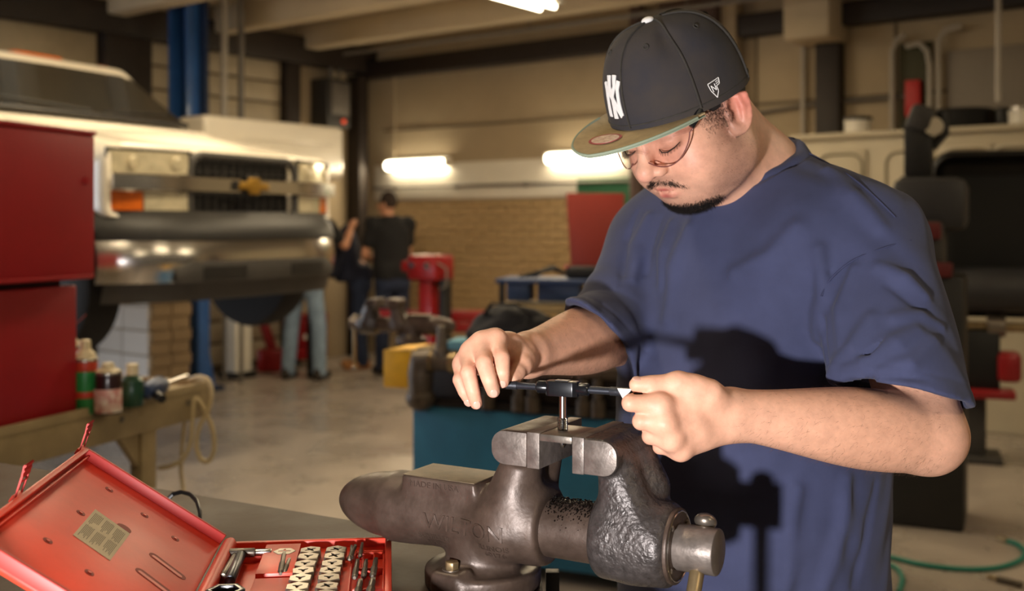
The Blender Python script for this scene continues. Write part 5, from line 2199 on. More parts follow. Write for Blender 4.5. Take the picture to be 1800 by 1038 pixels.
# ------------------------------------------------------------------ white pickup truck on the lift
M['truck_white'] = mat('truck_white', '#f3ebdb', 0.22, var=0.03, vscale=3, coat=0.5)
M['chrome'] = mat('chrome', '#dcd8d2', 0.2, 1.0)
M['trim_black'] = mat('trim_black', '#1c1a19', 0.5, var=0.15, vscale=10)
M['trim_grey'] = mat('trim_grey', '#3b3835', 0.6, var=0.15, vscale=10)
M['lamp_lens'] = mat('lamp_lens', '#d8cdae', 0.15, 0.25, var=0.25, vscale=14, coat=0.8)
M['amber_lens'] = mat('amber_lens', '#d86a1c', 0.2, coat=0.7, var=0.15, vscale=20)
M['dark_glass'] = mat('dark_glass', '#10161a', 0.06, 0.0, coat=1.0)
M['rubber'] = mat('rubber', '#161413', 0.85, var=0.15, vscale=10, bump=0.2, bscale=30)
M['gold'] = mat('gold', '#b98f3d', 0.3, 0.7)
LIFT = 0.73
TA, TB = -5.30, 4.30
truck = thing('pickup_truck', 'white pickup truck raised on the vehicle lift', 'truck', W(TA, TB, LIFT), ROTB + math.radians(8))


def truck_body(p):
    x, y, z = p[:, 0], p[:, 1], p[:, 2]
    tilt = math.radians(10.0)
    Rt = np.array([[math.cos(tilt), 0, math.sin(tilt)], [0, 1, 0], [-math.sin(tilt), 0, math.cos(tilt)]])
    d = rbox(p, (-0.72, 0, 1.085), (0.73, 0.93, 0.20), 0.10, Rt)
    d = smin(d, rbox(p, (-0.66, 0, 0.90), (0.645, 0.96, 0.22), 0.07), 0.06)
    hood = ell(p, (-0.70, 0, 1.16), (0.56, 0.62, 0.15))
    d = smin(d, hood, 0.06)
    cab = rbox(p, (-2.05, 0, 0.95), (0.95, 0.97, 0.45), 0.09)
    g = rbox(p, (-2.15, 0, 1.50), (0.95, 0.90, 0.40), 0.10)
    g = smax(g, ((x + 1.36) * 0.70 + (z - 1.42) * 0.714), 0.05)
    g = smax(g, (np.abs(y) - 0.90) * 0.97 + (z - 1.30) * 0.26, 0.06)
    d = smin(d, smin(cab, g, 0.03), 0.04)
    bed = rbox(p, (-4.0, 0, 0.98), (1.05, 0.97, 0.36), 0.05)
    d = np.minimum(d, bed)
    # wheel arches
    for wx in (-0.62, -4.1):
        d = smax(d, -(np.sqrt((x - wx) ** 2 + (z - 0.40) ** 2) - 0.47), 0.02)
    # grille and lamp openings
    d = smax(d, -rbox(p, (0.02, 0, 0.93), (0.075, 0.46, 0.20), 0.03), 0.02)
    for s in (-1, 1):
        d = smax(d, -rbox(p, (0.0, s * 0.70, 0.955), (0.075, 0.255, 0.185), 0.03), 0.02)
    # below the bumper line the front is open
    d = smax(d, -rbox(p, (0.05, 0, 0.66), (0.30, 1.1, 0.10), 0.02), 0.02)
    return d


solid('body', truck_body, (-5.2, -1.05, 0.45), (0.15, 1.05, 1.98), 0.021, 'truck_white', truck)


def tr_grid(fn, nu, nv, name, m, thick=0.02, parent=None):
    return MB().grid(fn, nu, nv).build(name, m, parent or truck, thick=thick, angle=50)


def ws(u, v, o=0.0):
    y = (u - 0.5) * 2 * (0.84 - 0.13 * v)
    x = -1.30 - 0.46 * v - 0.035 * (2 * u - 1) ** 2 + o
    return (x + 0.015, y, 1.455 + 0.37 * v + o)


tr_grid(lambda u, v: ws(u, v), 20, 8, 'windshield', 'dark_glass', 0.012)
MB().tube([ws(u, -0.01) for u in np.linspace(0, 1, 18)], 0.018, 8).build('windshield_seal', 'trim_black', truck)
for s in (-1, 1):
    MB().tube([ws(0.5 + s * 0.03, 0.02, 0.02), ws(0.5 + s * 0.42, 0.12, 0.02)], 0.010, 6).build('wiper', 'trim_black', truck)
    MB().add([(-1.50, s * 0.915, 1.42), (-2.45, s * 0.915, 1.42), (-2.45, s * 0.845, 1.76), (-1.85, s * 0.845, 1.76)], [(0, 1, 2, 3)]).build('side_window', 'dark_glass', truck, thick=0.012)
# front lamps
for s in (-1, 1):
    def lamp_pt(u, v, z0, z1, s=s):
        y = 0.470 + 0.475 * u
        return (0.045 - 0.13 * u * u, s * y, z0 + (z1 - z0) * v)
    up = tr_grid(lambda u, v: lamp_pt(u, v, 1.005, 1.125), 10, 4, 'headlight', 'lamp_lens', 0.03)
    tr_grid(lambda u, v: lamp_pt(u * 0.60, v, 0.80, 0.905), 8, 4, 'headlight', 'lamp_lens', 0.03)
    tr_grid(lambda u, v: lamp_pt(0.62 + u * 0.38, v, 0.80, 0.905), 8, 4, 'turn_signal', 'amber_lens', 0.03)
    for k, u in enumerate((0.2, 0.72)):
        q = lamp_pt(u, 0.5, 1.005, 1.125)
        MB().sphere((q[0] + 0.004, q[1], q[2]), (0.008, 0.040, 0.040), 14, 8).build('reflector', 'lamp_lens', up)
    q = lambda u, v: lamp_pt(u, v, 0.79, 1.135)
    MB().tube([q(0, 0), q(1, 0), q(1, 1), q(0, 1)], 0.012, 6, True).build('lamp_bezel', 'trim_black', truck)
# chrome bar right across
tr_grid(lambda u, v: (0.075 - 0.15 * max(0.0, abs(2 * u - 1) - 0.45) ** 2 * 2.2, (u - 0.5) * 1.90, 0.915 + 0.080 * v), 30, 3, 'chrome_bar', 'chrome', 0.03)
# grille
MB().box((-0.035, 0, 0.93), (0.02, 0.90, 0.38)).build('grille_back', 'trim_black', truck)
for k in range(13):
    y = -0.42 + 0.07 * k
    for z0, z1 in ((1.01, 1.10), (0.775, 0.90)):
        MB().box((-0.010, y, (z0 + z1) / 2), (0.02, 0.012, z1 - z0)).build('grille_bar', 'trim_grey', truck)
for z in (1.03, 1.055, 1.08, 0.80, 0.83, 0.86):
    MB().box((-0.004, 0, z), (0.02, 0.86, 0.008)).build('grille_bar', 'trim_grey', truck)
MB().tube([(0.035, y, z) for y, z in rounded_rect(0.92, 0.39, 0.10, 5, 0, 0.93)], 0.024, 8, True).build('grille_surround', 'trim_grey', truck)
bt = [(-0.13, -0.022), (-0.05, -0.022), (-0.045, -0.05), (0.045, -0.05), (0.05, -0.022), (0.13, -0.022), (0.12, 0.022), (0.05, 0.022), (0.045, 0.05), (-0.045, 0.05), (-0.05, 0.022), (-0.12, 0.022)]
mt = Matrix(((0, 0, 1, 0.085), (1, 0, 0, 0), (0, 1, 0, 0.955), (0, 0, 0, 1)))
MB().prism(bt, 0, 0.03, mt).build('emblem', 'gold', truck, 0.004)
MB().prism([(x * 1.14, y * 1.25) for x, y in bt], 0, 0.015, mt).build('emblem_rim', 'trim_black', truck, 0.003)


def bump(u, z, o=0.0):
    t = 2 * u - 1
    return (0.19 - 0.30 * abs(t) ** 4 + o, t * 1.00, z)


tr_grid(lambda u, v: bump(u, 0.635 + 0.165 * v, 0.015 - 0.11 * v ** 2.2), 30, 8, 'bumper_pad', 'trim_black', 0.05)
bmp = tr_grid(lambda u, v: bump(u, 0.40 + 0.235 * v, 0.02 * math.sin(v * math.pi)), 34, 8, 'bumper', 'chrome', 0.03)
tr_grid(lambda u, v: bump(0.16 + 0.68 * u, 0.395 + (0.120 - 0.05 * max(0, abs(2 * u - 1) - 0.85) / 0.15) * v, 0.035 + 0.008 * math.sin(v * math.pi)), 30, 5, 'bumper_insert', 'trim_grey', 0.02, bmp)
for s in (-1, 1):
    tr_grid(lambda u, v, s=s: bump(0.5 + s * (0.10 + 0.16 * u), 0.42 + 0.065 * v, 0.048), 10, 3, 'bumper_vent', 'trim_black', 0.01, bmp)
tr_grid(lambda u, v: bump(0.02 + 0.96 * u, 0.29 + 0.115 * v, -0.02 - 0.03 * (1 - v)), 30, 4, 'air_dam', 'trim_grey', 0.04)
MB().box((-0.55, 0, 0.52), (1.0, 1.5, 0.30)).build('engine_bay', 'trim_black', truck, 0.04)
MB().box((-2.6, 0, 0.42), (4.6, 0.9, 0.16)).build('frame_rails', 'trim_black', truck, 0.02)
MB().tube([(-0.62, -0.8, 0.38), (-0.62, -0.2, 0.40), (-0.62, 0.2, 0.40), (-0.62, 0.8, 0.38)], 0.05, 10).build('front_axle', 'trim_black', truck)
for x in (-0.62, -4.1):
    for s in (-1, 1):
        w_ = MB().lathe([(0.20, -0.11), (0.34, -0.125), (0.385, -0.11), (0.40, -0.07), (0.40, 0.07), (0.385, 0.11), (0.34, 0.125), (0.20, 0.11)], 36, (x, s * 0.82, 0.36 + 0.05 * (s > 0)), (0, 1, 0)).build('tyre', 'rubber', truck)
        MB().lathe([(0.03, -0.10), (0.21, -0.09), (0.22, 0.09), (0.06, 0.10)], 24, (x, s * 0.82, 0.36 + 0.05 * (s > 0)), (0, s, 0)).build('wheel_rim', 'trim_grey', w_)
MB().box((-2.02, 0.06, 1.905), (0.16, 0.40, 0.05)).build('roof_lamp', 'amber_lens', truck, 0.02)
MB().box((-2.00, 0.62, 1.890), (0.12, 0.11, 0.05)).build('roof_lamp', 'amber_lens', truck, 0.02)
for s in (-1,):
    MB().box((-1.55, s * 1.14, 1.42), (0.12, 0.24, 0.30)).build('door_mirror', 'trim_black', truck, 0.03)
    MB().cyl((-1.5, s * 0.94, 1.32), (-1.55, s * 1.08, 1.36), 0.02, n=8).build('mirror_arm', 'trim_black', truck)

M['lift_blue'] = mat('lift_blue', '#2f5da0', 0.35, var=0.15, vscale=6, coat=0.3)  # lighter blue, puts the daylit edges into the flange colour
M['lift_dark'] = mat('lift_dark', '#182a4a', 0.45, var=0.2, vscale=6)  # darker copy of the blue, paints in shade inside the post channel
M['lift_yellow'] = mat('lift_yellow', '#b98a35', 0.6, var=0.3, vscale=8)

# second raised vehicle behind it
v2 = thing('raised_vehicle', 'white body of a second raised vehicle behind the truck hood', 'vehicle', W(-7.60, 6.43, 0), ROTB)


def v2_body(p):
    d = rbox(p, (0, 0, 2.12), (0.20, 0.80, 0.25), 0.05)
    return smin(d, rbox(p, (-0.05, 0, 1.98), (0.17, 0.81, 0.08), 0.05), 0.05)


solid('body', v2_body, (-0.3, -0.9, 1.2), (0.3, 0.9, 2.5), 0.016, 'truck_white', v2)
MB().box((0.205, 0.1, 2.20), (0.012, 1.1, 0.03)).build('moulding', 'truck_white', v2, 0.004)
MB().box((-0.05, 0, 1.86), (0.24, 1.3, 0.08)).build('underframe', 'trim_black', v2, 0.02)
MB().box((-0.05, -0.66, 0.92), (0.12, 0.12, 1.84)).build('support_stand', 'lift_blue', v2, 0.01)
MB().box((-0.05, 0.66, 0.92), (0.12, 0.12, 1.84)).build('support_stand', 'dark_steel', v2, 0.01)

# ------------------------------------------------------------------ vehicle lift
def lift_post(a, b, label):
    t = thing('lift_post', label, 'vehicle lift', W(a, b, 0), ROTB, 'posts of the vehicle lift')
    MB().box((-0.18, 0.05, 1.77), (0.03, 0.14, 3.50)).build('flange', 'lift_blue', t, 0.006)
    MB().box((0.06, 0.05, 1.77), (0.04, 0.14, 3.50)).build('flange', 'lift_blue', t, 0.006)
    MB().box((0.0, 0.12, 1.77), (0.36, 0.03, 3.50)).build('web', 'lift_dark', t, 0.004)
    MB().box((-0.02, 0.0, 0.62), (0.24, 0.18, 0.60)).build('carriage', 'dark_steel', t, 0.01)
    MB().box((0, 0, 0.02), (0.56, 0.46, 0.04)).build('base_plate', 'lift_dark', t, 0.006)
    for s in (-1, 1):
        MB().prism([(0.15, 0.04), (0.28, 0.04), (0.15, 0.55)], -0.012, 0.012, Matrix(((1, 0, 0, 0), (0, 0, 1, s * 0.11), (0, 1, 0, 0), (0, 0, 0, 1)))).build('gusset', 'lift_blue', t)
    MB().tube([(0.0, -0.14, 0.88), (0.25, -0.6, 0.94), (0.65, -1.0, 0.97)], 0.055, 8).build('swing_arm', 'lift_yellow', t)
    MB().cyl((0.65, -1.0, 0.93), (0.65, -1.0, 1.08), 0.07, n=14).build('arm_pad', 'rubber', t)
    return t


lift_post(-8.0, 5.86, 'blue steel lift post standing behind the truck hood')
# thin posts hanging by the lift
for px, lb in ((394, 'pale vertical hose post next to the blue lift post'), (424, 'grey vertical hose post to the right of a paler one')):
    q = P(px, 200, 9.9)
    t = thing('hose_post', lb, 'post', (q[0], q[1], 0))
    MB().cyl((0, 0, 2.2), (0, 0, CEIL), 0.034 if px == 394 else 0.030, n=14).build('tube', 'pipe_white' if px == 394 else 'grey_metal', t)
    MB().cyl((0, 0, 0.0), (0, 0, 2.2), 0.018, n=10).build('rod', 'grey_metal', t)
    MB().cyl((0, 0, 2.16), (0, 0, 2.24), 0.04, n=14).build('collar', 'grey_metal', t)
# ------------------------------------------------------------------ tan cart with the red cabinet
M['cart_tan'] = mat('cart_tan', '#a08d69', 0.5, var=0.2, vscale=8, bump=0.08, bscale=60)
M['cab_red'] = mat('cab_red', '#a01620', 0.42, var=0.12, vscale=5, bump=0.05, bscale=120)
M['cab_gap'] = mat('cab_gap', '#3a0c0c', 0.7)
M['cream_cable'] = mat('cream_cable', '#c9b78e', 0.6)
CZ = 0.885
ca, cb_ = P(0, 752, (CAM_H - CZ) * FPX / 357), P(372, 668, (CAM_H - CZ) * FPX / 273)
ed = unit(cb_ - ca)
en = np.array([-ed[1], ed[0], 0])               # away from the room, to the left
CANG = math.atan2(ed[1], ed[0])
CL = float(np.linalg.norm(cb_ - ca))
cart = thing('service_cart', 'tan steel cart carrying the red cabinet and spray cans', 'cart', (ca[0], ca[1], 0), CANG)
x0c = -0.9
MB().box(((x0c + CL) / 2, 0.36, CZ - 0.030), (CL - x0c, 0.72, 0.02)).build('top', 'cart_tan', cart, 0.003)
MB().box(((x0c + CL) / 2, 0.008, CZ - 0.062), (CL - x0c, 0.016, 0.125)).build('front_apron', 'cart_tan', cart, 0.004)
MB().box(((x0c + CL) / 2, 0.712, CZ - 0.062), (CL - x0c, 0.016, 0.125)).build('rear_apron', 'cart_tan', cart, 0.004)
MB().box((CL - 0.008, 0.36, CZ - 0.062), (0.016, 0.72, 0.125)).build('end_apron', 'cart_tan', cart, 0.004)
for x in (x0c + 0.06, CL - 0.34):
    for y in (0.03, 0.68):
        MB().box((x, y, (CZ - 0.1) / 2), (0.075, 0.05, CZ - 0.1)).build('leg', 'cart_tan', cart, 0.004)
        MB().prism([(0, 0), (0.10, 0), (0, -0.12)], -0.012, 0.012, Matrix(((-1, 0, 0, x - 0.035), (0, 0, 1, y), (0, 1, 0, CZ - 0.122), (0, 0, 0, 1)))).build('gusset', 'cart_tan', cart)
for x in (0.5, CL - 0.14):
    MB().cyl((x, -0.003, CZ - 0.06), (x, 0.004, CZ - 0.06), 0.010, n=12).build('bolt', 'worn_steel', cart)
MB().box(((x0c + CL) / 2 - 0.15, 0.36, 0.30), (CL - x0c - 0.4, 0.66, 0.02)).build('lower_shelf', 'cart_tan', cart, 0.003)


def cart_x(px, py):
    d = (CAM_H - CZ) * FPX / (py - HY)
    q = P(px, py, d) - ca
    return float(q @ ed), float(q @ en)


xr, yr = cart_x(136, 721)
red = thing('red_cabinet', 'tall red steel cabinet standing on the tan cart', 'cabinet', ca + ed * (xr - 0.45) + en * 0.03 + np.array([0, 0, -0.02]), CANG)
MB().box((0.015, 0.30, 0.20), (0.93, 0.60, 0.40)).build('lower_body', 'cab_red', red, 0.006)
MB().box((0, 0.30, 0.412), (0.86, 0.56, 0.03)).build('shadow_gap', 'cab_gap', red)
MB().box((0.012, 0.28, 0.640), (0.98, 0.66, 0.44)).build('upper_body', 'cab_red', red, 0.008)
MB().box((0.012, -0.052, 0.428), (0.96, 0.008, 0.012)).build('lip', 'cab_red', red, 0.002)
MB().box((0.012, 0.28, 0.867), (0.99, 0.67, 0.016)).build('lid', 'cab_red', red, 0.006)
for x in (-0.40, 0.46):
    MB().cyl((x, -0.054, 0.72), (x, -0.047, 0.72), 0.012, n=12).build('rivet', 'cab_red', red)

# cans and bottles on the cart
M['can_green'] = mat('can_green', '#1f7a3a', 0.35, coat=0.3)
M['can_dark'] = mat('can_dark', '#2c1316', 0.3, coat=0.4)
M['can_white'] = mat('can_white', '#d9cdb5', 0.4, coat=0.2)
M['can_forest'] = mat('can_forest', '#16402b', 0.35, coat=0.3)
M['can_red'] = mat('can_red', '#b2361f', 0.4)
M['cap_cream'] = mat('cap_cream', '#d2c29c', 0.45)
M['label_pale'] = mat('label_pale', '#d8d0c4', 0.5, var=0.35, vscale=40, col2='#b7534a')
M['tin_ring'] = mat('tin_ring', '#b8b2a8', 0.25, 0.9)


def can(px, py, r, h, m, label, cap='cap_cream', shape='spray', band=None, deep=0.0, caph=0.06, nozzle=False):
    x, y = cart_x(px, py)
    q = ca + ed * x + en * (y + deep)
    t = thing('spray_can' if shape == 'spray' else 'bottle', label, 'can' if shape == 'spray' else 'bottle', (q[0], q[1], CZ - 0.02), 0, 'cans and bottles on the tan cart')
    if shape == 'spray':
        MB().lathe([(r * 0.96, 0), (r, 0.004), (r, h - 0.004), (r * 0.97, h)], 24).build('body', m, t)
        MB().lathe([(r * 1.02, h - 0.003), (r * 1.03, h + 0.002), (r * 0.98, h + 0.006)], 24).build('rim', 'tin_ring', t)
        MB().lathe([(r * 0.97, h + 0.004), (r * 0.80, h + caph * 0.35), (r * 0.48, h + caph * 0.55), (r * 0.45, h + caph), (r * 0.30, h + caph * 1.05)], 20).build('cap', cap, t)
        if nozzle:
            MB().cyl((0, 0, h + caph), (0, 0, h + caph + 0.018), 0.006, n=8).build('nozzle', 'can_red', t)
            MB().cyl((0.004, 0, h + caph + 0.012), (0.05, 0, h + caph + 0.055), 0.0012, n=6).build('straw', 'can_red', t)
    else:
        MB().lathe([(r * 0.95, 0), (r, 0.005), (r, h * 0.78), (r * 0.75, h * 0.90), (r * 0.45, h * 0.95), (r * 0.45, h)], 24).build('body', m, t)
        MB().lathe([(r * 0.55, h * 0.96), (r * 0.55, h + caph), (r * 0.48, h + caph * 1.04)], 20).build('cap', cap, t)
    if band:
        for z0, z1, mm in band:
            MB().lathe([(r * 1.006, h * z0), (r * 1.012, h * z0 + 0.001), (r * 1.012, h * z1 - 0.001), (r * 1.006, h * z1)], 24).build('label_band', mm, t)
    return t


can(150, 714, 0.036, 0.165, 'can_green', 'green spray can right beside the red cabinet', band=[(0.80, 0.98, 'can_red'), (0.30, 0.42, 'can_red')], deep=0.0)
can(140, 716, 0.030, 0.235, 'can_white', 'tall cream bottle half hidden behind the red cabinet', shape='bottle', deep=0.10, caph=0.03)
can(166, 714, 0.026, 0.130, 'can_white', 'cream canister behind the green spray can', cap='cap_cream', band=[(0.1, 0.8, 'brown_steel')], deep=0.05, caph=0.035)
can(190, 714, 0.041, 0.125, 'can_dark', 'dark maroon can with a pale printed label', cap='cap_cream', band=[(0.04, 0.62, 'label_pale')], deep=0.0, caph=0.03)
can(186, 706, 0.036, 0.190, 'can_red', 'red topped spray can with a thin red straw', band=[(0.70, 0.84, 'can_forest')], deep=0.14, caph=0.05, nozzle=True)
can(232, 702, 0.036, 0.105, 'can_forest', 'short dark green bottle with a cream cap on the cart', shape='bottle', deep=0.0, caph=0.030, band=[(0.25, 0.6, 'can_forest')])
# air tool and rags beyond the cans
M['tool_blue'] = mat('tool_blue', '#3a4766', 0.4, 0.3, var=0.2, vscale=20)
x, y = cart_x(282, 690)
q = ca + ed * x + en * (y + 0.02)
t = thing('air_tool', 'blue grey air tool lying on the far end of the tan cart', 'air tool', (q[0], q[1], CZ - 0.02), CANG + 0.3)
MB().lathe([(0.018, -0.09), (0.030, -0.07), (0.034, 0.03), (0.026, 0.06), (0.014, 0.08)], 20, (0, 0, 0.038), (1, 0, 0)).build('motor', 'tool_blue', t)
MB().cyl((0.06, 0, 0.035), (0.24, -0.02, 0.040), 0.012, 0.010, 14).build('barrel', 'bright_steel', t)
MB().cyl((-0.04, 0, 0.03), (-0.10, -0.06, 0.015), 0.015, n=14).build('grip', 'black_plastic', t)
x, y = cart_x(252, 697)
q = ca + ed * x + en * (y + 0.01)
t = thing('ratchet', 'small chrome ratchet lying at the front edge of the cart', 'ratchet', (q[0], q[1], CZ - 0.02), CANG + 0.8)
MB().cyl((-0.06, 0, 0.010), (0.04, 0, 0.010), 0.006, n=12).build('handle', 'bright_steel', t)
MB().cyl((0.05, 0, 0.002), (0.05, 0, 0.022), 0.016, n=16).build('head', 'bright_steel', t)

# cream cable looped over the end of the cart
def cable(pts, r, name, label, cat, m):
    cu = [np.asarray(p) for p in pts]
    fine = []
    for i in range(len(cu) - 1):
        p0, p1, p2, p3 = cu[max(i - 1, 0)], cu[i], cu[i + 1], cu[min(i + 2, len(cu) - 1)]
        for k in range(7):
            t = k / 7
            fine.append(0.5 * (2 * p1 + (p2 - p0) * t + (2 * p0 - 5 * p1 + 4 * p2 - p3) * t * t + (3 * p1 - p0 - 3 * p2 + p3) * t ** 3))
    fine.append(cu[-1])
    b = fine[0] * 0
    o = MB().tube(fine, r, 8).build(name, m)
    return tag(o, label, cat)


dC = 3.86
cable([P(335, 666, 3.95), P(350, 662, 3.9), P(366, 668, dC), P(372, 690, dC), P(366, 720, dC), P(350, 750, dC), P(345, 780, dC), P(352, 805, dC), P(366, 810, dC), P(376, 790, dC), P(374, 755, dC),
       P(362, 725, dC), P(345, 700, dC - 0.02), P(338, 720, dC - 0.03), P(336, 770, dC - 0.03), P(322, 805, dC - 0.03), P(300, 818, dC - 0.03), P(280, 822, dC - 0.02)], 0.0085, 'looped_cable', 'cream cable hanging in loops over the end of the tan cart', 'cable', 'cream_cable')
zf = CAM_H * FPX
cable([P(330, 705, 3.93), P(322, 760, 3.93), P(318, 820, 3.93), P(322, 862, 3.9), P(330, 930, 3.8)], 0.0075, 'dangling_cable', 'single cream cable end dangling straight below the cart edge', 'cable', 'cream_cable')
bx_ = P(80, 830, 3.6)
t = thing('floor_box', 'dark box on the cart shelf seen under the tan apron', 'box', (*(ca + ed * 0.15 + en * 0.3)[:2], 0.31), CANG)
MB().box((0, 0, 0.14), (0.34, 0.3, 0.28)).build('carton', 'dark_box', t, 0.008)
MB().box((0, 0, 0.285), (0.36, 0.32, 0.02)).build('lid', 'dark_steel', t, 0.004)

# ------------------------------------------------------------------ blue bench with the pipework
M['bench_blue'] = mat('bench_blue', '#2c7599', 0.45, var=0.15, vscale=6, bump=0.04, bscale=60)
M['iron_pipe'] = mat('iron_pipe', '#5c5146', 0.5, 0.4, var=0.3, vscale=20, bump=0.15, bscale=80)
M['dark_wood'] = mat('dark_wood', '#33271f', 0.7, var=0.3, vscale=10)
M['yellow_paint'] = mat('yellow_paint', '#e8b01a', 0.5, var=0.12, vscale=14, bump=0.1, bscale=50)
M['tan_board'] = mat('tan_board', '#9a8562', 0.7, var=0.2, vscale=8)
L0 = P(725, 712, 4.62)
Z1 = L0[2]
r0 = P(1200, 748, (CAM_H - Z1) * FPX / (748 - HY))
bd = unit(np.array([r0[0] - L0[0], r0[1] - L0[1], 0]))
BANG = math.atan2(bd[1], bd[0])
bn = np.array([-bd[1], bd[0], 0])
bb_ = thing('pipe_bench', 'blue steel bench with dark pipework along its top', 'workbench', (L0[0], L0[1], 0), BANG)
BLN = 1.55
MB().box((BLN / 2, 0.33, 0.06 + (Z1 - 0.06) / 2), (BLN, 0.66, Z1 - 0.06)).build('cabinet', 'bench_blue', bb_, 0.006)
for x in (0.05, BLN - 0.05):
    for y in (0.05, 0.60):
        MB().box((x, y, 0.03), (0.06, 0.06, 0.06)).build('foot', 'dark_steel', bb_)
TOPZ = P(900, 600, 4.5)[2]
MB().box((BLN / 2, 0.36, Z1 + 0.10), (BLN - 0.06, 0.56, 0.20)).build('back_box', 'dark_wood', bb_, 0.01)
MB().box((BLN / 2, 0.36, Z1 + 0.225), (BLN + 0.02, 0.62, 0.035)).build('worktop', 'tan_board', bb_, 0.004)
MB().box((BLN / 2, 0.33, Z1 + 0.02), (BLN, 0.66, 0.035)).build('ledge', 'dark_steel', bb_, 0.003)
# pipe manifold along the front
py0, pz = -0.01, Z1 + 0.195
MB().cyl((0.06, py0, pz), (BLN, py0, pz), 0.038, n=16).build('manifold', 'iron_pipe', bb_)
MB().tube([(0.10, py0, pz), (0.05, py0, pz), (0.045, py0, pz - 0.05), (0.045, py0, Z1 + 0.03)], [0.052, 0.058, 0.056, 0.05], 14).build('elbow', 'iron_pipe', bb_)
MB().sphere((0.045, py0, Z1 + 0.035), (0.066, 0.06, 0.055)).build('pipe_cap', 'iron_pipe', bb_)
for x in (0.36, 0.50, 0.56, 0.78, 0.84, 1.02, 1.24):
    MB().cyl((x, py0, pz - 0.01), (x, py0, Z1 + 0.02), 0.022, n=12).build('drop_pipe', 'iron_pipe', bb_)
    MB().cyl((x, py0, Z1 + 0.012), (x, py0, Z1 + 0.075), 0.032, n=12).build('coupling', 'iron_pipe', bb_)
MB().lathe([(0.034, pz - Z1), (0.034, pz - Z1 + 0.05), (0.026, pz - Z1 + 0.06), (0.018, pz - Z1 + 0.15), (0.016, pz - Z1 + 0.15)], 14, (0.145, py0, Z1)).build('nipple', 'iron_pipe', bb_)
for x in (0.09, 0.21):
    MB().lathe([(0.036, -0.022), (0.046, -0.018), (0.046, 0.018), (0.036, 0.022)], 14, (x, py0, pz), (1, 0, 0)).build('union_nut', 'brass_steel', bb_)
# yellow bracket at the corner carries the second vise
YB = P(700, 609, 4.95)
MB().box((-0.105, 0.28, Z1 + 0.13), (0.23, 0.30, 0.165)).build('vise_bracket', 'yellow_paint', bb_, 0.004)
v2r = copy_tree(vise)
for o in list(bpy.data.objects):
    if o.parent == v2r and o.name.startswith('metal_filings'):
        bpy.data.objects.remove(o)
v2r.name = 'bullet_vise'
tag(v2r, 'grey bullet vise mounted on the yellow block of the blue bench', 'vise')
vb = np.array([L0[0], L0[1], 0]) + bd * 0.045 + bn * 0.42
v2r.location = (vb[0], vb[1], Z1 + 0.243)
v2r.rotation_euler = (0, 0, BANG + math.radians(180 + 8))
for o in bpy.data.objects:
    if o.parent == v2r and o.type == 'MESH' and o.name.startswith('lettering'):
        pass
q = P(705, 590, 4.85)
v2r.location = (q[0] - 0.06, q[1], Z1 + 0.245)
for o in bpy.data.objects:
    if o.parent == v2r and o.name.startswith(('handle_bar', 'handle_knob')):
        rx = Matrix.Rotation(math.radians(30), 4, 'X')
        c0 = Vector((0.161, 0, -ZB))
        o.rotation_euler = (math.radians(30), 0, 0)
        o.location = c0 - rx @ c0

# things on the blue bench: black bag, blue shop towels
def bag_sdf(p):
    d = ell(p, (0, 0, 0.09), (0.15, 0.12, 0.10))
    d = smin(d, ell(p, (0.10, 0.02, 0.08), (0.10, 0.10, 0.08)), 0.05)
    d = smin(d, ell(p, (-0.09, -0.02, 0.06), (0.09, 0.09, 0.07)), 0.04)
    d += (0.010 * np.sin(p[:, 0] * 40 + 3 * np.sin(p[:, 2] * 30)) * np.sin(p[:, 2] * 35 + 4 * np.sin(p[:, 1] * 25))).astype(f32)
    return smax(d, 0.001 - p[:, 2], 0.01)


M['bag_black'] = mat('bag_black', '#18161a', 0.85, var=0.3, vscale=10, bump=0.2, bscale=60)
q = P(897, 600, 4.55)
bag = thing('bag', 'crumpled black bag lying on the blue bench', 'bag', (q[0], q[1], Z1 + 0.243), BANG)
solid('bag_body', bag_sdf, (-0.3, -0.25, -0.02), (0.3, 0.25, 0.26), 0.012, 'bag_black', bag)
MB().tube([(-0.12, -0.05, 0.12), (-0.05, -0.08, 0.20), (0.06, -0.08, 0.20), (0.12, -0.05, 0.15)], 0.012, 8, flat=0.5).build('strap', 'bag_black', bag)
M['towel_blue'] = mat('towel_blue', '#6fa3b8', 0.9, var=0.15, vscale=20)
q = P(818, 596, 4.62)
o_ = MB().box((0, 0, 0.02), (0.12, 0.16, 0.04)).build('shop_towels', 'towel_blue', None, 0.008)
o_.location, o_.rotation_euler = (q[0], q[1], Z1 + 0.2435), (0, 0, BANG + 0.2)
tag(o_, 'folded pale blue shop towels on the blue bench', 'towels')

# ------------------------------------------------------------------ parts cart with the raised red lid
M['bin_blue'] = mat('bin_blue', '#22375f', 0.5, var=0.1)
M['lid_red'] = mat('lid_red', '#8c2a1e', 0.5, var=0.1)
M['green_rag'] = mat('green_rag', '#4a5a2a', 0.9, var=0.3, vscale=20)
q = P(960, 470, 6.3)
pc = thing('parts_cart', 'dark parts cart with blue bins and a raised red lid', 'cart', (q[0], q[1], 0), math.radians(-12))
zt = P(900, 488, 6.3)[2]
MB().box((0.05, 0, zt - 0.012), (0.62, 0.40, 0.024)).build('top_tray', 'bin_blue', pc, 0.004)
for x in (-0.225, 0.335):
    for y in (-0.17, 0.17):
        MB().box((x, y, zt / 2), (0.03, 0.03, zt)).build('leg', 'dark_steel', pc, 0.003)
MB().box((-0.13, -0.10, zt - 0.075), (0.13, 0.18, 0.10)).build('bin', 'bin_blue', pc, 0.006)
MB().box((0.10, -0.08, zt - 0.075), (0.24, 0.18, 0.10)).build('bin', 'bin_blue', pc, 0.006)
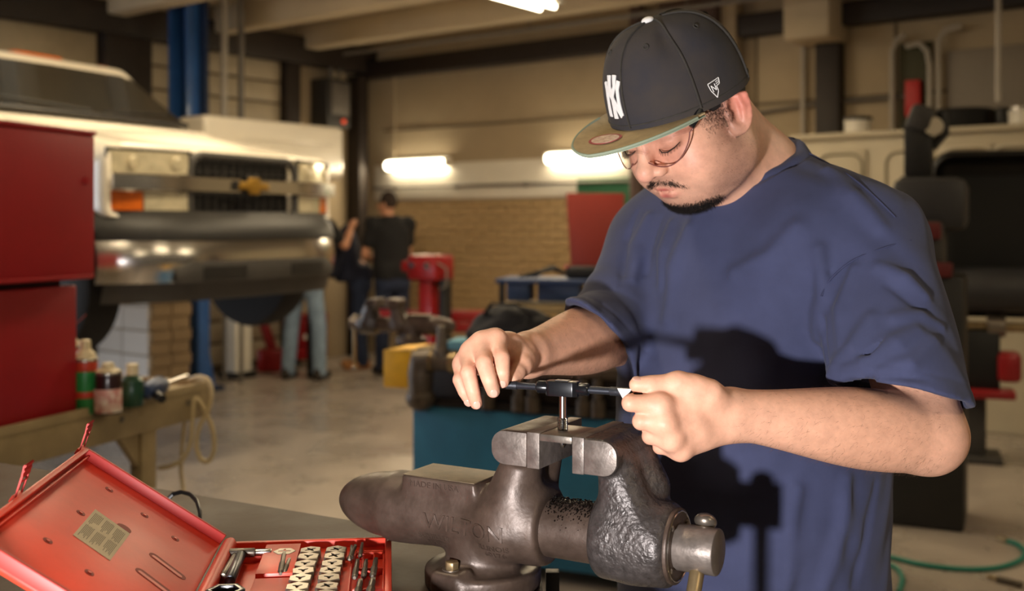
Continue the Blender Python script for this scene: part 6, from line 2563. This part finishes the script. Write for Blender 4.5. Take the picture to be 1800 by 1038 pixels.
MB().box((0.03, 0, zt - 0.17), (0.58, 0.36, 0.05)).build('shelf', 'tan_board', pc, 0.004)
MB().box((0.03, 0, 0.35), (0.58, 0.36, 0.03)).build('shelf', 'dark_steel', pc, 0.004)
MB().box((0.20, 0.02, zt - 0.32), (0.22, 0.26, 0.24)).build('drawer_box', 'dark_box', pc, 0.006)
MB().add([(0.125, 0.18, zt), (0.42, 0.30, zt), (0.42, 0.34, zt + 0.50), (0.085, 0.22, zt + 0.50)], [(0, 1, 2, 3)]).build('raised_lid', 'lid_red', pc, thick=0.02, bevel=0.003)
t = thing('tool_pouch', 'black tool pouch with red piping on the parts cart', 'pouch', (q[0] + 0.20, q[1] - 0.05, zt), -0.2)
MB().box((0.05, 0, 0.035), (0.26, 0.2, 0.07)).build('pouch', 'bag_black', t, 0.025)
MB().tube([(-0.08, -0.09, 0.065), (-0.08, 0.0, 0.07), (-0.08, 0.09, 0.065)], 0.008, 6).build('piping', 'cab_red', t)
t = thing('wiring_bundle', 'tangle of black leads on the blue cart top', 'cable', (q[0] - 0.02, q[1] - 0.02, zt))
for k in range(4):
    MB().tube([(-0.14 + 0.03 * k, -0.05, 0.012), (-0.05 + 0.03 * k, 0.03 * k - 0.04, 0.03 + 0.01 * k), (0.06, 0.02 * k - 0.05, 0.05 + 0.006 * k), (0.14, 0.0, 0.02)], 0.010, 6).build('lead', 'black_plastic', t)

# ------------------------------------------------------------------ red wheel service machine by the back wall
M['machine_red'] = mat('machine_red', '#8f1216', 0.4, var=0.12, vscale=6, coat=0.2)
q = P(757, 470, 9.6)
rm = thing('brake_lathe', 'red shop machine on a post near the back wall', 'machine', (q[0], q[1], 0), ROTB)
zq = lambda py: P(0, py, 9.6)[2]
MB().box((0.0, 0, (zq(447) + zq(492)) / 2), (0.34, 0.26, zq(447) - zq(492))).build('head', 'machine_red', rm, 0.03)
MB().box((-0.16, 0, zq(468)), (0.22, 0.2, 0.10)).build('arm', 'machine_red', rm, 0.02)
MB().box((0.0, 0, zq(492) / 2), (0.15, 0.16, zq(492))).build('post', 'machine_red', rm, 0.01)
MB().cyl((0.17, 0, 0.0), (0.17, 0, zq(490)), 0.055, n=16).build('cylinder', 'trim_black', rm)
MB().tube([(0.17, -0.1, zq(460)), (0.27, -0.1, zq(470)), (0.27, -0.1, zq(500)), (0.2, -0.1, zq(505))], 0.010, 8).build('hose', 'grey_metal', rm)
for x in (-0.1, 0.08):
    MB().cyl((x, -0.15, zq(465)), (x, -0.13, zq(465)), 0.03, n=12).build('knob', 'bright_steel', rm)
q = P(775, 550, 9.9)
rk = thing('red_ramp', 'long low red steel ramp lying along the back wall', 'ramp', (q[0], q[1], 0), math.radians(-6))
MB().box((0, 0, 0.62), (1.35, 0.16, 0.10)).build('rail', 'machine_red', rk, 0.01)
MB().box((0, -0.05, 0.52), (1.35, 0.08, 0.09)).build('rail', 'machine_red', rk, 0.01)
for x in (0.0, 0.3, 0.6):
    MB().box((x, 0, 0.30), (0.08, 0.10, 0.60)).build('leg', 'machine_red', rk, 0.006)
for x in (-0.35, 0.42):
    MB().cyl((x, -0.10, 0.60), (x, -0.13, 0.60), 0.04, n=14).build('roller', 'grey_metal', rk)

# ------------------------------------------------------------------ under the truck: pier, bollard, red tool boxes
q = P(248, 655, 8.7)
pier = thing('block_pier', 'pale painted block pier seen under the truck', 'pier', (q[0], q[1], 0), ROTB)
MB().box((-0.22, 0.20, 0.60), (0.64, 0.36, 1.20)).build('core', 'wall_mortar', pier)
b1 = MB().box((0, 0, 0), (0.352, 0.03, 0.190)).build('block', 'pale_block', pier, 0.006, 1)
b2 = MB().box((0, 0, 0), (0.03, 0.185, 0.092)).build('block', 'brown_block', pier, 0.004, 1)
f1 = f2 = True
for r in range(6):
    for k in range(2):
        o = b1 if f1 else b1.copy()
        if not f1:
            COL.objects.link(o)
        f1 = False
        o.location = (-0.43 + 0.36 * k, 0.005, 0.10 + 0.2 * r)
for r in range(12):
    for k in range(2):
        o = b2 if f2 else b2.copy()
        if not f2:
            COL.objects.link(o)
        f2 = False
        o.location = (0.112, 0.108 + 0.192 * k - (0.0 if r % 2 else 0.02), 0.052 + 0.1 * r)
q = P(417, 645, 10.3)
t = thing('white_bollard', 'white square post under the truck beside the blue lift post', 'post', (q[0], q[1], 0), ROTB)
MB().box((0, 0, 0.62), (0.20, 0.20, 1.15)).build('post', 'white_board', t, 0.02)
MB().box((0, 0, 0.03), (0.26, 0.26, 0.06)).build('foot', 'trim_black', t, 0.01)
for px, w, h, lb in ((452, 0.30, 0.50, 'dark red tool box behind the jeans legs, nearer the white post'), (530, 0.36, 0.46, 'red tool box seen between the jeans legs')):
    q = P(px + 8, 640, 11.3)
    t = thing('floor_tool_box', lb, 'tool box', (q[0], q[1], 0), math.radians(-8), 'red tool boxes on the floor')
    MB().box((0, 0, 0.06 + h / 2), (w, 0.36, h)).build('body', 'machine_red', t, 0.01)
    for k in range(3):
        MB().box((0, -0.185, 0.12 + k * h / 3.2), (w * 0.88, 0.012, h / 4)).build('drawer', 'machine_red', t, 0.004)
    for x in (-w / 2 + 0.05, w / 2 - 0.05):
        MB().cyl((x, -0.12, 0.03), (x + 0.02, -0.12, 0.03), 0.03, n=12).build('caster', 'rubber', t)
    MB().box((w * 0.2, -0.195, 0.30), (0.06, 0.008, 0.05)).build('badge', 'white_board', t)
q = P(455, 560, 10.7)
t = thing('jack_handle', 'slanting red jack handle behind the jeans legs', 'handle', (q[0], q[1], 0))
MB().tube([(-0.12, 0, 1.00), (0.0, 0, 0.62), (0.12, 0.05, 0.22)], [0.04, 0.045, 0.05], 10).build('bar', 'machine_red', t)
MB().box((0.14, 0.05, 0.11), (0.30, 0.2, 0.22)).build('foot', 'machine_red', t, 0.02)

# ------------------------------------------------------------------ people in the background
M['skin_far'] = mat('skin_far', '#c08a6c', 0.6)
M['hair_far'] = mat('hair_far', '#2a1c14', 0.8)
M['tee_black'] = mat('tee_black', '#131215', 0.9)
M['navy_far'] = mat('navy_far', '#1b1f33', 0.9)
M['jeans_navy'] = mat('jeans_navy', '#202a44', 0.9, var=0.2, vscale=12)
M['jeans_pale'] = mat('jeans_pale', '#7f93a8', 0.9, var=0.2, vscale=12)
M['shoe_tan'] = mat('shoe_tan', '#a5713f', 0.7)
M['shoe_dark'] = mat('shoe_dark', '#2c241e', 0.7)


def far_person(label, loc, yaw, shirt_m, pants_m, shoe_m, hands, lean=0.0, H=1.76, head_yaw=0.0, spread=0.10, sleeve_l=0.6, drop=0.0, stoop=0.0):
    """Local frame: faces -y, his left is +x.  hands: (elbow, hand) for left and right."""
    t = thing('person', label, 'person', loc, yaw)
    s = H / 1.76
    V3 = lambda x, y, z: np.array([x, y, z]) * s
    hip, ch = V3(0, 0, 0.95), V3(0, -lean, 1.34 - drop * 0.7)
    shl, shr = V3(0.185, -lean, 1.44 - drop), V3(-0.185, -lean, 1.44 - drop)
    nk, hd = V3(0, -lean - 0.01 - drop * 0.2, 1.48 - drop), V3(0, -lean - 0.03 - stoop - drop * 0.5, 1.64 - stoop * 0.3 - drop * 1.25)
    cy, sy = math.cos(head_yaw), math.sin(head_yaw)
    RY = np.array([[cy, -sy, 0], [sy, cy, 0], [0, 0, 1]])
    hp = lambda x, y, z: hd + RY @ np.array([x, y, z])
    (eL, hL_), (eR, hR_) = [(V3(*a), V3(*b)) for a, b in hands]

    def skin(p):
        d = cone(p, nk - V3(0, 0, 0.06), hd - V3(0, 0, 0.05), 0.056, 0.054)
        d = smin(d, ell(p, hp(0, 0.01, 0.02), (0.078, 0.078, 0.098), None), 0.03)
        d = smin(d, ell(p, hp(0, -0.03, -0.05), (0.055, 0.055, 0.065)), 0.03)
        d = smin(d, cone(p, hp(0, -0.09, 0.0), hp(0, -0.108, -0.025), 0.010, 0.014), 0.012)
        for sx in (-1, 1):
            d = smin(d, ell(p, hp(sx * 0.082, 0.01, -0.01), (0.012, 0.020, 0.032)), 0.006)
        d = smin(d, cone(p, hip + V3(0, 0, 0.05), ch, 0.10, 0.11), 0.03)
        d = smin(d, cone(p, shl, shr, 0.04), 0.04)
        for sh, e, h_ in ((shl, eL, hL_), (shr, eR, hR_)):
            d = smin(d, chain(p, [sh, e, e * 0.6 + h_ * 0.4, h_], [0.046, 0.040, 0.040, 0.028], 0), 0.02)
            ax = unit(h_ - e)
            d = smin(d, ell(p, h_ + ax * 0.05, (0.038, 0.038, 0.045)), 0.02)
            up = unit(np.cross(ax, np.array([0.3, 0.4, 0.86])))
            for k in range(4):
                b0 = h_ + ax * 0.07 + up * (k - 1.5) * 0.019
                d = smin(d, cone(p, b0, b0 + ax * 0.055, 0.009, 0.008), 0.006)
            d = smin(d, cone(p, h_ + ax * 0.02 + up * 0.03, h_ + ax * 0.06 + up * 0.055, 0.010, 0.009), 0.006)
        return d
    lo, hi = np.array([-0.55, -0.75, 0.85]) * s, np.array([0.55, 0.45, 1.9]) * s
    solid('body', skin, lo, hi, 0.010, 'skin_far', t)

    def shirt(p):
        d = ell(p, (hip + ch) / 2 + V3(0, 0, 0.0), (0.185, 0.135, 0.40))
        d = smin(d, rbox(p, hip + V3(0, 0, 0.02), (0.175, 0.125, 0.10), 0.08), 0.06)
        d = smin(d, ell(p, ch, (0.20, 0.135, 0.17)), 0.05)
        for sh, e in ((shl, eL), (shr, eR)):
            d = smin(d, cone(p, nk * 0.75 + sh * 0.25 - V3(0, 0, 0.05), sh, 0.06, 0.068), 0.04)
            d = smin(d, cone(p, sh, sh + (e - sh) * sleeve_l, 0.070, 0.064), 0.03)
        d = smax(d, -cone(p, nk + V3(0, 0, 0.01), nk + V3(0, 0, 0.3), 0.062, 0.08), 0.01)
        d += (0.005 * np.sin(p[:, 0] * 28 + 2 * np.sin(p[:, 2] * 11)) * np.sin(p[:, 2] * 19)).astype(f32)
        return smax(d, hip[2] - 0.06 - p[:, 2], 0.01)
    solid('shirt', shirt, lo, hi, 0.012, shirt_m, t)

    def pants(p):
        d = rbox(p, hip - V3(0, 0, 0.06), (0.165, 0.115, 0.12), 0.08)
        for sx in (-1, 1):
            kn, an = V3(sx * spread, -0.02, 0.50), V3(sx * spread * 1.15, 0.02, 0.06)
            d = smin(d, chain(p, [hip + V3(sx * 0.085, 0, -0.08), kn, an], [0.090, 0.072, 0.066], 0), 0.03)
        d += (0.006 * np.sin(p[:, 2] * 60 + 3 * np.sin(p[:, 0] * 30)) * np.clip(0.5 - p[:, 2], 0, 0.4)).astype(f32)
        return smax(d, 0.035 - p[:, 2], 0.01)
    solid('trousers', pants, np.array([-0.4, -0.3, 0.0]), np.array([0.4, 0.3, 1.1]), 0.013, pants_m, t)
    for sx in (-1, 1):
        c = V3(sx * spread * 1.15, 0.02, 0.0)

        def shoe(p, c=c):
            d = cone(p, c + V3(0, 0.04, 0.045), c + V3(sx * 0.01, -0.16, 0.036), 0.046, 0.038)
            return smax(smin(d, cone(p, c + V3(0, 0.02, 0.05), c + V3(0, 0.02, 0.10), 0.045), 0.02), 0.002 - p[:, 2], 0.004)
        solid('shoe', shoe, c - V3(0.12, 0.3, 0.01), c + V3(0.12, 0.16, 0.18), 0.010, shoe_m, t)

    def hair(p):
        d = ell(p, hp(0, 0.018, 0.034), (0.086, 0.090, 0.100))
        d = smax(d, -(RY.T @ (p - hd).T).T[:, 1] * 0.75 - 0.055 - (p[:, 2] - hd[2]) * 0.35, 0.02)
        return smax(d, hd[2] - 0.045 - p[:, 2] + 0 * p[:, 0], 0.02)
    solid('hair', hair, hd - 0.14, hd + 0.16, 0.010, 'hair_far', t)
    return t


q = P(690, 655, 10.55)
far_person('man in a black t-shirt standing near the back wall, seen from behind', (q[0], q[1], 0), math.radians(-152), 'tee_black', 'jeans_navy', 'shoe_dark',
           [((0.24, -0.10, 1.14), (0.10, -0.30, 1.10)), ((-0.22, -0.14, 1.16), (-0.05, -0.16, 1.48))], lean=0.06, head_yaw=0.7, H=1.79, stoop=0.05)
q = P(632, 650, 10.95)
far_person('person in dark navy clothes stooping between the truck and the black-shirted man', (q[0], q[1], 0), math.radians(-75), 'navy_far', 'jeans_navy', 'shoe_tan',
           [((0.22, -0.30, 0.98), (0.12, -0.48, 1.06)), ((-0.22, -0.30, 0.98), (-0.12, -0.50, 1.04))], lean=0.26, H=1.74, sleeve_l=0.95, drop=0.22)
q = P(535, 665, 10.15)
far_person('person in pale jeans working under the raised truck', (q[0], q[1], 0), math.radians(165), 'tee_black', 'jeans_pale', 'shoe_dark',
           [((0.30, -0.25, 1.25), (0.28, -0.45, 1.42)), ((-0.30, -0.25, 1.25), (-0.28, -0.45, 1.42))], lean=0.12, H=1.76, spread=0.14)
# ------------------------------------------------------------------ right side: white lockers, tyre machine
M['locker_white'] = mat('locker_white', '#c3b79d', 0.5, var=0.06, vscale=4)
M['locker_line'] = mat('locker_line', '#8a7f6b', 0.6)
M['balancer_black'] = mat('balancer_black', '#0c0b0c', 0.5, var=0.2, vscale=8)
M['balancer_grey'] = mat('balancer_grey', '#2e2d2f', 0.55, var=0.15, vscale=8)
M['dull_red'] = mat('dull_red', '#5f1213', 0.6, var=0.2, vscale=8)
M['sign_red'] = mat('sign_red', '#c21f1c', 0.5)
M['panel_grey'] = mat('panel_grey', '#8d8274', 0.6, var=0.06)
LB = 8.05                                        # front plane of the lockers


def plane_a(px, b):
    k = (px - 900.0) / FPX
    y = b / (0.6 * k + 0.8)
    return (0.8 * k - 0.6) * y, y


a0, y0 = plane_a(1395, LB)
a1, y1 = plane_a(1830, LB)
z1 = CAM_H + (HY - 240) / FPX * plane_a(1500, LB)[1]
lk = thing('white_lockers', 'row of white lockers along the back wall behind the man', 'lockers', W(a0, LB, 0), ROTB)
LKW = a1 - a0
MB().box((LKW / 2, 0.30, z1 / 2), (LKW, 0.58, z1)).build('body', 'locker_white', lk, 0.01)
MB().box((LKW / 2, 0.28, z1 + 0.012), (LKW + 0.04, 0.64, 0.04)).build('top', 'locker_white', lk, 0.008)
for px in (1478, 1600, 1700, 1790):
    a, _ = plane_a(px, LB)
    w = 0.40
    MB().box((a - a0, -0.004, z1 - 0.62), (w, 0.020, 1.05)).build('door', 'locker_white', lk, 0.03)
    MB().tube([(a - a0 + x, -0.018, z1 - 0.62 + z) for x, z in rounded_rect(w - 0.06, 0.98, 0.09, 5)], 0.010, 6, True).build('door_groove', 'locker_line', lk)
    MB().box((a - a0 + 0.15, -0.03, z1 - 0.6), (0.02, 0.03, 0.14)).build('handle', 'grey_metal', lk, 0.004)

# tyre and containers on top
def locker_top(px, dep=0.28):
    a, y = plane_a(px, LB + dep)
    return W(a, LB + dep, z1 + 0.033)


def tyre(loc, r, w, label, rot=(0, 0, 0)):
    t = thing('car_tyre', label, 'tyre', loc, 0)
    t.rotation_euler = rot
    MB().lathe([(r * 0.58, 0.0), (r * 0.85, -0.0), (r * 0.97, w * 0.12), (r, w * 0.3), (r, w * 0.7), (r * 0.97, w * 0.88), (r * 0.85, w), (r * 0.58, w), (r * 0.56, w * 0.5), (r * 0.58, 0.0)], 36).build('rubber', 'rubber', t)
    MB().lathe([(r * 0.58, w * 0.05), (r * 0.60, w * 0.1), (r * 0.60, w * 0.9), (r * 0.58, w * 0.95)], 28).build('bead', 'trim_black', t)
    return t


tyre(locker_top(1693, 0.30), 0.235, 0.15, 'black tyre lying flat on the white lockers')
for px, lb in ((1508, 'white plastic tub with a dark lid on the lockers'), (1797, 'white ribbed container at the right end of the lockers')):
    q = locker_top(px, 0.15)
    t = thing('container', lb, 'container', q)
    r = 0.10 if px < 1600 else 0.09
    MB().lathe([(r * 0.9, 0), (r, 0.01), (r, 0.085), (r * 1.05, 0.09), (r * 1.05, 0.10), (r * 0.95, 0.105)], 24).build('tub', 'white_board', t)
    MB().lathe([(r * 1.07, 0.10), (r * 1.07, 0.125), (r * 0.9, 0.13)], 24).build('lid', 'dark_box' if px < 1600 else 'tin_ring', t)
q = locker_top(1762, 0.15)
t = thing('small_tin', 'small black tin beside the white ribbed container', 'tin', q)
MB().lathe([(0.04, 0), (0.042, 0.004), (0.042, 0.12), (0.038, 0.126)], 20).build('tin_body', 'trim_black', t)
MB().lathe([(0.044, 0.118), (0.044, 0.13), (0.035, 0.134)], 20).build('tin_lid', 'dark_box', t)

# wall behind the lockers: grey panels, conduits, red sign
o_ = on_wall(1668, 1860, 82, 222, 0.05, 'grey_wall_panel', 'panel_grey', 0.01)
tag(o_, 'large grey panel on the back wall above the right lockers', 'panel')
o_ = on_wall(1582, 1640, 75, 235, 0.03, 'olive_wall_panel', 'dark_wood', 0.01)
M['olive'] = mat('olive', '#4c4a33', 0.7, var=0.1)
o_.data.materials[0] = M['olive']
tag(o_, 'narrow olive panel on the back wall behind the red sign', 'panel')
o_ = on_wall(1597, 1623, 143, 206, 0.10, 'red_sign', 'sign_red', 0.004)
tag(o_, 'upright red sign on the back wall above the lockers', 'sign')
for pts, lb in (([(1568, 240), (1568, 90), (1576, 70), (1590, 62)], 'pale conduit rising left of the red sign'),
                ([(1592, 82), (1616, 76), (1630, 90), (1634, 115), (1634, 235)], 'bent conduit over the red sign'),
                ([(1650, 235), (1650, 70), (1662, 52), (1690, 46)], 'pale conduit rising right of the red sign')):
    w = []
    for px, py in pts:
        a, y = plane_a(px, BW - 0.10)
        w.append(W(a, BW - 0.10, CAM_H + (HY - py) / FPX * y))
    o = MB().tube(w, 0.022, 8).build('wall_conduit', 'pipe_white')
    tag(o, lb, 'conduit', 'conduits by the red sign')
o = MB().tube([W(plane_a(1330, BW - .05)[0], BW - 0.05, 2.42), W(plane_a(1450, BW - .05)[0], BW - 0.05, 2.47), W(plane_a(1600, BW - .05)[0], BW - 0.05, 2.47)], 0.016, 8).build('wall_cable', 'grey_metal')
tag(o, 'thin cable running across the wall right of the cap', 'cable')
o = MB().tube([W(plane_a(1413, BW - .03)[0], BW - 0.05, 2.2), W(plane_a(1413, BW - .03)[0], BW - 0.05, 3.0)], 0.02, 8).build('wall_conduit', 'pipe_white')
tag(o, 'single pale conduit on the wall right of the cap', 'conduit')
o = MB().tube([W(plane_a(1755, 8.0)[0], 8.0, 2.3), W(plane_a(1755, 8.0)[0], 8.0, 3.3)], 0.022, 8).build('hanging_pipe', 'pipe_white')
tag(o, 'thin pale pipe hanging from the ceiling at the right edge', 'pipe')

# wheel balancer with its big black hood
D = 6.6
SB = D / 4.6
q = P(1740, 700, D)
wbm = thing('wheel_balancer', 'black wheel balancing machine with a large curved hood', 'machine', (q[0], q[1], 0), math.radians(-20))
zz = lambda py, d=D: CAM_H - (py - HY) / FPX * d
xx = lambda px, d=D: (px - 1740) / FPX * d


def hood(p):
    c = (zz(266) + zz(560)) / 2
    hh = (zz(266) - zz(560)) / 2
    d = rbox(p, (0.10, 0, c), (0.44, 0.24, hh), 0.12)
    inner = rbox(p, (0.10, -0.14, c - 0.03), (0.41, 0.26, hh - 0.01), 0.10)
    return smax(d, -inner, 0.01)


solid('hood', hood, (-0.5, -0.4, 0.7), (0.7, 0.4, 2.1), 0.018, 'balancer_black', wbm)
MB().cyl((-0.24, -0.06, zz(508)), (0.22, -0.06, zz(508)), 0.135, n=24).build('drum', 'balancer_grey', wbm, 0.01)
MB().cyl((-0.40, -0.06, zz(572)), (0.50, -0.06, zz(572)), 0.030, n=12).build('shaft', 'brass_steel', wbm)
MB().cyl((-0.02, -0.06, zz(570)), (0.08, -0.06, zz(570)), 0.07, n=16).build('hub_nut', 'worn_steel', wbm)
MB().box((-0.10, 0.05, (zz(578) + zz(690)) / 2), (0.30, 0.34, zz(578) - zz(690))).build('cabinet', 'balancer_black', wbm, 0.02)
MB().box((-0.10, 0.08, zz(690) / 2), (0.16, 0.20, zz(690))).build('pedestal', 'trim_grey', wbm, 0.02)
MB().box((-0.10, 0.08, 0.02), (0.34, 0.34, 0.04)).build('base', 'trim_grey', wbm, 0.01)
MB().box((0.10, -0.06, zz(640)), (0.13, 0.18, 0.18)).build('red_guard', 'machine_red', wbm, 0.03)
MB().box((-0.02, -0.10, zz(686)), (0.30, 0.20, 0.05)).build('red_skirt', 'machine_red', wbm, 0.01)

# tall head of the tyre changer behind it
D2 = 5.4
q = P(1615, 600, D2)
tc_ = thing('tyre_changer', 'dark tyre changer column with an angled head beside the lockers', 'machine', (q[0], q[1], 0), math.radians(-25))
z2 = lambda py: zz(py, D2)
MB().box((0, 0, (z2(310) + z2(215)) / 2), (0.13, 0.14, z2(215) - z2(310))).build('column', 'trim_black', tc_, 0.01)
MB().box((0, 0.02, z2(310) / 2), (0.16, 0.20, z2(310))).build('pillar', 'trim_black', tc_, 0.01)
MB().box((0.015, -0.02, z2(210)), (0.12, 0.16, 0.13), rot=Matrix.Rotation(0.35, 3, 'Y')).build('head', 'trim_grey', tc_, 0.03)
MB().cyl((0.075, -0.09, z2(225)), (0.075, -0.04, z2(225)), 0.045, n=16).build('dial', 'locker_white', tc_)
MB().tube([(0.06, 0, z2(260)), (0.12, 0, z2(235)), (0.11, 0, z2(200))], 0.025, 8).build('lever', 'trim_black', tc_)
MB().box((0.06, -0.06, z2(360)), (0.34, 0.30, 0.26)).build('cowl', 'balancer_grey', tc_, 0.05)
MB().box((-0.02, -0.10, z2(430)), (0.30, 0.30, 0.24)).build('body', 'trim_grey', tc_, 0.03)
MB().box((0.02, -0.27, z2(405)), (0.20, 0.04, 0.08)).build('red_panel', 'dull_red', tc_, 0.01)
MB().box((0.0, -0.05, z2(480) / 2), (0.44, 0.40, z2(480))).build('cabinet', 'trim_black', tc_, 0.02)
MB().box((0.06, -0.26, z2(470)), (0.22, 0.03, 0.07)).build('red_panel', 'dull_red', tc_, 0.01)

# green air hose and clamp on the floor
M['hose_green'] = mat('hose_green', '#1f7a6a', 0.45)
fl_ = lambda px, py: P(px, py, CAM_H * FPX / (py - HY)) + np.array([0, 0, 0.011])
cable([fl_(1400, 960), fl_(1480, 968), fl_(1560, 982), fl_(1620, 996), fl_(1690, 1004), fl_(1750, 1002), fl_(1790, 990), fl_(1802, 975), fl_(1788, 960), fl_(1768, 954)], 0.011, 'air_hose', 'green air hose curving over the floor at lower right', 'hose', 'hose_green')
o = MB().tube([fl_(1772, 955), fl_(1762, 951), fl_(1752, 949)], [0.013, 0.015, 0.010], 10).build('hose_fitting', 'brass_steel')
tag(o, 'dark brass fitting at the free end of the green hose', 'fitting')
cable([fl_(1480, 1000), fl_(1540, 992), fl_(1572, 1000), fl_(1586, 1020), fl_(1580, 1045)], 0.010, 'second_hose', 'short dark green hose loop beside the man on the floor', 'hose', 'hose_green')
q = fl_(1775, 1028)
t = thing('floor_clamp', 'small dark clamp lying on the floor at the lower right', 'clamp', (q[0], q[1], 0), 2.3)
MB().cyl((-0.05, 0, 0.014), (0.05, 0, 0.014), 0.013, n=12).build('barrel', 'dull_steel', t)
MB().cyl((0.05, 0, 0.014), (0.09, 0, 0.014), 0.008, n=12).build('tip', 'brass_steel', t)
